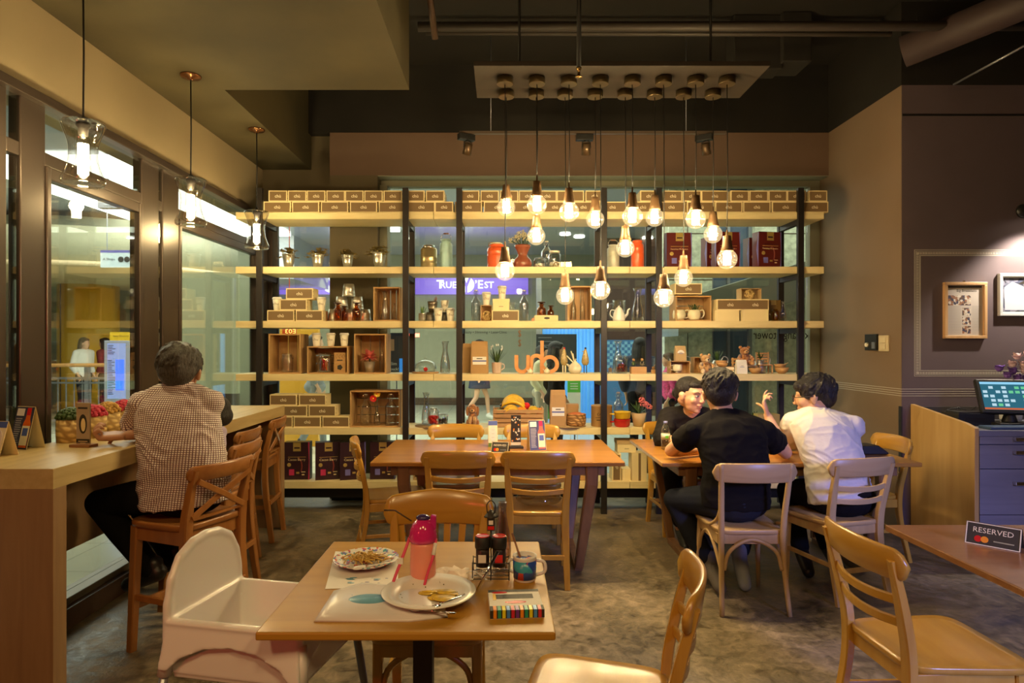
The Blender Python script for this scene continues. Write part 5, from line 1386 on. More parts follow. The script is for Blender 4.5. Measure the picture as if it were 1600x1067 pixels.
def paperbag(w, h, d, label, px, row, Y, txt=None, rz=0.0, m='bag', lab=True, dz=0):
    t = thing('paper_bag', label, 'paper bag')
    p = MB()
    vs = [(-w / 2, -d / 2, 0), (w / 2, -d / 2, 0), (w / 2, d / 2, 0), (-w / 2, d / 2, 0),
          (-w * .49, -d / 2, h * .5), (w * .49, -d / 2, h * .5), (w * .49, d / 2, h * .5), (-w * .49, d / 2, h * .5),
          (-w * .46, -d * .3, h * .86), (w * .46, -d * .3, h * .86), (w * .46, d * .3, h * .86), (-w * .46, d * .3, h * .86),
          (-w * .45, -d * .1, h), (w * .45, -d * .1, h), (w * .45, d * .1, h), (-w * .45, d * .1, h)]
    fs = [(3, 2, 1, 0), (12, 13, 14, 15)]
    for k in range(3):
        a = k * 4
        for i in range(4):
            j = (i + 1) % 4
            fs.append((a + i, a + j, a + 4 + j, a + 4 + i))
    p.add(vs, fs, 0)
    p.build('bag_body', M[m], t, .002)
    if lab == 'round':
        c = MB().lathe([(w * .33, 0), (w * .33, .001)], 24, M=Matrix.Translation((0, -d / 2 + .002, h * .48)) @ Matrix.Rotation(R(90), 4, 'X'), mat=0)
        c.bx(-w * .2, w * .2, -d / 2 - .0006, -d / 2, h * .47, h * .50, 1).bx(-w * .12, w * .12, -d / 2 - .0006, -d / 2, h * .56, h * .58, 2)
        c.build('label', [M['paper'], M['blueink'], M['ink']], t)
    elif lab:
        c = MB().bx(-w * .38, w * .38, -d / 2 - .0012, -d / 2 + .001, h * .28, h * .52, 0).bx(-w * .38, w * .38, -d / 2 - .0018, -d / 2 - .0012, h * .37, h * .41, 1)
        if txt: c.bx(-w * .16, w * .16, -d / 2 - .0018, -d / 2 - .0012, h * .45, h * .475, 2)
        c.build('label', [M['paper'], M['blueink'], M['ink']], t)
    return put(t, px, row, Y, dz, rz)
paperbag(.16, .29, .10, 'big brown paper bag with a white and blue label, middle bay', 749.5, 4, 5.77, 'KRAFTS')
paperbag(.15, .27, .08, 'second brown paper bag half hidden behind the first one', 735, 4, 5.91, None, lab=False)
t = aloe(.15, Pot([(.036, 0), (.040, .01), (.046, .098), (.049, .10), (.043, .095), (0, .09)], 'pinkmug'), .045, 26, .11, 'leafdark')
MB().tube(cr([(.043, 0, .085), (.065, 0, .08), (.068, 0, .05), (.040, 0, .03)], 5), .005, 8).build('handle', M['pinkmug'], t)
fl = MB(); rn = random.Random(5)
for k in range(9):
    a = rn.uniform(0, 2 * PI); fl.ball((.05 * math.cos(a), .04 * math.sin(a), .21 + rn.uniform(0, .05)), (.006, .006, .012), 6, 5)
fl.build('flower_buds', M['white'], t)
put(t, 776, 4, 5.78, label='leafy plant with white buds in a blush mug', cat='plant')
# the wooden letters, facing the street
def arcpts(cx_, cz, r, a0, a1, n=16): return [(cx_ + r * math.cos(R(a0 + (a1 - a0) * i / n)), 0, cz + r * math.sin(R(a0 + (a1 - a0) * i / n))) for i in range(n + 1)]
t = thing('wooden_letters', 'big orange pine letters standing with their backs to the room', 'letters')
u = .026
def band(pts, w=.030, d=.036): return MB().sweep(pts, d, w, (0, 1, 0), 8, 0, False, False, smooth=False, bev=.1)
S = 5.78 / 1000
MBu = MB().sweep([(-.185, 0, .165)] + arcpts(-.1325, .0675, .0525, 180, 360) + [(-.08, 0, .165)], .034, .030, (0, 1, 0), 8, 0, False, False, smooth=False, bev=.1)
MBu.build('letter_u', M['letterwood'], t)
MBh = MB().sweep([(-.052, 0, 0.0)] + arcpts(-.004, .113, .048, 180, 0) + [(.044, 0, 0.0)], .034, .030, (0, 1, 0), 8, 0, False, False, smooth=False, bev=.1).bx(.030, .061, -.017, .017, 0, .295)
MBh.build('letter_h', M['letterwood'], t)
MBc = MB().sweep(arcpts(.115, .082, .066, -165, 165, 26), .034, .030, (0, 1, 0), 8, 0, False, False, smooth=False, bev=.1)
MBc.build('letter_c', M['letterwood'], t)
put(t, 839, 4, 5.76)
def hen(r, label, px, Y, sc=1.0):
    t = thing('ceramic_hen', label, 'figurine')
    MB().lathe([(0, 0), (r * .7, 0), (r, r * .5), (r * .98, r * .95), (r * .7, r * 1.4), (r * .3, r * 1.7), (r * .12, r * 1.95), (0, r * 2.1)], 22).build('body', M['creamcer'], t)
    MB().lathe([(0, 0), (r * .22, .0), (r * .1, r * .5), (0, r * .55)], 10, M=Matrix.Translation((-r * .85, 0, r * 1.1)) @ Matrix.Rotation(R(-50), 4, 'Y')).build('tail', M['creamcer'], t)
    MB().ball((r * .1, 0, r * 2.1), (r * .12, r * .06, r * .14), 8, 6).build('comb', M['creamcer'], t)
    return put(t, px, 4, Y)
hen(.026, 'tiny cream ceramic hen below the first wooden letter', 828.5, 5.71)
hen(.028, 'tiny cream ceramic hen below the tall letter', 854.5, 5.71)
t = hen(.060, 'large cream ceramic hen pot with utensils in it', 898.5, 5.76)
MB().tube([(0, 0, .08), (-.035, 0, .20)], .006, 7).tube([(0, 0, .08), (-.075, 0, .16)], .006, 7).tube([(0, .01, .08), (-.02, .01, .18)], .006, 7).build('utensil', M['creamcer'], t)
def bird(label, px, legm, flip=1):
    t = thing('ceramic_bird', label, 'figurine')
    MB().lathe([(0, .07), (.022, .075), (.034, .10), (.032, .13), (.024, .165), (.017, .19), (.014, .205), (.008, .218), (0, .222)], 20).build('body', M['olivecer'], t)
    for k in (-1, 1): MB().tube([(k * .011, 0, 0), (k * .011, 0, .085)], .007 if legm != 'ink' else .004, 8).build('leg', M[legm], t)
    MB().lathe([(.006, 0), (0, .022)], 8, M=Matrix.Translation((-.013, 0, .195)) @ Matrix.Rotation(R(-80), 4, 'Y')).build('beak', M['olivecer'], t)
    MB().ball((0.002, 0, .226), (.010, .004, .010), 8, 6).build('comb', M['red'] if legm != 'ink' else M['ink'], t)
    return put(t, px, 4, 5.80)
bird('olive ceramic bird with pale legs left of the hen pot', 881.5, 'creamcer')
bird('olive ceramic bird with thin dark legs right of the hen pot', 914.5, 'ink')
tag(put(MB().prism([(-.02, 0), (-.016, 0), (.004, .062), (0, .062)], -.004, 0).prism([(.02, 0), (.024, 0), (.004, .062), (0, .062)], -.004, 0).bx(-.014, .018, -.008, -.004, .012, .05, 1).build('mini_easel', [M['ink'], M['boxbrown']]), 953, 4, 5.76, label='tiny black easel left of the carafe in the narrow right bay', cat='easel'))
put(bottle(.048, .295, 'glass', 'carafe'), 965.5, 4, 5.86, label='clear carafe behind the jar of dried berries', cat='carafe')
put(jar(.056, .165, 'clip', ('small', [flat('dried_berry', (.16, .02, .015), .5), M['malldark'], flat('dried_rose', (.30, .05, .03), .6)]), .085), 970.5, 4, 5.75, label='clip jar half filled with dried dark red berries', cat='jar')
t = thing('planter_box', 'small wooden planter with two cork-topped bottles of greenery', 'planter')
MB().bx(-.068, .068, -.04, .04, 0, .062).build('planter', M['cratex'], t, .001)
for k in (-.04, .036):
    MB().lathe([(.018, .062), (.02, .066), (.02, .10), (.012, .108), (.012, .115)], 14, (k, 0, 0)).build('vial', M['glass'], t)
    MB().ball((k, 0, .124), .013, 10, 7).build('cork', M['cratex'], t)
    l = MB()
    for q in range(14): l.leaf((k, 0, .07), (k + random.uniform(-.03, .03), random.uniform(-.03, .0), .085 + random.random() * .03), .012, .002, 0, 3)
    l.build('greenery', M['leaf'] if k < 0 else M['dryflower'], t)
put(t, 997, 4, 5.73)
tag(put(MB().bx(-.018, .022, -.02, .02, 0, .035).ball((0, 0, .05), .014, 10, 7).tube([(0, 0, .05), (.014, 0, .08)], .003, 5).build('wooden_ornament', M['cratex']), 1021, 4, 5.74, label='little wooden ornament close to the right post of the narrow bay', cat='ornament'))
put(openbox(.175, .112, .12, M['cratex']), 1060, 4, 5.75, label='small open wooden box framing a white footed cup', cat='box')
t = mugf(.040, .062, 'creamcer', 1058, 4, 5.73, 'white footed cup inside the small open wooden box', .020, -1)
MB().lathe([(.024, -.012), (.010, -.002), (.02, .004)], 16).build('foot', M['creamcer'], t)
paperbag(.10, .135, .06, 'small kraft bag with a round white label on the open wooden box', 1062.5, 4, 5.74, lab='round', m='kraft', dz=.1135)
def bear(label, px, Y, m, mp, sc=1.0, dz=0.0, rz=0.0):
    t = thing('teddy_bear', label, 'teddy bear')
    F = M[m]; G = M[mp]
    MB().ball((0, 0, .055), (.048, .042, .055)).ball((0, -.01, .05), (.036, .036, .042), mat=0).build('body', F, t)
    MB().ball((0, -.006, .130), (.044, .040, .038)).build('head', F, t)
    MB().ball((0, -.044, .120), (.021, .018, .016)).build('muzzle', G, t)
    MB().ball((0, -.061, .125), (.008, .006, .006), 8, 6).build('nose', M['ink'], t)
    for k in (-1, 1):
        MB().ball((k * .036, -.002, .163), (.017, .010, .016)).build('ear', F, t)
        MB().ball((k * .016, -.042, .138), .004, 8, 6).build('eye', M['ink'], t)
        MB().tube([(k * .040, -.01, .088), (k * .060, -.035, .065), (k * .058, -.05, .05)], [.017, .017, .018], 10).ball((k * .058, -.052, .05), .019).build('arm', F, t)
        MB().tube([(k * .030, -.01, .025), (k * .050, -.055, .022)], [.022, .021], 10).build('leg', F, t)
        MB().ball((k * .052, -.066, .024), (.021, .012, .023)).build('foot', G, t)
    MB().prism([(-.022, .080), (-.022, .098), (0, .090), (.022, .098), (.022, .080), (0, .087)], -.054, -.046).build('bow', M['walnut'], t)
    t.scale = (sc, sc, sc)
    return put(t, px, 4, Y, dz, rz)
bear('honey coloured teddy bear with a cream muzzle sitting at the left of the right bay', 1102, 5.76, 'fur', 'furpale', 1.0, 0, .15)
put(openbox(.09, .145, .12, M['cratex']), 1089, 4, 5.88, label='upright open wooden box behind the honey coloured teddy bear', cat='box')
def wcan(label, px, Y, sc=1.0):
    t = thing('watering_can', label, 'watering can')
    MB().lathe([(.052, 0), (.052, .02), (.053, .022), (.052, .024), (.052, .085), (.050, .09), (.038, .112), (.038, .116), (.034, .112), (0, .09)], 26).build('can_body', M['steel'], t)
    MB().tube(cr([(.05, 0, .03), (.09, 0, .08), (.095, 0, .13), (.06, 0, .15), (.035, 0, .115)], 5), .004, 7).build('can_handle', M['steel'], t)
    MB().tube([(-.05, 0, .03), (-.10, 0, .13)], [.010, .006], 10).build('spout', M['steel'], t)
    rn = random.Random(px); l = MB()
    for k in range(26):
        a = rn.uniform(0, 2 * PI); sp = rn.uniform(.02, .075)
        l.leaf((0, 0, .10), (math.cos(a) * sp, math.sin(a) * sp * .7, .115 + rn.uniform(.04, .11)), .014, .012, 0, 5)
    l.build('foliage', M['leafdark'], t)
    return put(t, px, 4, Y)
wcan('steel watering can with grassy plant left of the ginger bear', 1121, 5.88)
wcan('steel watering can with dark grassy plant behind the little wooden chair', 1187, 5.88)
wcan('steel watering can with grassy plant behind the kraft bag at the left', 1063, 5.92)
for k, lb in ((0, 'lower'), (1, 'upper')):
    put(MB().bx(-.072, .072, -.05, .05, 0, .030, 0).bx(-.070, .0735, -.0505, .0505, .004, .026, 1).build('book', [M['cratex'], M['cream']], None, .001), 1131, 4, 5.78, k * .031, rz=.05 * k, label='%s of two tan books under the small wooden bowls' % lb, cat='book')
def bowl(r, h, px, row, Y, label, dz=0.0, spoon=False, tilt=0):
    t = thing('wooden_bowl', label, 'bowl')
    MB().lathe([(0, 0), (r * .45, 0), (r * .8, h * .35), (r, h), (r * .93, h), (r * .72, h * .4), (r * .4, h * .14), (0, h * .12)], 26).build('bowl_body', M['cratex'], t)
    if spoon:
        MB().tube([(0, 0, h * .5), (r * 1.25, -.01, h * 1.3)], .005, 7).build('spoon', M['shelfwood'], t)
    return put(t, px, row, Y, dz)
bowl(.056, .036, 1128, 4, 5.76, 'lower small wooden bowl on the tan books', .0615)
bowl(.054, .036, 1127, 4, 5.76, 'upper small wooden bowl on the tan books', .080)
# wooden mini bench carrying the ginger bear and the mini chair
t = thing('mini_bench', 'toy wooden bench carrying the ginger teddy bear', 'toy bench')
MB().bx(-.10, .10, -.05, .05, .060, .072).build('seat', M['cratex'], t, .001)
MB().bx(-.10, .10, .045, .053, .085, .105).bx(-.10, .10, .045, .053, .115, .135).build('backrest', M['cratex'], t, .001)
for a in (-.09, .09):
    for b in (-.042, .042): MB().bx(a - .006, a + .006, b - .006, b + .006, 0, .14 if b > 0 else .06).build('leg', M['crate'], t)
put(t, 1163, 4, 5.80)
bear('ginger teddy bear with a pale muzzle sitting on the toy bench', 1163, 5.78, 'furdark', 'fur', .98, .073, 0)
paperbag(.098, .125, .05, 'small white bag with a round label in front of the ginger bear', 1158, 4, 5.705, lab='round', m='paper')
t = thing('mini_chair', 'toy wooden slat chair beside the ginger bear', 'toy chair')
MB().bx(-.06, .06, -.045, .045, .07, .08).build('seat', M['cratex'], t, .001)
for i in range(4): MB().bx(-.06, .06, .04, .048, .098 + i * .024, .113 + i * .024).build('back_slat', M['cratex'], t)
for a in (-.055, .055):
    MB().bx(a - .006, a + .006, .036, .048, 0, .19).build('leg', M['crate'], t)
    MB().bx(a - .006, a + .006, -.045, -.033, 0, .07).build('leg', M['crate'], t)
put(t, 1194, 4, 5.82)
bowl(.060, .052, 1180, 4, 5.72, 'single wooden bowl in front of the toy chair', 0)
bowl(.062, .055, 1221.5, 4, 5.75, 'lower wooden bowl of the pair at the right end', 0)
bowl(.054, .040, 1219, 4, 5.75, 'upper wooden bowl with a pale spoon at the right end', .045, True)

# ------------------------------------------------------------------ fifth board
put(crate(.445, .325, .24, 'h', 4), 590, 5, 5.80, label='wide slatted crate with three bottles at the right of the left bay', cat='crate')
put(bottle(.052, .28, 'glass', 'swing'), 571.5, 5, 5.745, .012, label='left clear bottle in the wide slatted crate', cat='bottle')
put(bottle(.052, .28, 'glass', 'swing'), 610.5, 5, 5.745, .012, label='right clear bottle in the wide slatted crate', cat='bottle')
put(bottle(.028, .19, 'glass', 'slim'), 589, 5, 5.73, .012, label='slim bottle vase with two flowers in the wide slatted crate', cat='bottle')
t = thing('cut_flowers', 'yellow and red cut flowers in the slim bottle vase', 'flowers')
for (dx_, dz_, m_) in ((.005, .285, 'yellow'), (-.03, .24, 'red')):
    f = MB()
    for k in range(16):
        a = 2 * PI * k / 16
        f.leaf((dx_, -.01, dz_), (dx_ + .035 * math.cos(a), -.022, dz_ + .035 * math.sin(a)), .014, 0, 0, 3, (0, 1, 0))
    f.ball((dx_, -.018, dz_), .010, 8, 6, 1); f.build('flower_head', [M[m_], M['orange']], t)
    MB().tube([(0, 0, .06), (dx_ * .6, 0, .18), (dx_, -.01, dz_)], .0022, 5).build('stem', M['leafdark'], t)
put(t, 589, 5, 5.73, .012)
def placemat(px, r, label, Y=5.79):
    return put(MB().lathe([(0, 0), (r, 0), (r, .006), (0, .008)], 36).build('woven_mat', M['mat']), px, 5, Y, label=label, cat='mat')
placemat(678, .17, 'round woven mat under two jars in the narrow left bay')
put(bottle(.042, .29, 'bluishglass', 'carafe'), 666, 5, 5.84, .008, label='clear carafe with red decorations behind the clip jar', cat='carafe')
put(jar(.052, .165, 'clip', ('big', [M['red']]), .09), 677, 5, 5.74, .008, label='clip jar of shiny red balls on the woven mat', cat='jar')
put(jar(.046, .105, 'clip', ('small', [M['malldark'], M['ink']]), .06), 692, 5, 5.80, .008, label='low clip jar with dark contents on the woven mat', cat='jar')
t = thing('dog_figurine', 'small shaggy brown dog figurine sitting at the left of the middle bay', 'figurine')
MB().ball((0, .01, .06), (.045, .045, .062)).ball((0, -.02, .085), (.032, .03, .05)).build('body', M['furdark'], t)
MB().ball((0, -.02, .150), (.045, .042, .045)).ball((0, -.02, .175), (.032, .035, .026)).build('head', M['furdark'], t)
MB().ball((0, -.062, .140), (.020, .018, .016)).build('muzzle', M['fur'], t)
MB().ball((0, -.078, .148), (.009, .006, .007), 8, 6).build('nose', M['ink'], t)
for k in (-1, 1):
    MB().ball((k * .045, -.02, .135), (.016, .022, .045)).build('ear', M['furdark'], t)
    MB().tube([(k * .020, -.045, .09), (k * .022, -.052, .012)], [.015, .014], 10).ball((k * .022, -.06, .012), (.016, .022, .012)).build('leg', M['fur'], t)
    MB().ball((k * .042, 0, .03), (.02, .04, .03)).build('haunch', M['furdark'], t)
put(t, 738.5, 5, 5.79)
# fruit crate
t = thing('fruit_crate', 'slatted wooden fruit crate in the middle bay', 'crate')
w, d, h = .45, .22, .155
for i in range(4):
    MB().bx(-w / 2, w / 2, -d / 2, -d / 2 + .009, .004 + i * .040, .036 + i * .040).build('front_slat', M['cratex'], t, .001)
    MB().bx(-w / 2, w / 2, d / 2 - .009, d / 2, .004 + i * .040, .036 + i * .040).build('back_slat', M['cratex'], t, .001)
MB().bx(-w / 2, -w / 2 + .012, -d / 2 + .009, d / 2 - .009, 0, h + .015).bx(w / 2 - .012, w / 2, -d / 2 + .009, d / 2 - .009, 0, h + .015).build('end_panel', M['crate'], t, .001)
MB().bx(-w / 2 + .012, w / 2 - .012, -d / 2 + .009, d / 2 - .009, 0, .008).build('bottom', M['crate'], t)
put(t, 809.5, 5, 5.79)
def banana(label, px, dz, rz, sc=1.0, n=4):
    t = thing('banana_bunch', label, 'bananas')
    for k in range(n):
        off = (k - n / 2 + .5) * .028
        p = cr([(-.10, off, .02 + .01 * k), (-.06, off * 1.1, .055 + .012 * k), (0, off * 1.15, .07 + .014 * k), (.06, off * 1.1, .05 + .012 * k), (.10, off, .01 + .01 * k)], 5)
        MB().sweep(p, [.008, .026, .034, .036, .034, .026, .007], [.008, .026, .034, .036, .034, .026, .007], (0, 1, 0), 6).build('banana', M['banana'], t)
    MB().ball((-.105, 0, .035), (.012, .04, .014), 8, 6).build('stalk', M['malldark'], t)
    t.scale = (sc, sc, sc)
    return put(t, px, 5, 5.78, dz, rz)
banana('big bunch of yellow bananas lying across the fruit crate', 802, .150, -.1, 1.05)
banana('smaller banana bunch in front at the left of the fruit crate', 800, .112, .2, .75, 3).location.y = 5.72
def fruit(label, cat, px, dz, r, m, Y, stalk='ink', nm='fruit', sq=.9):
    t = thing(nm, label, cat)
    MB().lathe([(0, r * .1)] + [(r * math.sin(PI * k / 12) ** .85, r * sq - r * sq * math.cos(PI * k / 12)) for k in range(1, 12)] + [(r * .12, r * sq * 1.93), (0, r * sq * 1.8)], 22).build('flesh', M[m], t)
    MB().tube([(0, 0, r * sq * 1.75), (.004, 0, r * sq * 1.75 + .022)], .0035, 6).build('stalk', M[stalk], t)
    return put(t, px, 5, Y, dz)
fruit('green mango at the far left of the fruit crate', 'mango', 781, .09, .038, 'leaf', 5.76, 'ink', 'mango')
fruit('orange at the centre of the fruit crate', 'orange', 815, .095, .047, 'orange', 5.74, 'leafdark', 'orange')
fruit('shiny red apple behind the oranges', 'apple', 822, .145, .036, 'red', 5.83, 'ink', 'apple')
fruit('yellow pepper with a dark stalk at the right of the fruit crate', 'pepper', 833, .105, .045, 'yellow', 5.74, 'ink', 'bell_pepper')
fruit('orange tucked at the right end of the fruit crate', 'orange', 843, .09, .04, 'orange', 5.80, 'leafdark', 'orange')
placemat(887, .165, 'round woven mat under the paper bag and the wicker basket', 5.78)
paperbag(.145, .32, .09, 'tall brown paper bag with a white and blue label, middle bay', 871.5, 5, 5.755, 'KRAFTS', dz=.008)
put(MB().bx(-.075, .075, -.05, .05, 0, .18).bx(-.078, .078, -.053, .053, .15, .19).build('brown_box', M['bag']), 890, 5, 5.90, label='brown lidded box behind the tall paper bag and basket', cat='box')
t = thing('wicker_basket', 'small round wicker basket lined with orange cloth', 'basket')
MB().lathe([(.070, 0), (.084, .02), (.088, .06), (.084, .10), (.088, .105), (.082, .108), (.078, .1), (.07, .02), (0, .015)], 30).build('basket_body', M['wicker'], t)
MB().lathe([(0, .10), (.04, .118), (.065, .108), (.080, .104)], 20).build('cloth_lining', flat('orange_cloth', (0.55, 0.14, 0.03), .8, bump=.8, bscale=40), t)
put(t, 900.5, 5, 5.74, .008)
t = thing('coffee_tin', 'tall brown tin with dark block lettering beside the post', 'tin')
MB().lathe([(.092, 0), (.094, .004), (.094, .178), (.096, .18), (.096, .186), (.088, .19), (0, .19)], 32).text('CAV', (-.025, -.0945, .115), w=.060, mat=1).bx(-.07, .01, -.0955, -.0935, .085, .088, 1).bx(-.06, .0, -.0955, -.0935, .060, .066, 1).build('tin_body', [M['bag'], M['ink']], t)
put(t, 940, 5, 5.78)
put(bottle(.046, .30, 'bluishglass', 'swing'), 966, 5, 5.88, label='clear swing-top bottle behind the yellow and red pans', cat='bottle')
def pan(m, px, dz, label):
    t = thing('saucepan', label, 'saucepan')
    MB().lathe([(.055, 0), (.068, .012), (.074, .062), (.078, .066), (.072, .068), (.066, .02), (0, .014)], 28).build('pan_body', m, t)
    MB().sweep(cr([(-.068, 0, .045), (-.10, -.01, .045), (-.135, -.02, .05)], 4), [.016, .02, .028], [.014, .016, .018], n=10).build('handle', m, t)
    return put(t, px, 5, 5.735, dz)
pan(M['red'], 972, 0, 'red enamel pan with its handle to the left, under the yellow one')
pan(M['yellow'], 972.5, .068, 'yellow enamel pan stacked on the red pan')
t = thing('potted_flower', 'pink flowering plant in a brown paper wrap, narrow right bay', 'plant')
MB().lathe([(.048, 0), (.056, .06), (.070, .12), (.066, .12), (.05, .06), (0, .05)], 8).build('paper_wrap', M['kraft'], t)
l = MB(); rn = random.Random(12)
for k in range(44):
    a = rn.uniform(0, 2 * PI); sp = rn.uniform(.03, .13)
    l.leaf((0, 0, .10), (math.cos(a) * sp - .02, math.sin(a) * sp * .6, .13 + rn.uniform(.0, .12)), .016, .02, 0, 5)
l.build('foliage', M['leafdark'], t)
f = MB()
for (cx_, cz) in ((.02, .235), (.055, .20), (.085, .175), (.035, .20)):
    for k in range(26):
        a = rn.uniform(0, 2 * PI); b = rn.uniform(-1, 1.4)
        f.ball((cx_ + .026 * math.cos(a) * math.cos(b), -.03 + .02 * math.sin(a) * math.cos(b), cz + .024 * math.sin(b)), .0065, 6, 4)
f.build('blossoms', M['pink'], t)
put(t, 998, 5, 5.77)
# behind the seated group
put(MB().bx(-.10, .10, -.06, .06, 0, .11).build('metal_tin', M['gold'], None, .003), 1197, 5, 5.80, label='gold coloured tin seen between the heads on the fifth board', cat='tin')
put(aloe(.07, Pot([(.03, 0), (.04, .07), (.035, .06), (0, .05)], 'gold'), .05, 12, .07, 'leafdark'), 1178, 5, 5.86, label='spiky little plant behind the raised hand', cat='plant')
# ------------------------------------------------------------------ lowest board
t = thing('wicker_basket', 'wicker planter basket on the lowest board behind the table', 'basket')
MB().lathe([(.075, 0), (.085, .02), (.092, .11), (.094, .12), (.086, .12), (.07, .02), (0, .015)], 28).build('basket_body', M['wicker'], t)
put(t, 815, 6, 5.78)
put(openbox(.13, .11, .12, M['kraft'], 'kraft_box'), 658, 6, 5.78, label='brown open box low at the left end of the near table', cat='box')
put(MB().lathe([(.05, 0), (.06, .02), (.055, .08), (0, .085)], 20).build('round_tin', M['bag']), 697, 6, 5.80, label='round brown tin low behind the left near chair', cat='tin')
t = thing('fruit_crate', 'empty slatted crate on the lowest board behind the table', 'crate')
for i in range(3): MB().bx(-.21, .21, -.10, -.09, .006 + i * .045, .042 + i * .045).build('front_slat', M['cratex'], t, .001)
MB().bx(-.21, -.2, -.09, .1, 0, .14).bx(.2, .21, -.09, .1, 0, .14).bx(-.2, .2, .09, .1, 0, .13).bx(-.2, .2, -.09, .09, 0, .008).build('crate_body', M['crate'], t)
put(t, 880, 6, 5.79)
put(carton(.078, .165, .24, False, True), 961, 6, 5.76, label='brown carton stood on end with sideways lettering, lowest board', cat='carton')
put(carton(.078, .165, .10, True), 976, 6, 5.79, label='low brown carton between two upright ones, lowest board', cat='carton')
put(MB().bx(-.066, .066, -.08, .08, 0, .245, 0).bx(-.008, .014, -.081, -.08, 0, .245, 1).build('tall_carton', [M['kraftpale'], M['boxbrown']]), 996, 6, 5.76, label='tall cream carton with a dark vertical stripe, lowest board', cat='carton')
t = thing('gift_box', 'lidded kraft box balanced across two upright cartons', 'box')
MB().bx(-.083, .083, -.07, .07, 0, .075).bx(-.02, .02, -.0705, -.07, .032, .036, 1).build('box_body', [M['kraftpale'], M['ink']], t)
MB().bx(-.088, .088, -.075, .075, .075, .112).build('box_lid', M['kraft'], t)
put(t, 977, 6, 5.78, .246)
# ================================================================== FURNITURE
def plate(w, h, th, bow, zc, y0, crown=0.0, tilt=0.12, n=22, mat=0, rr=0.045, thend=0.7):
    # bent plywood plate: curved in plan, rounded ends, optional raised middle; front faces +Y
    vs = []; fs = []
    for i in range(n + 1):
        t = -1 + 2 * i / n
        t = math.sin(t * PI / 2) * .35 + t * .65
        x = t * w / 2
        e = (w / 2 - abs(x))
        hh = h / 2
        if e < rr: hh = h / 2 - rr + math.sqrt(max(0.0, rr * rr - (rr - e) ** 2))
        hh = max(hh, h * .08)
        top = hh + crown * math.exp(-(t * 1.5) ** 2); bot = -hh
        yc = y0 + bow * t * t
        a = th / 2
        for (yy, z, k) in ((-a, bot + th * .3, 0), (-a, top - th * .3, 0), (-a * .4, top, 0), (a * .4, top, 0), (a, top - th * .3, 0), (a, bot + th * .3, 0), (a * .4, bot, 0), (-a * .4, bot, 0)):
            vs.append((x, yc + yy - tilt * z, zc + z))
    m = 8
    for i in range(n):
        for k in range(m):
            k2 = (k + 1) % m
            fs.append((i * m + k, i * m + k2, (i + 1) * m + k2, (i + 1) * m + k))
    fs.append(tuple(reversed(range(m)))); fs.append(tuple(n * m + k for k in range(m)))
    fs = [tuple(reversed(f)) for f in fs]
    return MB().add(vs, fs, mat, True)
def seatmesh(wf, wb, dp, th, z, yb, dish=0.008, rc=0.05, n=18):
    out = []
    yf = yb + dp
    for i in range(48):
        a = 2 * PI * i / 48
        c, s = math.cos(a), math.sin(a)
        p = 0.32
        x = (abs(c) ** p) * (1 if c > 0 else -1); y = (abs(s) ** p) * (1 if s > 0 else -1)
        wv = (wb + (wf - wb) * (y + 1) / 2) / 2
        out.append((x * wv, (yb + yf) / 2 + y * dp / 2))
    cx_, cy_ = 0, (yb + yf) / 2
    m = MB(); vs = []; fs = []
    rings = [(1, -th + .004), (1.0, -.006), (.985, 0), (.85, -dish * .45), (.6, -dish), (.3, -dish * .8)]
    rings = [(.97, -th)] + rings
    for sc_, dz in rings:
        for x, y in out: vs.append((cx_ + (x - cx_) * sc_, cy_ + (y - cy_) * sc_, z + dz))
    N = len(out)
    for k in range(len(rings) - 1):
        for i in range(N):
            j = (i + 1) % N
            fs.append((k * N + i, k * N + j, (k + 1) * N + j, (k + 1) * N + i))
    vs.append((cx_, cy_, z - dish * .6)); c = len(vs) - 1; b = (len(rings) - 1) * N
    for i in range(N): fs.append((b + i, b + (i + 1) % N, c))
    fs.append(tuple(reversed(range(N))))
    return m.add(vs, fs, 0, True)
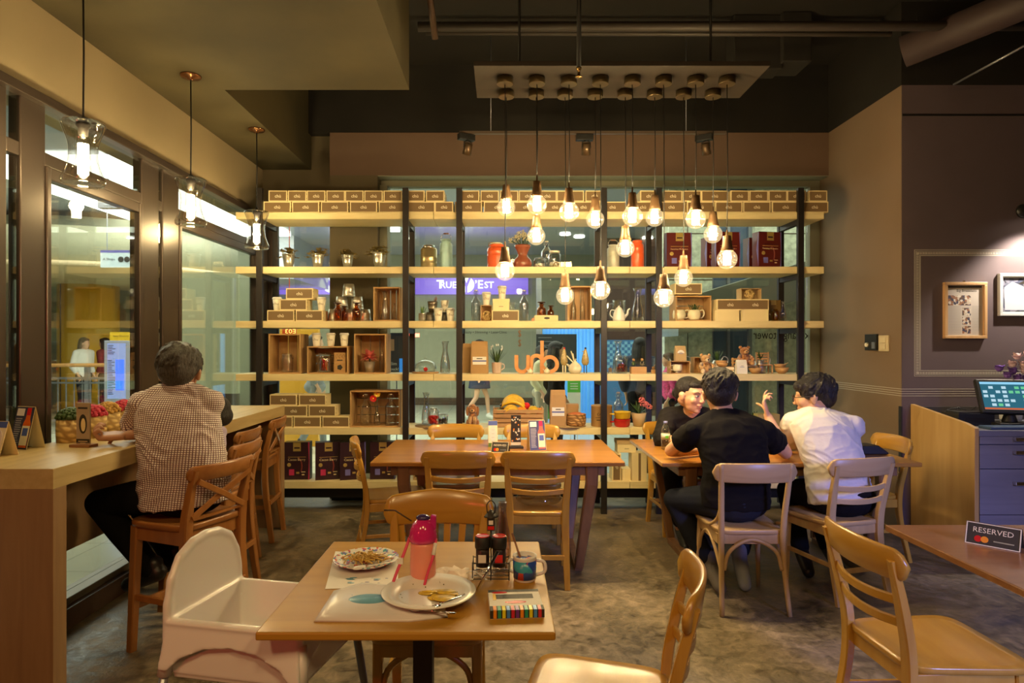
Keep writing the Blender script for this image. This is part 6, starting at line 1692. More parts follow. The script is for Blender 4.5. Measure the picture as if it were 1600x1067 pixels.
def chair(kind='A', m='chair', mx='chairx'):
    t = thing('dining_chair', '', 'chair')
    W0 = .185
    Mw, Mx = M[m], M[mx]
    seatmesh(.42, .37, .42, .026, .455, -.20).build('seat', Mx, t)
    ap = MB().bx(-.165, .165, .165, .185, .375, .43).bx(-.16, .16, -.185, -.165, .375, .43).bx(-.185, -.165, -.18, .18, .375, .43).bx(.165, .185, -.18, .18, .375, .43)
    ap.build('seat_frame', Mw, t, .002)
    for s in (-1, 1):
        if kind == 'C':
            MB().tube([(s * .175, .165, .43), (s * .19, .19, 0)], [.016, .012], 12).build('leg', Mw, t)
            MB().tube(cr([(s * .185, -.255, 0), (s * .172, -.205, .30), (s * .172, -.205, .48), (s * .182, -.235, .68), (s * .190, -.262, .835)], 5), [.013, .016, .017, .016, .014], 12).build('leg', Mw, t)
        else:
            MB().sweep([(s * .175, .165, .43), (s * .18, .178, 0)], [.038, .028], [.038, .028], (0, 1, 0), 8, 0, False, False, smooth=False).build('leg', Mw, t)
            MB().sweep(cr([(s * .178, -.262, 0), (s * .172, -.200, .28), (s * .172, -.192, .47), (s * .182, -.222, .64), (s * .192, -.262, .80)], 5), [.026, .03, .034, .032, .024], [.034, .044, .046, .04, .026], (1, 0, 0), 8, 0, False, False, smooth=False).build('leg', Mw, t)
    plate(.46, .105 if kind != 'B' else .12, .020, .048, .785, -.285, .022 if kind == 'B' else 0.006, .14).build('backrest', Mx, t)
    if kind == 'A':
        for z_, y_ in ((.660, -.245), (.585, -.228)):
            MB().sweep(cr([(-.178, y_ + .018, z_ + .006), (-.09, y_ - .012, z_), (0, y_ - .022, z_ - .002), (.09, y_ - .012, z_), (.178, y_ + .018, z_ + .006)], 4), .012, .030, (0, 0, 1), 8, 0, False, False, smooth=False).build('back_slat', Mx, t)
        MB().bx(-.165, .165, -.235, -.222, .17, .20).bx(-.185, -.170, -.21, .17, .20, .225).bx(.170, .185, -.21, .17, .20, .225).build('stretcher', Mw, t, .003)
    elif kind == 'B':
        for i in range(6):
            x_ = (i - 2.5)
            MB().sweep([(x_ * .050, -.20, .455), (x_ * .060, -.235 - .008 * (2.5 - abs(x_)), .60), (x_ * .066, -.262 - .012 * (2.5 - abs(x_)), .735)], [.022, .026, .030], .010, (0, 1, 0), 8, 0, False, False, smooth=False).build('back_slat', Mw, t)
        MB().tube(cr([(-.165, .172, .23), (-.13, .172, .34), (0, .172, .40), (.13, .172, .34), (.165, .172, .23)], 6), .011, 10).build('bent_arch', Mw, t)
        MB().bx(-.185, -.170, -.21, .17, .20, .225).bx(.170, .185, -.21, .17, .20, .225).build('stretcher', Mw, t, .003)
    else:
        MB().tube(cr([(-.160, -.215, .24), (-.125, -.21, .345), (0, -.20, .405), (.125, -.21, .345), (.160, -.215, .24)], 6), .011, 10).build('bent_arch', Mw, t)
        for s in (-1, 1):
            MB().tube(cr([(s * .178, .175, .24), (s * .180, .12, .34), (s * .182, 0, .40), (s * .180, -.12, .34), (s * .172, -.195, .24)], 6), .010, 10).build('bent_arch', Mw, t)
            MB().tube(cr([(s * .180, -.225, .60), (s * .19, -.19, .52), (s * .205, -.13, .475), (s * .20, -.05, .455)], 5), .009, 10).build('arm_brace', Mw, t)
    return t
CH = {}
def put_chair(kind, m, mx, x, y, ang, label, group=None):
    key = (kind, m)
    c = inst(('chair', kind, m), lambda: chair(kind, m, mx))
    c.location = (x, y, 0); c.rotation_euler = (0, 0, R(ang))
    c['label'] = label
    if group: c['group'] = group
    elif 'group' in c: del c['group']
    return c
# ang 0: sitter looks away from the camera (+Y)
put_chair('A', 'chair', 'chairx', X(716, 3.93), 4.16, 0, 'wooden ladder-back chair pushed in at the left of the near side, middle table')
put_chair('A', 'chair', 'chairx', X(842, 3.93), 4.14, -2, 'wooden ladder-back chair with a clear bag on the seat, middle table')
put_chair('A', 'chair', 'chairx', -.755, 4.46, -76, 'wooden ladder-back chair at the left end of the middle table')
put_chair('A', 'chair', 'chairx', X(712, 5.16), 4.93, 180, 'wooden chair on the far side of the middle table, left one')
put_chair('A', 'chair', 'chairx', X(831, 5.16), 4.93, 180, 'wooden chair on the far side of the middle table, behind the menu stands')
put_chair('C', 'chairpale', 'chairpalex', 1.385, 3.75, 0, 'pale bentwood chair with round posts under the man in black')
put_chair('A', 'chairpale', 'chairpalex', 2.01, 3.92, 15, 'pale ladder-back chair under the man in the white shirt')
put_chair('A', 'chair', 'chairx', 1.42, 5.14, 184, 'wooden chair the woman in black sits on, behind the right table')
put_chair('A', 'chair', 'chairx', 2.52, 4.55, 90, 'wooden chair at the right end of the right table, against the wall')
put_chair('A', 'chair', 'chairx', 1.49, 2.23, -88, 'honey coloured ladder-back chair at the right, beside the reserved table')
put_chair('A', 'chair', 'chairx', .29, 1.90, 76, 'honey coloured chair with a glossy seat in the foreground, turned to the near table')
put_chair('B', 'chair', 'chairx', X(688, 2.75), 2.45, 180, 'wooden chair with upright fan slats behind the near table')

# ------------------------------------------------------------------ tables
def big_table(x0, x1, y0, y1, label):
    t = thing('dining_table', label, 'table', ((x0 + x1) / 2, (y0 + y1) / 2, 0))
    w = (x1 - x0) / 2; d = (y1 - y0) / 2
    MB().bx(-w, w, -d, d, .722, .75).build('tabletop', M['table'], t, .006)
    MB().bx(-w + .12, w - .12, -d + .06, -d + .085, .655, .722).bx(-w + .12, w - .12, d - .085, d - .06, .655, .722).bx(-w + .12, -w + .145, -d + .085, d - .085, .655, .722).bx(w - .145, w - .12, -d + .085, d - .085, .655, .722).build('apron', M['tableleg'], t, .003)
    for s in (-1, 1):
        xe = s * (w - .20)
        for q in (-1, 1):
            MB().sweep([(xe, q * (d - .08), .722), (xe + s * .0, q * (d - .08), .60), (xe - s * .07, q * (d - .19), .03)], [.085, .075, .055], [.075, .065, .05], (0, 1, 0), 8, 0, False, False, smooth=False).build('leg', M['tableleg'], t)
        MB().bx(xe - s * .07 - .028, xe - s * .07 + .028, -(d - .19), d - .19, 0, .045).build('runner', M['tableleg'], t, .006)
    return t
big_table(-.83, .77, 4.01, 4.98, 'long orange-brown wooden table in the middle with menu stands on it')
big_table(.995, 2.62, 3.99, 5.0, 'long orange-brown wooden table the three people sit at')
t = thing('cafe_table', 'square light oak table with dirty plates in the foreground', 'table', (-.247, 2.008, 0))
MB().bx(-.383, .383, -.38, .38, .728, .75).build('tabletop', M['neartable'], t, .005)
MB().bx(-.03, .03, -.03, .03, .02, .715).build('column', M['black'], t, .003)
MB().bx(-.22, .22, -.22, .22, 0, .02).build('base_plate', M['black'], t, .004)
MB().bx(-.25, .25, -.035, .035, .708, .728).bx(-.035, .035, -.25, .25, .708, .728).build('top_bracket', M['black'], t)
t = thing('cafe_table', 'reddish brown table at the right edge carrying a reserved sign', 'table', (2.17, 2.225, 0))
MB().bx(-.61, .61, -.385, .385, .725, .75).build('tabletop', M['walnut'], t, .004)
MB().cyl((0, 0, .02), .035, .70, 20).build('column', M['black'], t)
MB().bx(-.25, .25, -.22, .22, 0, .02).build('base_plate', M['black'], t, .004)

# ------------------------------------------------------------------ bar counter and stools
BX0, BX1, BYa, BYb = -2.30, -1.797, 2.56, 5.28
t = thing('bar_counter', 'long pale wooden bar counter along the window', 'counter', (-2.05, 3.9, 0))
ox, oy = -2.05, 3.9
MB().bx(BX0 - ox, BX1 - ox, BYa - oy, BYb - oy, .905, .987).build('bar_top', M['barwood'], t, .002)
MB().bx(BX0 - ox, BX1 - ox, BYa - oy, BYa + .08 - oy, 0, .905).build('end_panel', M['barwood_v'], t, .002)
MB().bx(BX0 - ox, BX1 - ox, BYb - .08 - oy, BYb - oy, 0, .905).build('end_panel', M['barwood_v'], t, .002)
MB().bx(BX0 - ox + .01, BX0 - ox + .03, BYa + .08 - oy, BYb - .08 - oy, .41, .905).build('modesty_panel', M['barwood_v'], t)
def stool():
    t = thing('bar_stool', '', 'bar stool')
    a, b = M['stool'], M['stoolx']
    seatmesh(.40, .38, .38, .03, .64, -.19, .006).build('seat', b, t)
    MB().bx(-.16, .16, .145, .165, .545, .61).bx(-.16, .16, -.175, -.155, .545, .61).bx(-.18, -.16, -.16, .15, .545, .61).bx(.16, .18, -.16, .15, .545, .61).build('seat_frame', a, t, .002)
    for s in (-1, 1):
        MB().sweep([(s * .165, .15, .61), (s * .175, .175, 0)], [.044, .036], [.044, .036], (0, 1, 0), 8, 0, False, False, smooth=False).build('leg', a, t)
        MB().sweep(cr([(s * .175, -.225, 0), (s * .168, -.175, .40), (s * .168, -.175, .64), (s * .170, -.20, .78), (s * .172, -.235, .905)], 5), [.036, .042, .042, .036, .03], [.036, .05, .05, .034, .024], (1, 0, 0), 8, 0, False, False, smooth=False).build('leg', a, t)
    plate(.40, .075, .022, .040, .885, -.258, 0.0, .2, rr=.02).build('backrest', b, t)
    for s in (-1, 1):
        MB().sweep([(s * .158, -.200, .675), (0, -.222 - .004 * s, .765), (-s * .160, -.242, .850)], .028, .012, (0, 1, 0), 8, 0, False, False, smooth=False).build('cross_brace', a, t)
    MB().bx(-.17, .17, -.20, -.18, .66, .672).build('back_rail', a, t)
    MB().bx(-.165, .165, .155, .175, .20, .235).bx(-.165, .165, -.215, -.195, .28, .31).bx(-.180, -.162, -.20, .165, .25, .28).bx(.162, .180, -.20, .165, .25, .28).build('footrest', a, t, .003)
    return t
ST = [((-1.57, 3.20), 68, 'bar stool with a crossed back under the man in the checked shirt'),
      ((-1.72, 3.74), 88, 'bar stool with the child on it, partly behind the first stool'),
      ((-1.93, 4.30), 90, 'bar stool tucked under the counter, third from the camera'),
      ((-1.97, 4.96), 95, 'bar stool tucked in at the far end of the counter')]
for (x, y), a, lb in ST:
    c = inst('stool', stool); c.location = (x, y, 0); c.rotation_euler = (0, 0, R(a)); c['label'] = lb; c['group'] = 'crossed-back bar stools'
# things on the bar
def grasspot(px, py, m, label, r=.062, h=.115):
    p = onz(px, py, .987)
    t = thing('flower_basket', label, 'flower basket', (p.x, p.y, .987))
    MB().sweep([(0, 0, 0), (0, 0, h * .5), (0, 0, h)], [r * 2, r * 2.08, r * 2.05], [r * 1.9, r * 2, r * 1.95], (0, 1, 0), 20).build('basket', M['straw'], t)
    l = MB(); rn = random.Random(px)
    for k in range(150):
        a = rn.uniform(0, 2 * PI); e = rn.uniform(0, PI / 2)
        q = Vector((math.cos(a) * math.cos(e) * r * .95, math.sin(a) * math.cos(e) * r * .95, h + .005 + math.sin(e) * r * .75))
        l.ball(q, rn.uniform(.008, .013), 6, 4)
    l.ball((0, 0, h), (r * .85, r * .85, r * .6), 12, 8)
    l.build('flower_cushion', m, t)
    return t
grasspot(110, 690, M['leafdark'], 'straw basket with a dark green cushion plant on the bar')
grasspot(146, 683, M['crimson'], 'straw basket with crimson flowers, mostly behind the brown menu card')
grasspot(168, 676, M['mustard'], 'straw basket with mustard coloured flowers on the bar')
grasspot(193, 670, M['crimson'], 'straw basket with crimson flowers beside the man’s sleeve', .060)
def tentcard(name, p, w, h, rz, label, z, style):
    t = thing(name, label, 'menu card', (p[0], p[1], z), R(rz))
    m = MB()
    dd = .045
    pr = [(-dd, 0), (-dd + .003, 0), (0.0015, h), (0.0, h + .001), (-.0015, h)]
    m.add([(-w / 2, -dd, 0), (w / 2, -dd, 0), (w / 2, 0, h), (-w / 2, 0, h), (-w / 2, dd, 0), (w / 2, dd, 0)], [(0, 1, 2, 3), (4, 3, 2, 5)], 0)
    m.build('card', [M['kraftpale']], t, solid=.0015)
    f = MB(); th = math.atan2(dd, h)
    MM = Matrix.Translation((0, -dd - .001, 0)) @ Matrix.Rotation(-th, 4, 'X')
    L = math.hypot(dd, h)
    if style == 'sauce':
        f.bx(-w * .48, w * .48, -.001, 0, L * .01, L * .99, 0, MM)
        f.bx(-w * .42, -w * .02, -.0018, -.001, L * .78, L * .95, 1, MM)
        for i in range(13): f.bx(-w * .40, -w * (.04 + .1 * random.random()), -.0018, -.001, L * (.10 + i * .05), L * (.125 + i * .05), 5, MM)
        f.prism([(w * .04, L * .05), (w * .44, L * .05), (w * .44, L * .60), (w * .36, L * .70), (w * .34, L * .97), (w * .14, L * .97), (w * .12, L * .70), (w * .04, L * .60)], -.0022, -.001, 2, MM)
        f.bx(w * .13, w * .35, -.0028, -.002, L * .80, L * .97, 3, MM).bx(w * .04, w * .44, -.0028, -.002, L * .10, L * .55, 4, MM).bx(w * .10, w * .38, -.0034, -.0028, L * .32, L * .50, 6, MM)
    elif style == 'oval':
        f.bx(-w * .48, w * .48, -.001, 0, L * .01, L * .99, 4, MM).bx(-w * .48, w * .48, -.0016, -.001, L * .82, L * .99, 6, MM).bx(-w * .48, w * .48, -.0016, -.001, L * .01, L * .16, 7, MM)
        f.prism([(w * .38 * math.cos(2 * PI * i / 28), L * .5 + L * .30 * math.sin(2 * PI * i / 28)) for i in range(28)], -.0022, -.001, 8, MM)
        for k in (.36, .5, .64): f.bx(-w * .15, w * .15, -.0028, -.002, L * k, L * (k + .012), 5, MM)
    f.build('print', [flat('print_navy', (.05, .05, .09), .35), M['paper'], flat('sauce_orange', (.75, .14, .01), .35), M['red'], M['cream'], flat('print_grey2', (.35, .35, .38), .5), M['blueink'], M['leaf'], flat('print_pink', (.75, .68, .66), .5)], t)
    return t
tentcard('menu_tent', onz(42, 700, .987), .12, .20, -18, 'tent card printed with an orange sauce bottle on the bar', .987, 'sauce').scale = (1, 1, 1)
tentcard('menu_tent', onz(0, 712, .987), .10, .155, -12, 'tent card with a pale oval, cut off by the left edge', .987, 'oval')
def cardstand(p, w, h, rz, label, z, style):
    t = thing('menu_stand', label, 'menu card', (p[0], p[1], z), R(rz))
    MB().bx(-w * .75, w * .75, -.03, .03, 0, .014).build('base', M['walnut'] if style == 'brown' else M['ink'], t, .002)
    f = MB().bx(-w / 2, w / 2, -.004, .004, .014, h, 0).bx(-w / 2, w / 2, -.0048, -.004, .02, h * .18, 1)
    if style == 'brown':
        f.bx(-w * .38, w * .34, -.0048, -.004, h * .86, h * .90, 1)
        f.prism([(w * .30 * math.cos(2 * PI * i / 24), h * .52 + h * .22 * math.sin(2 * PI * i / 24)) for i in range(24)], -.0050, -.0042, 1)
        f.prism([(w * .17 * math.cos(2 * PI * i / 24) + w * .03, h * .50 + h * .15 * math.sin(2 * PI * i / 24)) for i in range(24)], -.0056, -.005, 2)
        f.bx(-w * .34, w * .34, -.0054, -.0048, h * .12, h * .135, 2).bx(-w * .2, w * .2, -.0054, -.0048, h * .08, h * .095, 2)
        ms = [flat('card_taupe', (.42, .33, .24), .6), M['ink'], M['kraftpale']]
    else:
        rn = random.Random(1)
        for i in range(26):
            x_ = rn.uniform(-w * .4, w * .4); z_ = rn.uniform(h * .2, h * .95)
            f.bx(x_ - .004, x_ + .004, -.0048, -.004, z_ - .004, z_ + .006, rn.choice((1, 2, 3)))
        ms = [flat('card_black', (.03, .025, .02), .4), M['cream'], M['orange'], M['paper']]
    f.build('card', ms, t)
    return t
p = onz(146, 697, .987); cardstand((p.x - .035, p.y - .02), .072, .215, -8, 'narrow taupe menu card in a dark base among the flower baskets', .987, 'brown')
TZ = .75
p = onz(806, 700, TZ); cardstand(p, .07, .235, 4, 'narrow black menu card in a dark base on the middle table', TZ, 'black')
tentcard('menu_tent', onz(838, 702, TZ), .12, .205, 14, 'tent card printed with an orange sauce bottle on the middle table', TZ, 'sauce')
tentcard('menu_tent', onz(770, 697, TZ), .068, .185, 3, 'narrow tent card with a pale oval on the middle table', TZ, 'oval')
def reserved(p, w, h, rz, label, z):
    t = thing('reserved_sign', label, 'sign', (p[0], p[1], z), R(rz))
    dd = .035
    MB().add([(-w / 2, -dd, 0), (w / 2, -dd, 0), (w / 2, 0, h), (-w / 2, 0, h), (-w / 2, dd, 0), (w / 2, dd, 0)], [(0, 1, 2, 3), (4, 3, 2, 5)], 0).build('sign_plate', M['ink'], t, solid=.002)
    th = math.atan2(dd, h); L = math.hypot(dd, h)
    MM = Matrix.Translation((0, -dd - .0015, 0)) @ Matrix.Rotation(-th, 4, 'X')
    f = MB()
    for q in ((-w * .49, w * .49, L * .01, L * .045), (-w * .49, w * .49, L * .955, L * .99), (-w * .49, -w * .47, L * .01, L * .99), (w * .47, w * .49, L * .01, L * .99)):
        f.bx(q[0], q[1], -.001, 0, q[2], q[3], 0, MM)
    f.text('RESERVED', (0, 0, L * .68), w=w * .72, mat=0, M=MM)
    f.lathe([(L * .14, 0), (L * .14, .0008)], 20, M=MM @ Matrix.Translation((-w * .26, 0, L * .28)) @ Matrix.Rotation(R(90), 4, 'X'), mat=1)
    f.lathe([(L * .14, 0), (L * .14, .0012)], 20, M=MM @ Matrix.Translation((-w * .14, 0, L * .28)) @ Matrix.Rotation(R(90), 4, 'X'), mat=2)
    f.bx(w * .02, w * .38, -.001, 0, L * .24, L * .29, 3, MM)
    f.build('sign_print', [M['cream'], M['red'], M['orange'], M['silver']], t)
    return t
reserved(onz(782, 706, TZ), .12, .07, -12, 'small black reserved sign on the middle table', TZ)
reserved(onz(1553, 852, TZ), .165, .075, -47, 'black reserved sign with two coloured discs on the right-hand table', TZ)
# right table goods
p = onz(1040, 702, TZ)
t = thing('water_bottle', 'clear plastic water bottle with a blue cap on the right table', 'bottle', (p.x, p.y, TZ))
MB().lathe([(.02, 0), (.030, .006), (.031, .03), (.029, .036), (.031, .045), (.031, .10), (.029, .105), (.031, .112), (.030, .14), (.020, .165), (.013, .178), (.013, .185), (0, .185)], 24).build('bottle_body', M['bluishglass'], t)
MB().lathe([(.0316, .072), (.0316, .112)], 24).bx(-.01, .012, -.0325, -.0318, .082, .10, 1).build('label', [flat('bottle_label', (.5, .55, .5), .4), M['green']], t)
MB().lathe([(.0145, .182), (.0145, .198), (0, .198)], 18).build('cap', flat('cap_blue', (.20, .24, .62), .4), t)
MB().lathe([(0, .004), (.027, .004), (.028, .10), (0, .10)], 20).build('water', M['water'], t)
tag(MB().prism([(-.17, 0), (.18, 0), (.19, .012), (.12, .06), (-.08, .055), (-.17, .02)], -.08, .07).build('black_bag', flat('black_leatherette', (.02, .018, .02), .4), None, .01, loc=(2.40, 4.36, TZ)), 'flat black bag lying at the right end of the right table', 'bag')
tag(MB().bx(-.05, .05, -.03, .03, 0, .01).build('tablet', M['ink'], None, .003, loc=(1.46, 4.30, TZ)), 'small dark device on the right table before the man in black', 'phone')
# clear bag on chair seat
c = MB().ball((0, 0, .035), (.15, .12, .05), 18, 10).ball((-.07, .02, .06), (.06, .05, .04), 12, 8)
tag(c.build('clear_bag', M['glass'], None, loc=(X(842, 4.14) + .0, 4.15, .458)), 'crumpled clear plastic bag on the seat of a middle table chair', 'plastic bag')

# ------------------------------------------------------------------ near table goods
def T(px, py, z=TZ): return onz(px, py, z)
c0 = T(670, 939)
t = thing('dinner_plate', 'large white plate smeared with yellow sauce, nearest on the table', 'plate', (c0.x, c0.y, TZ + .006))
rr = .135
MB().lathe([(0, 0), (rr * .5, 0), (rr * .62, .006), (rr * .7, .014), (rr * .97, .022), (rr, .025), (rr * .985, .027), (rr * .7, .0195), (rr * .60, .011), (rr * .5, .007), (0, .006)], 48).build('plate_body', M['white'], t)
sm = MB(); rn = random.Random(8)
for k in range(16):
    a = rn.uniform(-1.2, 2.6); r_ = rn.uniform(.01, .06)
    q_ = rn.uniform(.018, .036); sm.lathe([(0, .0015), (q_, .001), (q_ * 1.1, 0)], 12, (r_ * math.cos(a) + .015, r_ * math.sin(a) * .7, .0075 + .0004 * k), sy=rn.uniform(.3, .8))
sm.build('sauce_smear', flat('turmeric_sauce', (.62, .42, .03), .3, var=.3, vscale=60), t)
sp_ = MB()
for k in range(40):
    a = rn.uniform(0, 2 * PI); r_ = rn.uniform(.02, .10)
    sp_.ball((r_ * math.cos(a), r_ * math.sin(a), .009 if r_ < .07 else .018), rn.uniform(.0008, .0022), 5, 4)
sp_.build('crumbs', flat('herb_crumb', (.12, .09, .02), .6), t)
def fork(a, b, label, z, bendy=False, name='fork', cat='fork'):
    a = Vector(a); b = Vector(b)
    d = (b - a).normalized(); s_ = d.cross(Vector((0, 0, 1))).normalized()
    t = thing(name, label, cat, a)
    L = (b - a).length; O = Vector((0, 0, 0))
    MB().sweep([O + d * L * .30, O + d * L * .45, O + d * L], [.010, .005, .011], [.003, .0025, .0025], (0, 0, 1), 8).build('handle', M['chrome'], t)
    if name == 'fork':
        m = MB().sweep([O + d * L * .22, O + d * L * .30, O + d * L * .36], [.022, .020, .006], .002, (0, 0, 1), 8)
        for k in range(4):
            o_ = s_ * (k - 1.5) * .0062
            m.sweep([o_ + d * L * .24, o_ * 1.05 + d * L * .12 + Vector((0, 0, -.002)), o_ + Vector((0, 0, .002))], [.003, .003, .0018], .002, (0, 0, 1), 6)
        m.build('tines', M['chrome'], t)
    else:
        m = MB().ball((0, 0, 0), (.022, .015, .005), 14, 8)
        q = d.to_track_quat('X', 'Z').to_matrix().to_4x4()
        mm = MB(); mm.add([q @ Vector(v) + d * L * .12 for v in m.v], m.f, 0, True)
        mm.build('bowl', M['chrome'], t)
    return t
fork(T(668, 952, .775), T(727, 928, .80), 'fork lying on the big sauce-smeared plate', 0)
fork(T(640, 950, .768), T(712, 958, .775), 'spoon lying in the sauce of the big plate', 0, name='spoon', cat='spoon')
c1 = T(572, 882)
t = thing('kids_plate', 'speckled melamine plate of leftover noodles', 'plate', (c1.x, c1.y, TZ + .003))
rr = .108
MB().lathe([(0, 0), (rr * .6, 0), (rr * .8, .010), (rr, .020), (rr * .985, .022), (rr * .78, .013), (rr * .6, .005), (0, .004)], 44).build('plate_body', patches('speckled_melamine', [(.78, .74, .68), (.80, .76, .70), (.62, .08, .06), (.78, .74, .68), (.08, .30, .36), (.80, .76, .70), (.25, .2, .5), (.78, .74, .68)], 120, .25), t)
nd = MB(); rn = random.Random(11)
for k in range(80):
    a = rn.uniform(0, 2 * PI); r_ = rn.uniform(0, .062); b = rn.uniform(0, 2 * PI); L = rn.uniform(.02, .045)
    base = Vector((r_ * math.cos(a) + .0, abs(r_ * math.sin(a)) * .9 - .012, .008 + .03 * (1 - r_ / .07) * rn.random()))
    nd.tube(cr([base, base + Vector((math.cos(b) * L * .5, math.sin(b) * L * .5, .008)), base + Vector((math.cos(b + .8) * L, math.sin(b + .8) * L, 0))], 3), .0022, 5)
nd.build('noodles', flat('noodle', (.62, .42, .10), .4, var=.2, vscale=80), t)
f = fork(T(553, 888, .772), T(622, 876, .785), 'white plastic spoon on the plate of noodles', 0, name='spoon', cat='spoon')
for ch_ in f.children: ch_.data = ch_.data.copy(); ch_.data.materials[0] = M['white']
def sheet(pts, m, label, name, cat, z=TZ + .0006, th=.0012, extra=None):
    P = [T(a, b) for a, b in pts]; cx_ = sum(p.x for p in P) / len(P); cy_ = sum(p.y for p in P) / len(P)
    o = MB()
    n = len(P)
    vs = [(p.x - cx_, p.y - cy_, 0) for p in P] + [(p.x - cx_, p.y - cy_, th) for p in P]
    o.add(vs, [tuple(range(n)), tuple(range(n, 2 * n))] + [(i, (i + 1) % n, n + (i + 1) % n, n + i) for i in range(n)], 0)
    if extra: extra(o, cx_, cy_, th)
    ms = m if isinstance(m, list) else [m]
    return tag(o.build(name, ms, None, loc=(cx_, cy_, z)), label, cat)
def ex1(o, cx_, cy_, th):
    rn = random.Random(3)
    for k in range(16):
        p = T(rn.uniform(525, 615), rn.uniform(903, 916))
        o.lathe([(rn.uniform(.004, .014), 0), (.001, .0004)], 8, (p.x - cx_, p.y - cy_, th), rn.choice((1, 2)), sy=.35)
sheet([(524, 862), (622, 868), (622, 916), (508, 921)], [M['paper'], M['blueink'], flat('wash_cyan', (.12, .42, .60), .6)], 'white paper placemat with blue paint blots under the noodle plate', 'placemat', 'placemat', extra=ex1)
# wet wipe bag
t_ = MB()
c2 = T(575, 950)
ol = [(490, 972), (520, 925), (565, 912), (640, 918), (690, 925), (700, 965), (640, 972)]
P = [T(a, b) for a, b in ol]
n = len(P); vs = []
for sc_, z_ in ((1, 0.0), (.97, .006), (.75, .016), (.4, .020)):
    for p in P: vs.append(((p.x - c2.x) * sc_, (p.y - c2.y) * sc_, z_))
fs = []
for k in range(3):
    for i in range(n):
        j = (i + 1) % n; fs.append((k * n + i, k * n + j, (k + 1) * n + j, (k + 1) * n + i))
fs.append(tuple(3 * n + i for i in range(n))); fs.append(tuple(reversed(range(n))))
t_.add(vs, fs, 0, True)
t_.lathe([(0, .0225), (.055, .0205), (.058, .019)], 28, (.0, .015, 0), 1, sy=.62)
for a, b in ((-.06, .05), (-.02, .062), (.05, .05), (.08, .02)): t_.lathe([(0, .0205), (.009, .018)], 10, (a * .9, b * .9, 0), 2)
tag(t_.build('wrapper_bag', [flat('white_plastic_film', (.74, .72, .74), .25), flat('logo_blue', (.16, .42, .62), .35), flat('pale_blue', (.45, .58, .72), .4)], None, loc=(c2.x, c2.y, TZ)), 'flat white plastic wrapper with a pale blue oval under the big plate', 'wrapper')
# pink drinking bottle
p = T(661, 912)
t = thing('drinking_bottle', 'pink child drinking bottle with magenta lid and strap', 'bottle', (p.x, p.y, TZ))
MB().lathe([(.036, 0), (.039, .004), (.040, .06), (.0385, .115), (.0385, .135), (0, .135)], 30).build('bottle_body', flat('peach_plastic', (.85, .33, .25), .22, sss=.4), t)
MB().lathe([(.041, .132), (.0425, .14), (.0425, .150), (.041, .155), (.040, .165), (.032, .185), (.020, .197), (0, .20)], 30).build('lid', flat('magenta_plastic', (.62, .02, .20), .12, coat=.4), t)
MB().ball((0, 0, .203), (.022, .017, .010)).build('spout_cover', flat('navy_plastic', (.05, .03, .14), .15), t)
MB().prism([(.020, .165), (.040, .165), (.041, .21), (.024, .212)], -.010, .010).build('lid_hinge', flat('magenta_plastic2', (.50, .02, .22), .2), t, .004)
MB().sweep(cr([(-.041, 0, .142), (-.055, -.03, .10), (-.075, -.06, .045), (-.085, -.085, .012)], 4), .009, .003, (0, 1, 0), 8).sweep(cr([(.041, -.01, .142), (.036, -.036, .10), (.020, -.045, .05), (.008, -.058, .006)], 4), .008, .003, (0, 1, 0), 8).build('strap', flat('strap_pink', (.70, .05, .14), .5), t)
MB().bx(-.072, -.055, -.045, -.035, .075, .092).tube([(.040, -.02, .13), (.038, -.03, .115), (.035, -.036, .10)], .006, 8).build('strap_buckle', M['white'], t)
# salt and pepper caddy
p = T(767, 903)
t = thing('condiment_caddy', 'black wire caddy with a lantern top, right of the drinking bottle', 'caddy', (p.x, p.y + .012, TZ))
wr = MB(); hw, hd = .057, .032
for z_ in (.004, .032, .052):
    wr.tube([(-hw, -hd, z_), (hw, -hd, z_), (hw, hd, z_), (-hw, hd, z_)], .0017, 6, closed=True)
for a in (-hw, 0, hw):
    for b in (-hd, hd): wr.tube([(a, b, 0), (a, b, .056)], .0017, 6)
wr.tube([(-hw, 0, .004), (hw, 0, .004)], .0017, 6).tube([(0, -hd, .004), (0, hd, .004)], .0017, 6)
wr.build('wire_basket', M['ink'], t)
MB().tube([(0, hd * .3, 0), (0, hd * .3, .15)], .0025, 7).tube(cr([(-.012, 0.01, .20), (-.013, .01, .225), (0, .01, .238), (.013, .01, .225), (.012, .01, .20)], 4), .0018, 6).build('carry_loop', M['ink'], t)
MB().bx(-.012, .012, -.002, .022, .145, .185).lathe([(.024, .185), (.02, .19), (.006, .208), (0, .21)], 4, (0, .01, 0)).bx(-.007, .007, -.004, -.002, .165, .178, 1).bx(-.010, .010, -.004, -.002, .149, .16, 2).build('lantern', [M['ink'], M['paper'], M['red']], t)
for k, nm in ((-.026, 'left'), (.026, 'right')):
    s = thing('spice_shaker', '%s spice shaker with a black cap and red rim in the wire caddy' % nm, 'shaker', (p.x + k, p.y + .006, TZ + .007))
    MB().lathe([(.019, 0), (.021, .004), (.021, .03), (0, .03)], 24).build('glass_foot', M['glass'], s)
    MB().lathe([(.0215, .03), (.0215, .082), (.018, .086), (0, .086)], 24).bx(-.013, .011, -.0222, -.0205, .045, .07, 1).build('jar_body', [flat('shaker_label', (.03, .02, .02), .3), M['red'] if k > 0 else M['paper']], s)
    MB().lathe([(.0235, .086), (.0245, .09), (.0245, .120), (.021, .124), (.018, .121), (0, .120)], 24).build('cap', M['black'], s)
    MB().lathe([(.0225, .1235), (.0205, .1255), (.0175, .1225)], 24).build('red_rim', M['red'], s)
p = T(785, 893)
t = thing('glass_bottle', 'clear glass soda bottle behind the spice shakers', 'bottle', (p.x, p.y + .02, TZ))
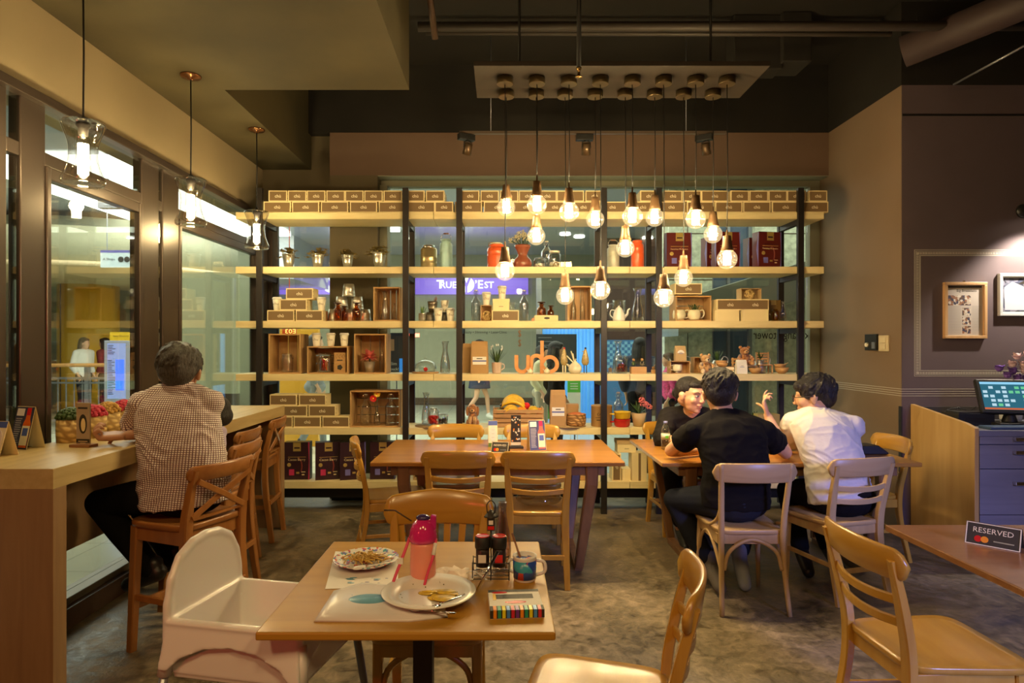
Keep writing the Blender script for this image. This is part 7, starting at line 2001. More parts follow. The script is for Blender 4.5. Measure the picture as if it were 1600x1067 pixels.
MB().lathe([(0, .003), (.024, 0), (.028, .01), (.028, .09), (.024, .12), (.014, .17), (.012, .20), (.0145, .205), (.0145, .22), (.011, .22), (.010, .17), (.02, .12), (.025, .09), (.025, .012), (0, .01)], 26).build('bottle_body', flat('pinkish_bottle', (.75, .55, .5), .06) if False else glass('soda_glass', (.86, .76, .72), .6, .10), t)
MB().tube([(0.006, 0, .10), (.002, -.004, .19)], .003, 6).build('straw', M['walnut'], t)
p = T(820, 908)
t = thing('child_mug', 'blue and white picture mug with a red patch and a handle', 'mug', (p.x, p.y + .01, TZ))
MB().lathe([(0, .003), (.030, 0), (.034, .004), (.0365, .072), (.0375, .078), (.0345, .078), (.032, .01), (0, .008)], 32).build('mug_body', M['white'], t)
MB().lathe([(.0352, .010), (.0371, .066)], 32).build('picture_band', patches('mug_picture', [(.03, .08, .42), (.04, .12, .50), (.62, .08, .06), (.03, .08, .42), (.05, .35, .5), (.03, .07, .40), (.75, .7, .65)], 32, .25), t)
MB().tube(cr([(.036, 0, .062), (.060, -.006, .058), (.062, -.006, .03), (.036, 0, .016)], 5), .0055, 8).tube(cr([(-.034, .01, .062), (-.048, .014, .055), (-.048, .014, .03), (-.034, .01, .02)], 5), .005, 8).build('handle', M['white'], t)
tag(MB().sweep([(0, 0, 0), (-.045, .03, .125)], [.008, .006], .003, (0, 1, 0), 8).build('drink_stirrer', M['walnut'], None, loc=(p.x + .006, p.y + .012, TZ + .012)), 'dark wooden stick leaning out of the blue mug', 'stick')
tag(MB().sweep([(0, 0, 0), (.062, .05, .10)], [.008, .010], .003, (0, 1, 0), 8).build('table_knife', M['chrome'], None, loc=(T(745, 925).x, T(745, 925).y, TZ + .004)), 'shiny knife leaning from the big plate against the wire caddy', 'knife')
tag(MB().sweep([(0, 0, 0), (-.06, .01, .035), (-.10, .01, .036)], .006, .002, (0, 1, 0), 8).build('bent_fork_handle', flat('dark_metal', (.10, .07, .05), .3, .6), None, loc=(T(640, 870).x, T(640, 870).y + .05, TZ + .11)), 'bent dark drinking straw sticking out left of the pink bottle', 'straw')
# napkins
nk = MB(); rn = random.Random(21)
g = 9; vs = []; fs = []
for i in range(g + 1):
    for j in range(g + 1):
        u, v = i / g - .5, j / g - .5
        vs.append((u * .11, v * .09, .004 + .026 * rn.random() * (1 - abs(u) - abs(v) * .6)))
for i in range(g):
    for j in range(g):
        a = i * (g + 1) + j; fs.append((a, a + 1, a + g + 2, a + g + 1))
nk.add(vs, fs, 0, True)
p = T(705, 900)
tag(nk.build('napkin', flat('stained_tissue', (.72, .60, .50), .8, var=.2, vscale=30), None, loc=(p.x, p.y, TZ), solid=.001), 'crumpled stained tissue between the pink bottle and the caddy', 'napkin')
p = T(738, 902)
tag(MB().sweep(cr([(-.03, .01, .004), (0, 0, .02), (.03, -.012, .008), (.045, -.03, .004)], 4), .008, .003, (0, 0, 1), 8).sweep(cr([(0, -.03, .003), (.006, 0, .02), (.02, .02, .02), (.035, .03, .004)], 4), .008, .003, (0, 0, 1), 8).build('twisted_wrapper', M['paper'], None, loc=(p.x, p.y, TZ)), 'twisted strip of white paper wrapper beside the caddy', 'paper strip')
# crayon box
pa, pb, pc, pd = T(742, 925), T(850, 925), T(865, 974), T(764, 978)
cx_, cy_ = (pa.x + pb.x + pc.x + pd.x) / 4, (pa.y + pb.y + pc.y + pd.y) / 4
t = thing('crayon_box', 'flat box of coloured crayons with a black window at the near right corner', 'box', (cx_, cy_, TZ), R(4))
w, d, h = .145, .145, .022
MB().bx(-w / 2, w / 2, -d / 2, d / 2, 0, h, 0).bx(-w * .36, w * .36, d * .05, d * .26, h, h + .0006, 1).bx(-w * .42, -w * .36, 0, d * .3, h, h + .0007, 2).lathe([(.03, 0), (.03, .0006)], 20, (0, -d * .12, h), 3, sy=.3).lathe([(.022, 0), (.022, .0006)], 20, (-w * .28, d * .36, h), 3, sy=.3).bx(-w / 2, w / 2, d * .38, d / 2, h, h + .0005, 1).bx(-w / 2 - .0004, w / 2 + .0004, -d / 2 - .0006, -d / 2 + .03, .001, h + .0008, 1).build('carton_body', [M['paper'], M['ink'], M['yellow'], M['red']], t, 0)
cols = [(.80, .28, .02), (.02, .30, .18), (.75, .70, .02), (.06, .25, .75), (.55, .02, .05), (.16, .04, .30), (.80, .28, .02), (.02, .32, .20), (.75, .70, .02), (.08, .30, .75), (.60, .03, .05)]
for i, cc in enumerate(cols):
    x_ = -w / 2 + .008 + i * (w - .012) / 11
    MB().bx(x_, x_ + .0085, -d / 2 - .0016, -d / 2 - .0006, .002, h + .001).bx(x_, x_ + .0085, -d / 2 - .001, -d / 2 + .028, h + .0009, h + .0018).build('crayon_stripe', flat('crayon_%d' % i, cc, .3), t)

# ------------------------------------------------------------------ high chair
from mathutils import noise as NZ
def remeshed(mb, name, mat, parent=None, vox=.006, it=6, loc=None, fac=.5, wr=0.0, wd=(0, 0, 1)):
    me = bpy.data.meshes.new('r'); me.from_pydata(mb.v, [], mb.f); me.update()
    o = bpy.data.objects.new('r', me); COL.objects.link(o)
    a = o.modifiers.new('a', 'REMESH'); a.mode = 'VOXEL'; a.voxel_size = vox; a.use_smooth_shade = True
    if it:
        b = o.modifiers.new('b', 'SMOOTH'); b.factor = fac; b.iterations = it
    dg = bpy.context.evaluated_depsgraph_get(); dg.update()
    m2 = bpy.data.meshes.new_from_object(o.evaluated_get(dg))
    bpy.data.objects.remove(o); bpy.data.meshes.remove(me)
    m2.name = name
    if wr:
        nrm = [v.normal.copy() for v in m2.vertices]
        for v in m2.vertices:
            c = v.co.copy()
            w_ = NZ.noise(c * 5.0) * 1.3
            a = 1 - abs(NZ.noise(Vector((c.x * 5 + w_ + c.z * 4, c.y * 5 + w_, c.z * 9 + w_ * 1.2))) * 2.2)
            b = 1 - abs(NZ.noise(Vector((c.x * 9 - c.z * 7 + w_, c.y * 9, c.z * 15 + 7))) * 2.2)
            v.co = c + nrm[v.index] * wr * (a * a * .75 + b * b * .35 - .45)
        m2.update()
    m2.materials.clear(); m2.materials.append(mat)
    m2.polygons.foreach_set('use_smooth', [True] * len(m2.polygons))
    q = bpy.data.objects.new(name, m2); COL.objects.link(q)
    if parent is not None: q.parent = parent
    if loc is not None: q.location = loc
    return q
t = thing('high_chair', 'white plastic child high chair left of the near table', 'high chair', (-.70, 1.90, 0), R(-12))
hs = MB()
hw = .165; z1, z0 = .712, .585
def sidepoly():
    return [(-.215, z0), (-.185, z0), (-.150, .620), (-.08, .650), (0, .660), (.08, .650), (.150, .620), (.185, z0), (.215, z0), (.200, z1), (-.200, z1)]
for s in (-1, 1):
    MMs = Matrix.Translation((0, s * hw, 0)) @ Matrix.Rotation(R(s * 6), 4, 'X')
    hs.prism(sidepoly(), -.006, .006, M=Matrix.Translation((0, s * hw, z1)) @ Matrix.Rotation(R(s * 11), 4, 'X') @ Matrix.Translation((0, 0, -z1)))
sp2 = [(-.19, z0), (-.165, z0), (-.12, .63), (0, .66), (.12, .63), (.165, z0), (.19, z0), (.175, z1), (-.175, z1)]
for xx in (-.205, .205):
    hs.prism([(a * .93, b) for a, b in sp2], -.006, .006, M=Matrix.Translation((xx, 0, 0)) @ Matrix.Rotation(R(90), 4, 'Z'))
# arched back leaning outward
ar = [(-.165, .66), (-.163, .76), (-.150, .82), (-.115, .875), (-.06, .903), (0, .910), (.06, .903), (.115, .875), (.150, .82), (.163, .76), (.165, .66)]
hs.prism(ar, -.010, .010, M=Matrix.Translation((-.205, 0, 0)) @ Matrix.Shear('XY', 4, (0, 0)) @ Matrix.Rotation(R(90), 4, 'Z') @ Matrix.Translation((0, .0, 0)))
# seat bowl
hs.bx(-.19, .19, -.155, .155, .555, .57)
hs.bx(-.19, .19, -.160, -.150, .57, .72).bx(-.19, .19, .150, .160, .57, .72).bx(.18, .20, -.155, .155, .57, .70).bx(-.20, -.185, -.155, .155, .57, .72)
hs.sweep([(-.20, hw, z1), (.20, hw, z1)], .024, .014, (0, 0, 1), 8).sweep([(-.20, -hw, z1), (.20, -hw, z1)], .024, .014, (0, 0, 1), 8).sweep([(.205, -hw, z1), (.205, hw, z1)], .024, .014, (0, 0, 1), 8)
hs.tube([(-.205, q[0] * .98, q[1]) for q in ar], .014, 8)
remeshed(hs, 'seat_shell', M['hcplastic'], t, .005, 5)
for sx in (-1, 1):
    for sy_ in (-1, 1):
        MB().tube([(sx * .20, sy_ * .16, .64), (sx * .275, sy_ * .235, 0)], .0125, 12).build('leg', M['silver'], t)
        MB().tube([(sx * .196, sy_ * .156, .68), (sx * .209, sy_ * .169, .565)], .019, 12).build('leg_socket', M['hcplastic'], t)

# ------------------------------------------------------------------ cashier counter
XC = 3.225
t = thing('cashier_counter', 'cashier counter with a light wood side and grey-blue drawers', 'counter', (4.1, 4.7, 0))
ox, oy = 4.1, 4.7
yb, yf = FY - .004, 4.37
mm_ = Matrix.Translation((XC - ox, 0, 0)) @ Matrix.Rotation(R(90), 4, 'Z')
MB().prism([(yf - oy, 0), (yb - oy, 0), (yb - oy, 1.02), (yf - oy + .09, .94), (yf - oy, .915)], -.03, 0.0, M=mm_).build('side_panel', wood('counter_oak', (.50, .30, .10), (.60, .38, .15), 'Z', .4, .5), t, .002)
MB().bx(XC + .03 - ox, 5.5 - ox, yf - oy, yb - oy, .86, .90).build('worktop', flat('counter_grey', (.20, .20, .26), .45), t, .002)
MB().bx(XC + .03 - ox, 5.5 - ox, yf + .02 - oy, yb - oy, 0.06, .86).build('cabinet_body', flat('counter_grey_body', (.22, .22, .27), .5), t)
MB().bx(XC + .03 - ox, 5.5 - ox, yb - .03 - oy, yb - oy, .90, 1.0).build('upstand', flat('counter_dark', (.05, .045, .045), .5), t)
dm = wood('drawer_grey', (.20, .19, .23), (.26, .25, .30), 'X', .45, .6)
zz = [Zp(805, yf), Zp(733, yf), Zp(695, yf), .86]
for k in range(3):
    for q in range(2):
        xa = XC + .035 + q * .80; 
        dr = MB().bx(xa - ox, xa + .79 - ox, yf - oy, yf + .02 - oy, zz[k] + .004, zz[k + 1] - .002).build('drawer', dm, t, .002)
        MB().bx(xa + .225 - ox, xa + .50 - ox, yf - .03 - oy, yf - oy, (zz[k] * .3 + zz[k + 1] * .7) - .012, (zz[k] * .3 + zz[k + 1] * .7) + .012).build('handle', M['chrome'], dr, .003)
MB().bx(XC + .035 - ox, 5.4 - ox, yf - oy, yf + .02 - oy, .06, zz[0]).build('plinth_panel', dm, t)
# touch screen till
pz = .90
px_ = Vector((X(1572, 4.55), 4.62, pz))
t = thing('touch_screen_till', 'black touch screen till showing a grid of keys on the cashier counter', 'till', (px_.x + .06, px_.y, pz))
Mt = Matrix.Translation((0.02, 0, .20)) @ Matrix.Rotation(R(-16), 4, 'Z') @ Matrix.Rotation(R(-28), 4, 'X')
MB().bx(-.20, .22, -.02, .02, -.125, .145, 0, Mt).build('screen_housing', M['black'], t, .01)
sc = MB().bx(-.175, .195, -.0215, -.0205, -.10, .12, 0, Mt).bx(-.175, .195, -.0225, -.0215, .10, .118, 1, Mt).bx(-.175, .195, -.0225, -.0215, -.098, -.085, 2, Mt)
rn = random.Random(2)
for i in range(9):
    for j in range(5):
        if rn.random() < .72: sc.bx(-.165 + i * .040, -.138 + i * .040, -.0230, -.0215, -.072 + j * .034, -.052 + j * .034, rn.choice((3, 3, 3, 4)), Mt)
sc.build('screen', [emis('screen_teal', (.03, .14, .20), 1.0), emis('screen_bar', (.25, .55, .75), 1.2), emis('screen_red', (.7, .15, .05), .9), emis('screen_key', (.45, .65, .75), 1.1), emis('screen_green', (.15, .6, .3), 1.0)], t)
MB().bx(-.12, .16, -.10, .12, 0, .03).lathe([(.05, .03), (.035, .08), (.04, .14)], 16, (.02, 0, 0)).build('stand', M['black'], t, .005)
tag(MB().bx(-.13, .13, -.09, .09, 0, .09).bx(-.09, .06, -.092, -.09, .03, .06, 1).bx(-.12, .12, -.08, .06, .09, .10).build('receipt_printer', [M['black'], M['steelblack']], None, .012, loc=(X(1490, 4.62) + .16, 4.70, pz)), 'black receipt printer left of the till screen', 'printer')
tag(MB().tube(cr([(-.10, 0, .13), (-.02, .02, .165), (.06, .01, .165), (.12, 0, .14)], 5), .004, 6).tube(cr([(.05, .06, .09), (.09, .10, .17), (.12, .06, .13), (.17, .02, .18), (.14, .08, .12)], 5), .003, 6).build('cable', M['black'], None, loc=(X(1490, 4.62) + .14, 4.80, pz - .06)), 'loose black cables above the receipt printer', 'cable')
tag(MB().bx(-.2, .2, -.06, .06, 0, .02).build('keyboard', flat('keyboard_blue', (.05, .09, .18), .4), None, .004, loc=(X(1585, 4.45), 4.46, pz)), 'dark keyboard in front of the till on the cashier counter', 'keyboard')
# flowers behind the till
t = thing('flower_bouquet', 'bouquet of purple and pale pink flowers behind the till', 'flowers', (X(1585, 4.9) - .06, 4.86, pz))
MB().lathe([(.05, 0), (.07, .02), (.08, .22), (.075, .22), (.06, .03), (0, .02)], 22).build('vase', M['white'], t)
rn = random.Random(6)
def rose(m, c, r):
    b = MB().ball(c, r * .6, 8, 6)
    for k in range(14):
        a = 2 * PI * k / 7 + (.4 if k > 6 else 0); rad = r * (1.0 if k < 7 else .65)
        e = Vector((math.cos(a) * rad, -abs(math.sin(a)) * rad * .3 + math.sin(a) * rad * .5, rn.uniform(-.2, .6) * r))
        b.leaf(Vector(c) + e * .2, Vector(c) + e, r * .9, -r * .2, 0, 3)
    return b.build('blossom', m, t)
pu = flat('purple_petal', (.22, .10, .48), .6); pk = flat('pale_pink_petal', (.72, .52, .56), .6)
for (x_, z_, m_) in ((-.11, .33, pu), (-.06, .28, pu), (.0, .26, pu), (.05, .25, pu), (-.03, .36, pk), (.03, .36, pk), (.0, .42, pk), (.06, .43, pk), (.08, .33, pk), (.11, .27, pu), (.12, .38, pk), (.04, .31, pk), (-.02, .31, pu)):
    rose(m_, (x_ * 1.2, -.07 + rn.uniform(-.02, .02), z_ + .08), .042)
l = MB()
for k in range(34):
    a = rn.uniform(PI * .6, PI * 1.5) if k < 20 else rn.uniform(0, 2 * PI)
    l.leaf((0, -.03, .22), (math.cos(a) * .22, -.04 + math.sin(a) * .06, .25 + rn.uniform(-.02, .05)), .018, .02, 0, 4)
l.build('foliage', M['leaf'], t)
# ================================================================== PEOPLE
def frame_m(o, fwd, up=(0, 0, 1)):
    f = Vector(fwd).normalized(); u = Vector(up)
    r = f.cross(u).normalized(); u = r.cross(f).normalized()
    m = Matrix((( r.x, f.x, u.x, o[0]), (r.y, f.y, u.y, o[1]), (r.z, f.z, u.z, o[2]), (0, 0, 0, 1)))
    return m        # local x right, y forward, z up
def limb(mb, pts, rs, n=12, sub=5):
    p = cr(pts, sub)
    r = lerpl(rs, len(p))
    mb.tube(p, r, n)
    mb.ball(p[0], r[0], n, 8); mb.ball(p[-1], r[-1], n, 8)
    return mb
def headpts(mb, Mh, s=1.0):
    q = Mh @ Matrix.Scale(s, 4)
    B = lambda c, r: mb.ball(c, r, 18, 12, 0, q)
    B((0, -.012, .022), (.074, .094, .082)); B((0, .022, -.02), (.064, .066, .072)); B((0, .030, -.062), (.050, .050, .046))
    B((0, .062, -.090), (.024, .020, .018)); B((0, -.03, -.03), (.062, .060, .055))
    B((0, .062, .024), (.052, .022, .022))                     # brow
    for k in (-1, 1):
        B((k * .036, .060, -.026), (.022, .020, .022))          # cheeks
        B((k * .074, -.004, -.012), (.010, .019, .030))         # ears
        B((k * .079, -.012, -.004), (.008, .016, .018))
    mb.tube([(0, .082, .016), (0, .096, -.010), (0, .103, -.026)], [.006, .0075, .0095], 10, 0, False, q)
    B((0, .097, -.029), (.0145, .011, .0085))
    B((0, .080, -.055), (.024, .012, .009)); B((0, .078, -.066), (.020, .012, .009))
def hand(mb, wrist, d, n, s=1.0, curl=(.35, .4, .45, .5), thumb=1, thumbcurl=.3, straight=None):
    d = Vector(d).normalized(); n = Vector(n); n = (n - d * n.dot(d)).normalized()
    sd = d.cross(n).normalized() * thumb
    w = Vector(wrist)
    def seg(p, q, a, b): mb.tube([p, q], [a, b], 9); mb.ball(q, b, 9, 6)
    for k in range(4):
        o = sd * (.027 - .018 * k) * s
        mb.tube([w + o * .6, w + d * .045 * s + o * .9, w + d * .082 * s + o], [.013 * s, .0135 * s, .011 * s], 9)
        mb.ball(w + d * .082 * s + o, .0105 * s, 9, 6)
        L = (.068, .076, .070, .056)[k] * s
        p = w + d * .084 * s + o
        c = curl[k]
        dd = d.copy()
        for j, f in enumerate((.45, .32, .26)):
            a = c * (0.9 if j == 0 else 1.25)
            ax = sd if thumb > 0 else -sd
            ax = d.cross(n).normalized()
            dd = (Matrix.Rotation(-a, 3, ax) @ dd) if True else dd
            q = p + dd * L * f
            r0 = (.0085 - .0009 * j) * s
            seg(p, q, r0, r0 - .0007 * s); p = q
    p = w + d * .018 * s + sd * .022 * s
    t1 = (sd * .75 + d * .65 - n * -.25).normalized()
    q = p + t1 * .040 * s; seg(p, q, .0125 * s, .0105 * s)
    t2 = (t1 * (1 - thumbcurl) + d * .6 * 1 + n * thumbcurl).normalized()
    q2 = q + t2 * .030 * s; seg(q, q2, .0100 * s, .0088 * s)
    q3 = q2 + (t2 + n * thumbcurl).normalized() * .024 * s; seg(q2, q3, .0088 * s, .0075 * s)
def body(J, s=1.0, hands=None, full=True):
    mb = MB()
    P, WA, C, N = [Vector(J[k]) for k in ('pelvis', 'waist', 'chest', 'neck')]
    ls, rs_ = Vector(J['ls']), Vector(J['rs'])
    side = (rs_ - ls).normalized()
    fw = side.cross(Vector((0, 0, 1))) * -1
    up = Vector(J.get('front', (0, 1, 0)))
    mb.sweep(cr([P, WA, C, (C + N) / 2 + (N - C) * .22], 5), [.30 * s, .27 * s, .31 * s, .30 * s, .20 * s], [.20 * s, .18 * s, .20 * s, .17 * s, .12 * s], up, 20)
    mb.ball(P, (.155 * s, .12 * s, .11 * s), 16, 10)
    limb(mb, [ls, N - (N - C) * .12, rs_], [.050 * s, .062 * s, .050 * s])
    Hc = Vector(J['head'])
    limb(mb, [N - (N - C) * .1, N, N + (Hc - N) * .55], [.062 * s, .056 * s, .052 * s])
    headpts(mb, frame_m(Hc, J['look'], J.get('hup', (0, 0, 1))), J.get('hs', 1.0))
    for a in 'lr':
        sh, el, wr = Vector(J[a + 's']), Vector(J[a + 'e']), Vector(J[a + 'w'])
        limb(mb, [sh, sh + (el - sh) * .5, el], [.050 * s, .044 * s, .038 * s])
        limb(mb, [el, el + (wr - el) * .3, wr], [.038 * s, .038 * s, .024 * s])
        hd = J.get(a + 'hand')
        if hd: hand(mb, wr, *hd[:2], **hd[2])
    if full:
        for a in 'lr':
            hp = P + side * (.085 * s) * (1 if a == 'r' else -1)
            kn, an, to = Vector(J[a + 'k']), Vector(J[a + 'a']), Vector(J[a + 't'])
            limb(mb, [hp, hp + (kn - hp) * .5, kn], [.080 * s, .070 * s, .052 * s])
            limb(mb, [kn, kn + (an - kn) * .35, an], [.052 * s, .050 * s, .034 * s])
            limb(mb, [an, to], [.032 * s, .026 * s])
    return mb
def trousers(J, s, x=.016):
    mb = MB(); P, WA = Vector(J['pelvis']), Vector(J['waist'])
    side = (Vector(J['rs']) - Vector(J['ls'])).normalized(); up = J.get('front', (0, 1, 0))
    top = P + (WA - P) * .55
    mb.sweep(cr([P - (WA - P) * .22, P, top], 4), [.30 * s, .36 * s, .33 * s], [.20 * s, .26 * s, .23 * s], up, 20)
    mb.ball(P, (.175 * s, .14 * s, .12 * s), 16, 10)
    for a in 'lr':
        hp = P + side * (.09 * s) * (1 if a == 'r' else -1)
        kn, an = Vector(J[a + 'k']), Vector(J[a + 'a'])
        limb(mb, [hp, hp + (kn - hp) * .5, kn], [.092 * s + x * .3, .083 * s, .066 * s], 14)
        e = kn + (an - kn) * J.get('hem', .93)
        limb(mb, [kn, kn + (an - kn) * .4, e], [.066 * s, .064 * s, .052 * s], 14)
    return mb
def top(J, s, sleeve=1.0, hem=.25, x=.014, loose=1.0, cuff=.048):
    mb = MB(); P, WA, C, N = [Vector(J[k]) for k in ('pelvis', 'waist', 'chest', 'neck')]
    up = J.get('front', (0, 1, 0)); ls, rs_ = Vector(J['ls']), Vector(J['rs'])
    h0 = P + (P - WA) * hem
    k = 2 * x
    mb.sweep(cr([h0, P + (WA - P) * .35, WA, C, C + (N - C) * .55, C + (N - C) * .93], 5), [.345 * s * loose, .345 * s * loose, .325 * s * loose, .345 * s + k, .335 * s + k, .17 * s], [.25 * s * loose, .25 * s, .225 * s * loose, .225 * s + k, .20 * s + k * .5, .13 * s], up, 22)
    limb(mb, [ls, C + (N - C) * .80, rs_], [.060 * s + x * .4, .062 * s + x * .5, .060 * s + x * .4], 14)
    for a in 'lr':
        sh, el, wr = Vector(J[a + 's']), Vector(J[a + 'e']), Vector(J[a + 'w'])
        if sleeve <= 1:
            e = sh + (el - sh) * sleeve
            mb.ball(sh, .062 * s + x * .4, 14, 8); mb.tube([sh, sh + (e - sh) * .5, e], [.062 * s + x * .4, .060 * s + x * .5, cuff * s + x * .7], 16)
        else:
            limb(mb, [sh, sh + (el - sh) * .5, el], [.062 * s + x * .4, .058 * s + x * .5, .048 * s + x], 14)
            e = el + (wr - el) * (sleeve - 1)
            limb(mb, [el, e], [.048 * s + x, cuff * s + x * .5], 14)
    return mb
def collar(J, s, r=.068, h=.035):
    mb = MB(); N = Vector(J['neck']); d = (Vector(J['head']) - N).normalized()
    q = d.to_track_quat('Z', 'Y').to_matrix().to_4x4()
    mm = MB().lathe([(r * s * 1.12, -.02), (r * s, h), (r * s * .86, h), (r * s * .95, -.02)], 24, M=Matrix.Translation(N - d * .012) @ q)
    return mm
def hairmesh(J, style, seed=1):
    Mh = frame_m(J['head'], J['look'], J.get('hup', (0, 0, 1))) @ Matrix.Scale(J.get('hs', 1.0), 4)
    mb = MB(); rn = random.Random(seed)
    if style in ('short', 'thick'):
        g = 1.0 if style == 'short' else 1.06
        mb.ball((0, -.022, .036), (.083 * g, .098 * g, .082 * g), 20, 14, 0, Mh)
        mb.ball((0, -.062, -.005), (.072 * g, .052 * g, .066 * g), 18, 12, 0, Mh)
        mb.ball((0, -.055, -.045), (.052, .040, .034), 16, 10, 0, Mh)
        mb.ball((0, .052, .062), (.064, .040, .034), 16, 10, 0, Mh)
        for k in (-1, 1): mb.ball((k * .062, .012, .020), (.020, .036, .036), 14, 9, 0, Mh)
        for k in range(170):
            th = rn.uniform(0, 2 * PI); ph = rn.uniform(-.5, 1.5)
            o = Vector((.082 * g * math.cos(th) * math.cos(ph), -.022 + .096 * g * math.sin(th) * math.cos(ph), .036 + .080 * g * math.sin(ph)))
            if o.y > .03 and o.z < .05: continue
            nrm = (o - Vector((0, -.022, .03))).normalized()
            tg = Vector((nrm.y * .5 + rn.uniform(-.3, .3), -nrm.x * .5 + .2, -1 + abs(nrm.z) * .4)); tg = (tg - nrm * tg.dot(nrm)).normalized()
            if nrm.z > .8: tg = Vector((rn.uniform(-1, 1), rn.uniform(-1, 1), -.2)).normalized()
            L = rn.uniform(.018, .036)
            mb.tube([o - tg * L * .5 - nrm * .002, o + nrm * .003, o + tg * L * .6 + nrm * .0035], [.0055, .0060, .0022], 6, 0, False, Mh)
    elif style == 'tied':
        mb.ball((0, -.024, .032), (.080, .094, .080), 20, 14, 0, Mh)
        mb.ball((0, -.060, -.005), (.068, .050, .060), 18, 12, 0, Mh)
        mb.ball((0, .034, .066), (.062, .044, .032), 16, 10, 0, Mh)
        mb.ball((0, -.120, -.010), (.034, .030, .034), 14, 10, 0, Mh)
    elif style == 'long':
        mb.ball((0, -.024, .034), (.084, .098, .082), 20, 14, 0, Mh)
        mb.ball((0, .034, .066), (.064, .046, .034), 16, 10, 0, Mh)
        for k in range(11):
            a = PI * (1.0 + (k / 10)) ; x_, y_ = .076 * math.cos(a), -.010 + .085 * math.sin(a)
            mb.tube([(x_, y_, .03), (x_ * 1.12, y_ * 1.08, -.06), (x_ * 1.1, y_ * 1.05 - .01, -.16), (x_ * .95, y_, -.24)], [.022, .026, .024, .010], 9, 0, False, Mh)
    elif style == 'child':
        mb.ball((0, -.018, .034), (.086, .098, .082), 20, 14, 0, Mh)
        mb.ball((0, -.05, -.02), (.080, .06, .07), 18, 12, 0, Mh)
    return mb
def shoe(an, to, s=1.0):
    an, to = Vector(an), Vector(to)
    m = MB(); limb(m, [an + (an - to) * .15, an + (to - an) * .5, to + (to - an) * .15], [.044 * s, .043 * s, .036 * s], 12)
    limb(m, [an + Vector((0, 0, .05)) * s, an], [.042 * s, .044 * s], 12)
    return m
def person(J, label, base, skin, parts, s=1.0, vox=.0055, full=True):
    b = Vector(base)
    for k in list(J):
        if isinstance(J[k], tuple) and len(J[k]) == 3 and k in ('pelvis', 'waist', 'chest', 'neck', 'head', 'ls', 'rs', 'le', 're', 'lw', 'rw', 'lk', 'rk', 'la', 'ra', 'lt', 'rt'):
            J[k] = tuple(Vector(J[k]) - b)
    root = remeshed(body(J, s, full=full), 'person', skin, None, vox, 7, b)
    tag(root, label, 'person')
    for q in parts:
        remeshed(q[1](J), q[0], q[2], root, q[3], q[4], wr=q[5] if len(q) > 5 else 0)
    return root
def face(root, J, lips=(.45, .10, .08), smile=True):
    Mh = frame_m(J['head'], J['look'], J.get('hup', (0, 0, 1))) @ Matrix.Scale(J.get('hs', 1.0), 4)
    for k in (-1, 1):
        MB().ball((k * .031, .0755, .003), (.0130, .009, .0050), 12, 8, 0, Mh).ball((k * .031, .0838, .0025), (.0048, .002, .0046), 10, 6, 1, Mh).build('eye', [M['white'], M['ink']], root)
        MB().sweep([Mh @ Vector(p) for p in ((k * .015, .083, .021), (k * .032, .083, .028), (k * .050, .070, .022))], [.003, .006, .002], .005, (0, 0, 1), 6).build('eyebrow', M['hairblack'], root)
        MB().sweep([Mh @ Vector(p) for p in ((k * .018, .081, .003), (k * .031, .0855, .009), (k * .045, .075, .004))], .0024, .003, (0, 0, 1), 6).build('eyelash', M['ink'], root)
    lip = MB()
    pts = [(-.028, .077, -.050), (-.014, .087, -.057), (0, .090, -.059), (.014, .087, -.057), (.028, .077, -.050)]
    lip.sweep(cr([Mh @ Vector(p) for p in pts], 3), [.002, .007, .008, .007, .002], [.002, .006, .007, .006, .002], (0, 0, 1), 8)
    pts = [(-.025, .077, -.054), (0, .087, -.070), (.025, .077, -.054)]
    lip.sweep(cr([Mh @ Vector(p) for p in pts], 4), [.002, .008, .002], [.002, .008, .002], (0, 0, 1), 8)
    lip.build('lips', flat('lips', lips, .35), root)
    if smile:
        pts = [(-.022, .081, -.053), (0, .090, -.0635), (.022, .081, -.053)]
        MB().sweep(cr([Mh @ Vector(p) for p in pts], 4), [.001, .006, .001], [.001, .0045, .001], (0, 0, 1), 8).build('teeth', M['white'], root)
def glasses(root, J):
    Mh = frame_m(J['head'], J['look'], J.get('hup', (0, 0, 1))) @ Matrix.Scale(J.get('hs', 1.0), 4)
    g = MB()
    for k in (-1, 1):
        g.tube([(k * .033 + .024 * math.cos(2 * PI * i / 20), .100, .002 + .018 * math.sin(2 * PI * i / 20)) for i in range(20)], .0024, 6, 0, True, Mh)
        g.tube([(k * .056, .098, .008), (k * .080, .06, .006), (k * .086, -.005, .002)], .0024, 6, 0, False, Mh)
    g.tube([(-.010, .102, .004), (.010, .102, .004)], .0024, 6, 0, False, Mh)
    g.build('glasses', M['ink'], root)

# ---- man in the checked shirt at the bar
J = dict(pelvis=(-1.585, 3.20, .745), waist=(-1.60, 3.20, .93), chest=(-1.64, 3.24, 1.10), neck=(-1.645, 3.27, 1.262), head=(-1.662, 3.30, 1.345), look=(-.25, .95, -.22), hs=1.20,
         ls=(-1.80, 3.22, 1.185), rs=(-1.495, 3.27, 1.185), le=(-1.915, 3.33, 1.045), lw=(-1.76, 3.55, 1.025), re=(-1.63, 3.40, 1.045), rw=(-1.865, 3.17, 1.035), front=(-.2, .98, 0),
         lhand=((.7, .4, -.1), (0, 0, -1), dict(s=1.0)), rhand=((-.95, -.28, .0), (.1, .2, -1), dict(s=1.3, curl=(1.0, 1.05, 1.1, 1.15), thumb=-1, thumbcurl=.7)),
         lk=(-2.04, 3.24, .685), rk=(-1.98, 3.44, .685), la=(-1.755, 3.23, .33), ra=(-1.75, 3.42, .33), lt=(-1.88, 3.25, .275), rt=(-1.87, 3.44, .275))
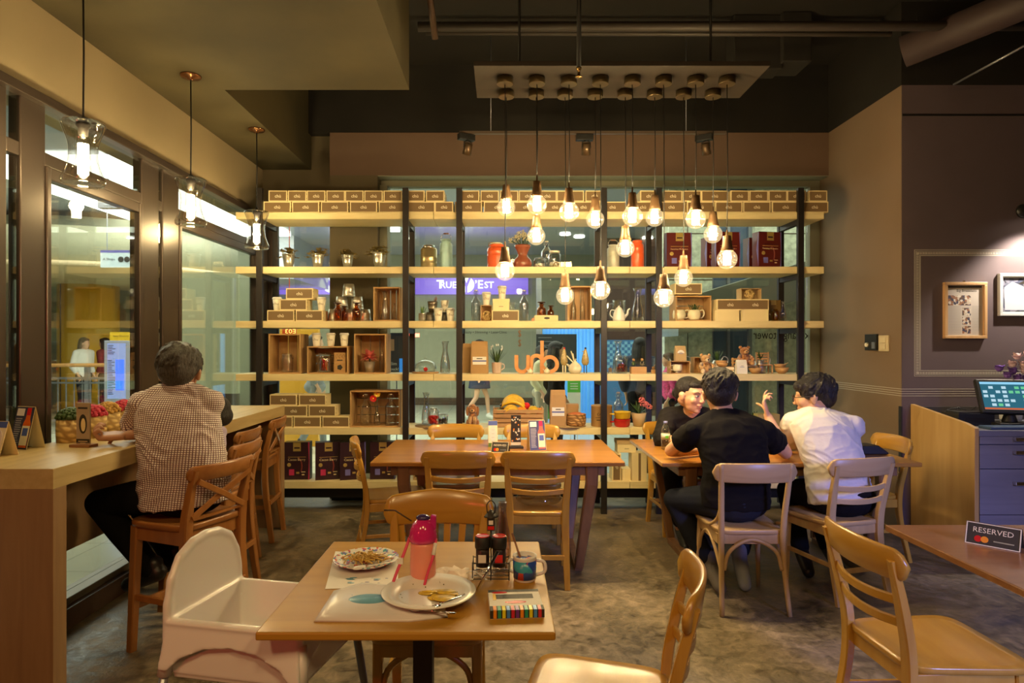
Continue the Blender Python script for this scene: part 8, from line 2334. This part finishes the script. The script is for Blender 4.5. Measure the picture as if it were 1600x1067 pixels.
root = person(J, 'person with greying hair in a checked shirt seated at the window bar, seen from behind', (-1.59, 3.2, .60), M['skind'],
    [('trousers', lambda j: trousers(j, 1.02), M['trouser'], .009, 4), ('shirt', lambda j: top(j, 1.08, .80, .30, .018, 1.17, .062), M['checked'], .007, 8, .009),
     ('shirt_collar', lambda j: collar(j, 1.05, .070, .03), M['checked'], .005, 1), ('hair', lambda j: hairmesh(j, 'thick', 3), M['hairgrey'], .0042, 1),
     ('shoe', lambda j: shoe(j['la'], j['lt']), M['shoe'], .007, 3), ('shoe', lambda j: shoe(j['ra'], j['rt']), M['shoe'], .007, 3)], 1.02)
# ---- child beyond him
J = dict(pelvis=(-1.70, 3.76, .72), waist=(-1.715, 3.76, .80), chest=(-1.72, 3.76, .90), neck=(-1.70, 3.76, .985), head=(-1.69, 3.76, 1.075), look=(-.9, .3, -.3), hs=.92,
         ls=(-1.72, 3.66, .955), rs=(-1.71, 3.87, .955), le=(-1.80, 3.62, .99 - .08), lw=(-1.90, 3.68, 1.01), re=(-1.80, 3.90, .92), rw=(-1.90, 3.84, 1.01), front=(-1, .05, 0),
         lhand=((-.9, .3, 0), (0, 0, -1), dict(s=.7)), rhand=((-.9, -.3, 0), (0, 0, -1), dict(s=.7, thumb=-1)),
         lk=(-1.93, 3.70, .69), rk=(-1.93, 3.82, .69), la=(-1.90, 3.70, .42), ra=(-1.90, 3.82, .42), lt=(-1.97, 3.70, .38), rt=(-1.97, 3.82, .38))
person(J, 'dark-haired child in a pale purple top, mostly hidden behind the man in the checked shirt', (-1.70, 3.76, .6), M['skinw'],
    [('trousers', lambda j: trousers(j, .62), M['jeans'], .009, 3), ('shirt', lambda j: top(j, .66, .9, .1, .01), flat('lilac_cotton', (.42, .34, .50), .8), .008, 3), ('hair', lambda j: hairmesh(j, 'child'), M['hairblack'], .006, 2)], .62, .006)
# ---- man in the black T-shirt
J = dict(pelvis=(1.375, 3.78, .565), waist=(1.38, 3.78, .76), chest=(1.375, 3.84, .905), neck=(1.355, 3.92, 1.06), head=(1.355, 3.99, 1.185), look=(.22, .95, -.22), hs=1.24,
         ls=(1.165, 3.88, .955), rs=(1.585, 3.88, .955), le=(1.085, 4.12, .805), lw=(1.32, 4.24, .785), re=(1.80, 4.07, .80), rw=(1.745, 4.21, 1.02), front=(0, 1, -.2),
         lhand=((.9, .2, 0), (0, 0, -1), dict(s=1.05)), rhand=((-.22, .12, .95), (-.85, .4, .1), dict(s=1.12, curl=(.28, .55, .75, .85), thumb=-1, thumbcurl=.55)),
         lk=(1.09, 4.06, .505), rk=(1.62, 4.18, .51), la=(1.275, 3.93, .13), ra=(1.475, 3.98, .16), lt=(1.285, 3.80, .06), rt=(1.462, 3.87, .055), hem=.86)
root = person(J, 'person in a black T-shirt seen from behind, one hand raised, at the right table', (1.38, 3.78, .40), M['skinw'],
    [('jeans', lambda j: trousers(j, 1.05), M['jeans'], .009, 4), ('t_shirt', lambda j: top(j, 1.14, .52, .18, .016, 1.04, .060), M['tee'], .008, 8, .007), ('shirt_collar', lambda j: collar(j, 1.1, .068, .022), M['tee'], .005, 1),
     ('hair', lambda j: hairmesh(j, 'thick', 5), M['hairblack'], .0042, 1), ('shoe', lambda j: shoe(j['la'], j['lt'], 1.05), M['sneaker'], .007, 3), ('shoe', lambda j: shoe(j['ra'], j['rt'], 1.05), M['sole'], .007, 3)], 1.08)
glasses(root, J)
# ---- man in the white shirt
J = dict(pelvis=(2.075, 3.93, .555), waist=(2.06, 3.97, .74), chest=(2.055, 4.06, .905), neck=(2.035, 4.17, 1.035), head=(2.045, 4.21, 1.150), look=(-.86, .48, -.18), hs=1.20,
         ls=(1.90, 4.17, .975), rs=(2.23, 4.08, .96), le=(1.90, 4.28, .81), lw=(1.82, 4.52, .785), re=(2.26, 4.34, .80), rw=(2.02, 4.46, .785), front=(-.25, .95, -.3),
         lhand=((-.4, .8, 0), (0, 0, -1), dict(s=1.0)), rhand=((-.9, .2, 0), (0, 0, -1), dict(s=1.0, thumb=-1)),
         lk=(1.91, 4.28, .515), rk=(2.10, 4.36, .515), la=(1.97, 4.22, .13), ra=(2.17, 4.26, .13), lt=(1.955, 4.10, .05), rt=(2.17, 4.13, .05))
root = person(J, 'person in a white shirt and glasses leaning over the right table', (2.07, 3.93, .40), M['skinw'],
    [('trousers', lambda j: trousers(j, 1.08), M['trouser'], .009, 4), ('shirt', lambda j: top(j, 1.16, .85, .18, .018, 1.05, .056), M['shirt'], .007, 10, .008), ('shirt_collar', lambda j: collar(j, 1.1, .072, .035), M['shirt'], .005, 1),
     ('hair', lambda j: hairmesh(j, 'thick', 7), M['hairblack'], .0042, 1), ('shoe', lambda j: shoe(j['la'], j['lt'], 1.05), M['shoe'], .007, 3), ('shoe', lambda j: shoe(j['ra'], j['rt'], 1.05), M['shoe'], .007, 3)], 1.08)
glasses(root, J)
# ---- woman in black
J = dict(pelvis=(1.43, 5.08, .565), waist=(1.42, 5.02, .73), chest=(1.405, 4.88, .87), neck=(1.395, 4.74, .985), head=(1.368, 4.64, 1.125), look=(.50, -.85, -.12), hup=(.05, .0, 1), hs=1.16,
         ls=(1.245, 4.82, .945), rs=(1.565, 4.80, .945), le=(1.165, 4.68, .80), lw=(1.34, 4.52, .785), re=(1.66, 4.66, .80), rw=(1.52, 4.50, .785), front=(0, -1, -.4),
         lhand=((.95, -.2, 0), (0, 0, -1), dict(s=.95, thumb=-1)), rhand=((-.9, -.2, 0), (0, 0, -1), dict(s=.95)),
         lk=(1.23, 4.63, .525), rk=(1.55, 4.66, .525), la=(1.315, 4.72, .11), ra=(1.50, 4.74, .11), lt=(1.31, 4.59, .045), rt=(1.50, 4.62, .045), hem=.8)
root = person(J, 'smiling person in a black top with tied-back hair facing the camera at the right table', (1.43, 5.08, .40), M['skinw'],
    [('trousers', lambda j: trousers(j, .98), M['trouser'], .009, 4), ('cardigan', lambda j: top(j, 1.10, 1.15, .2, .016, 1.05, .042), M['cardigan'], .007, 6, .008),
     ('hair', lambda j: hairmesh(j, 'tied'), M['hairblack'], .0042, 1), ('shoe', lambda j: shoe(j['la'], j['lt'], .92), M['shoe'], .007, 3), ('shoe', lambda j: shoe(j['ra'], j['rt'], .92), M['shoe'], .007, 3)], 1.0, .0045)
face(root, J)
# ---- passers-by outside the glass
def passer(px, Y, hgt, ang, label, hair, topm, botm, skirt=False, stride=0.0, sleeve=1.5, bag=None, style='long'):
    k = hgt / 1.66; x = X(px, Y); c, s_ = math.cos(R(ang)), math.sin(R(ang))     # ang 0 faces +X
    def W(f, r, z): return (x + f * c + r * s_, Y + f * s_ - r * c, z * k)
    J = dict(pelvis=W(0, 0, .90), waist=W(.01, 0, 1.07), chest=W(.01, 0, 1.24), neck=W(0, 0, 1.40), head=W(.02, 0, 1.53), look=(c, s_, -.05), hs=1.0 * k,
        ls=W(0, -.17, 1.34), rs=W(0, .17, 1.34), le=W(-.05 + stride * .3, -.21, 1.08), lw=W(.05 + stride * .5, -.19, .88), re=W(-.05 - stride * .3, .21, 1.08), rw=W(.08 - stride * .4, .19, .90),
        front=(c, s_, 0), lhand=((c * .3, s_ * .3, -1), (0, 0, 0.01) if False else (s_, -c, 0), dict(s=.9)), rhand=((c * .3, s_ * .3, -1), (-s_, c, 0), dict(s=.9, thumb=-1)),
        lk=W(.02 + stride * .5, -.08, .48), rk=W(.02 - stride * .3, .08, .48), la=W(stride * .7, -.08, .09), ra=W(-stride * 1.1, .08, .10 + abs(stride) * .15), lt=W(.12 + stride * .7, -.08, .04), rt=W(.12 - stride * 1.1, .08, .05))
    pts = [('top', lambda j: top(j, .92 * k, sleeve, .15, .014), topm, .012, 3), ('hair', lambda j: hairmesh(j, style), hair, .008, 2), ('shoe', lambda j: shoe(j['la'], j['lt'], .9), M['shoe'] if not skirt else M['paper'], .010, 2), ('shoe', lambda j: shoe(j['ra'], j['rt'], .9), M['shoe'] if not skirt else M['paper'], .010, 2)]
    if skirt:
        def sk(j):
            P = Vector(j['pelvis']); return MB().lathe([(.15 * k, .10), (.19 * k, 0), (.215 * k, -.16), (.225 * k, -.24), (.2 * k, -.24)], 24, P, sy=.8)
        pts.insert(0, ('skirt', sk, botm, .012, 3))
    else:
        pts.insert(0, ('trousers', lambda j: trousers(j, .88 * k), botm, .012, 3))
    return person(J, label, (x, Y, 0), M['skinw'], pts, .9 * k, .011)
navy = flat('navy_cloth', (.03, .04, .08), .8); greyc = flat('grey_cloth', (.22, .24, .25), .8)
passer(749, 12.6, 1.62, 0, 'person in a dark skirt and pale heels walking past outside, behind the middle bay', M['hairblack'], navy, navy, True, .26)
passer(868, 7.7, 1.55, 10, 'person with long black hair in profile outside, behind the wooden letters', M['hairblack'], M['tee'], M['trouser'])
passer(1000, 7.9, 1.60, 60, 'person with long black hair in a dark vest outside, behind the narrow right bay', M['hairblack'], navy, M['trouser'])
passer(1046, 8.6, 1.40, 170, 'person in a bright pink patterned top outside, left of the woman in black', M['hairbrown'], flat('pink_pattern', (.62, .05, .20), .7, var=.5, vscale=40), M['jeans'])
passer(846, 9.1, 1.50, -20, 'person in a pale yellow top with a green bag outside the window', M['hairblack'], flat('pale_yellow', (.62, .58, .36), .8), flat('khaki', (.35, .32, .24), .8))
passer(131, 12.5, 1.66, -12, 'fair-haired person in a white top leaning by the atrium railing', M['hairbrown'], M['paper'], M['jeans'])
passer(164, 13.1, 1.66, 180, 'person in a dark red top beside the blue directory board', M['hairblack'], flat('dark_red_cloth', (.20, .02, .03), .8), M['jeans'])
passer(492, 9.0, 1.66, 30, 'person in grey walking outside, seen behind the paper cups', M['hairblack'], greyc, greyc, False, .2)
gb = MB().prism([(-.13, 0), (.13, 0), (.16, .30), (-.16, .30)], -.05, .05).tube(cr([(-.07, 0, .30), (-.06, 0, .48), (.06, 0, .48), (.07, 0, .30)], 5), .008, 6)
tag(gb.build('shopping_bag', M['green'], None, loc=(X(866, 9.3), 9.3, .42)), 'bright green shopping bag outside the window behind the paper bag', 'shopping bag')
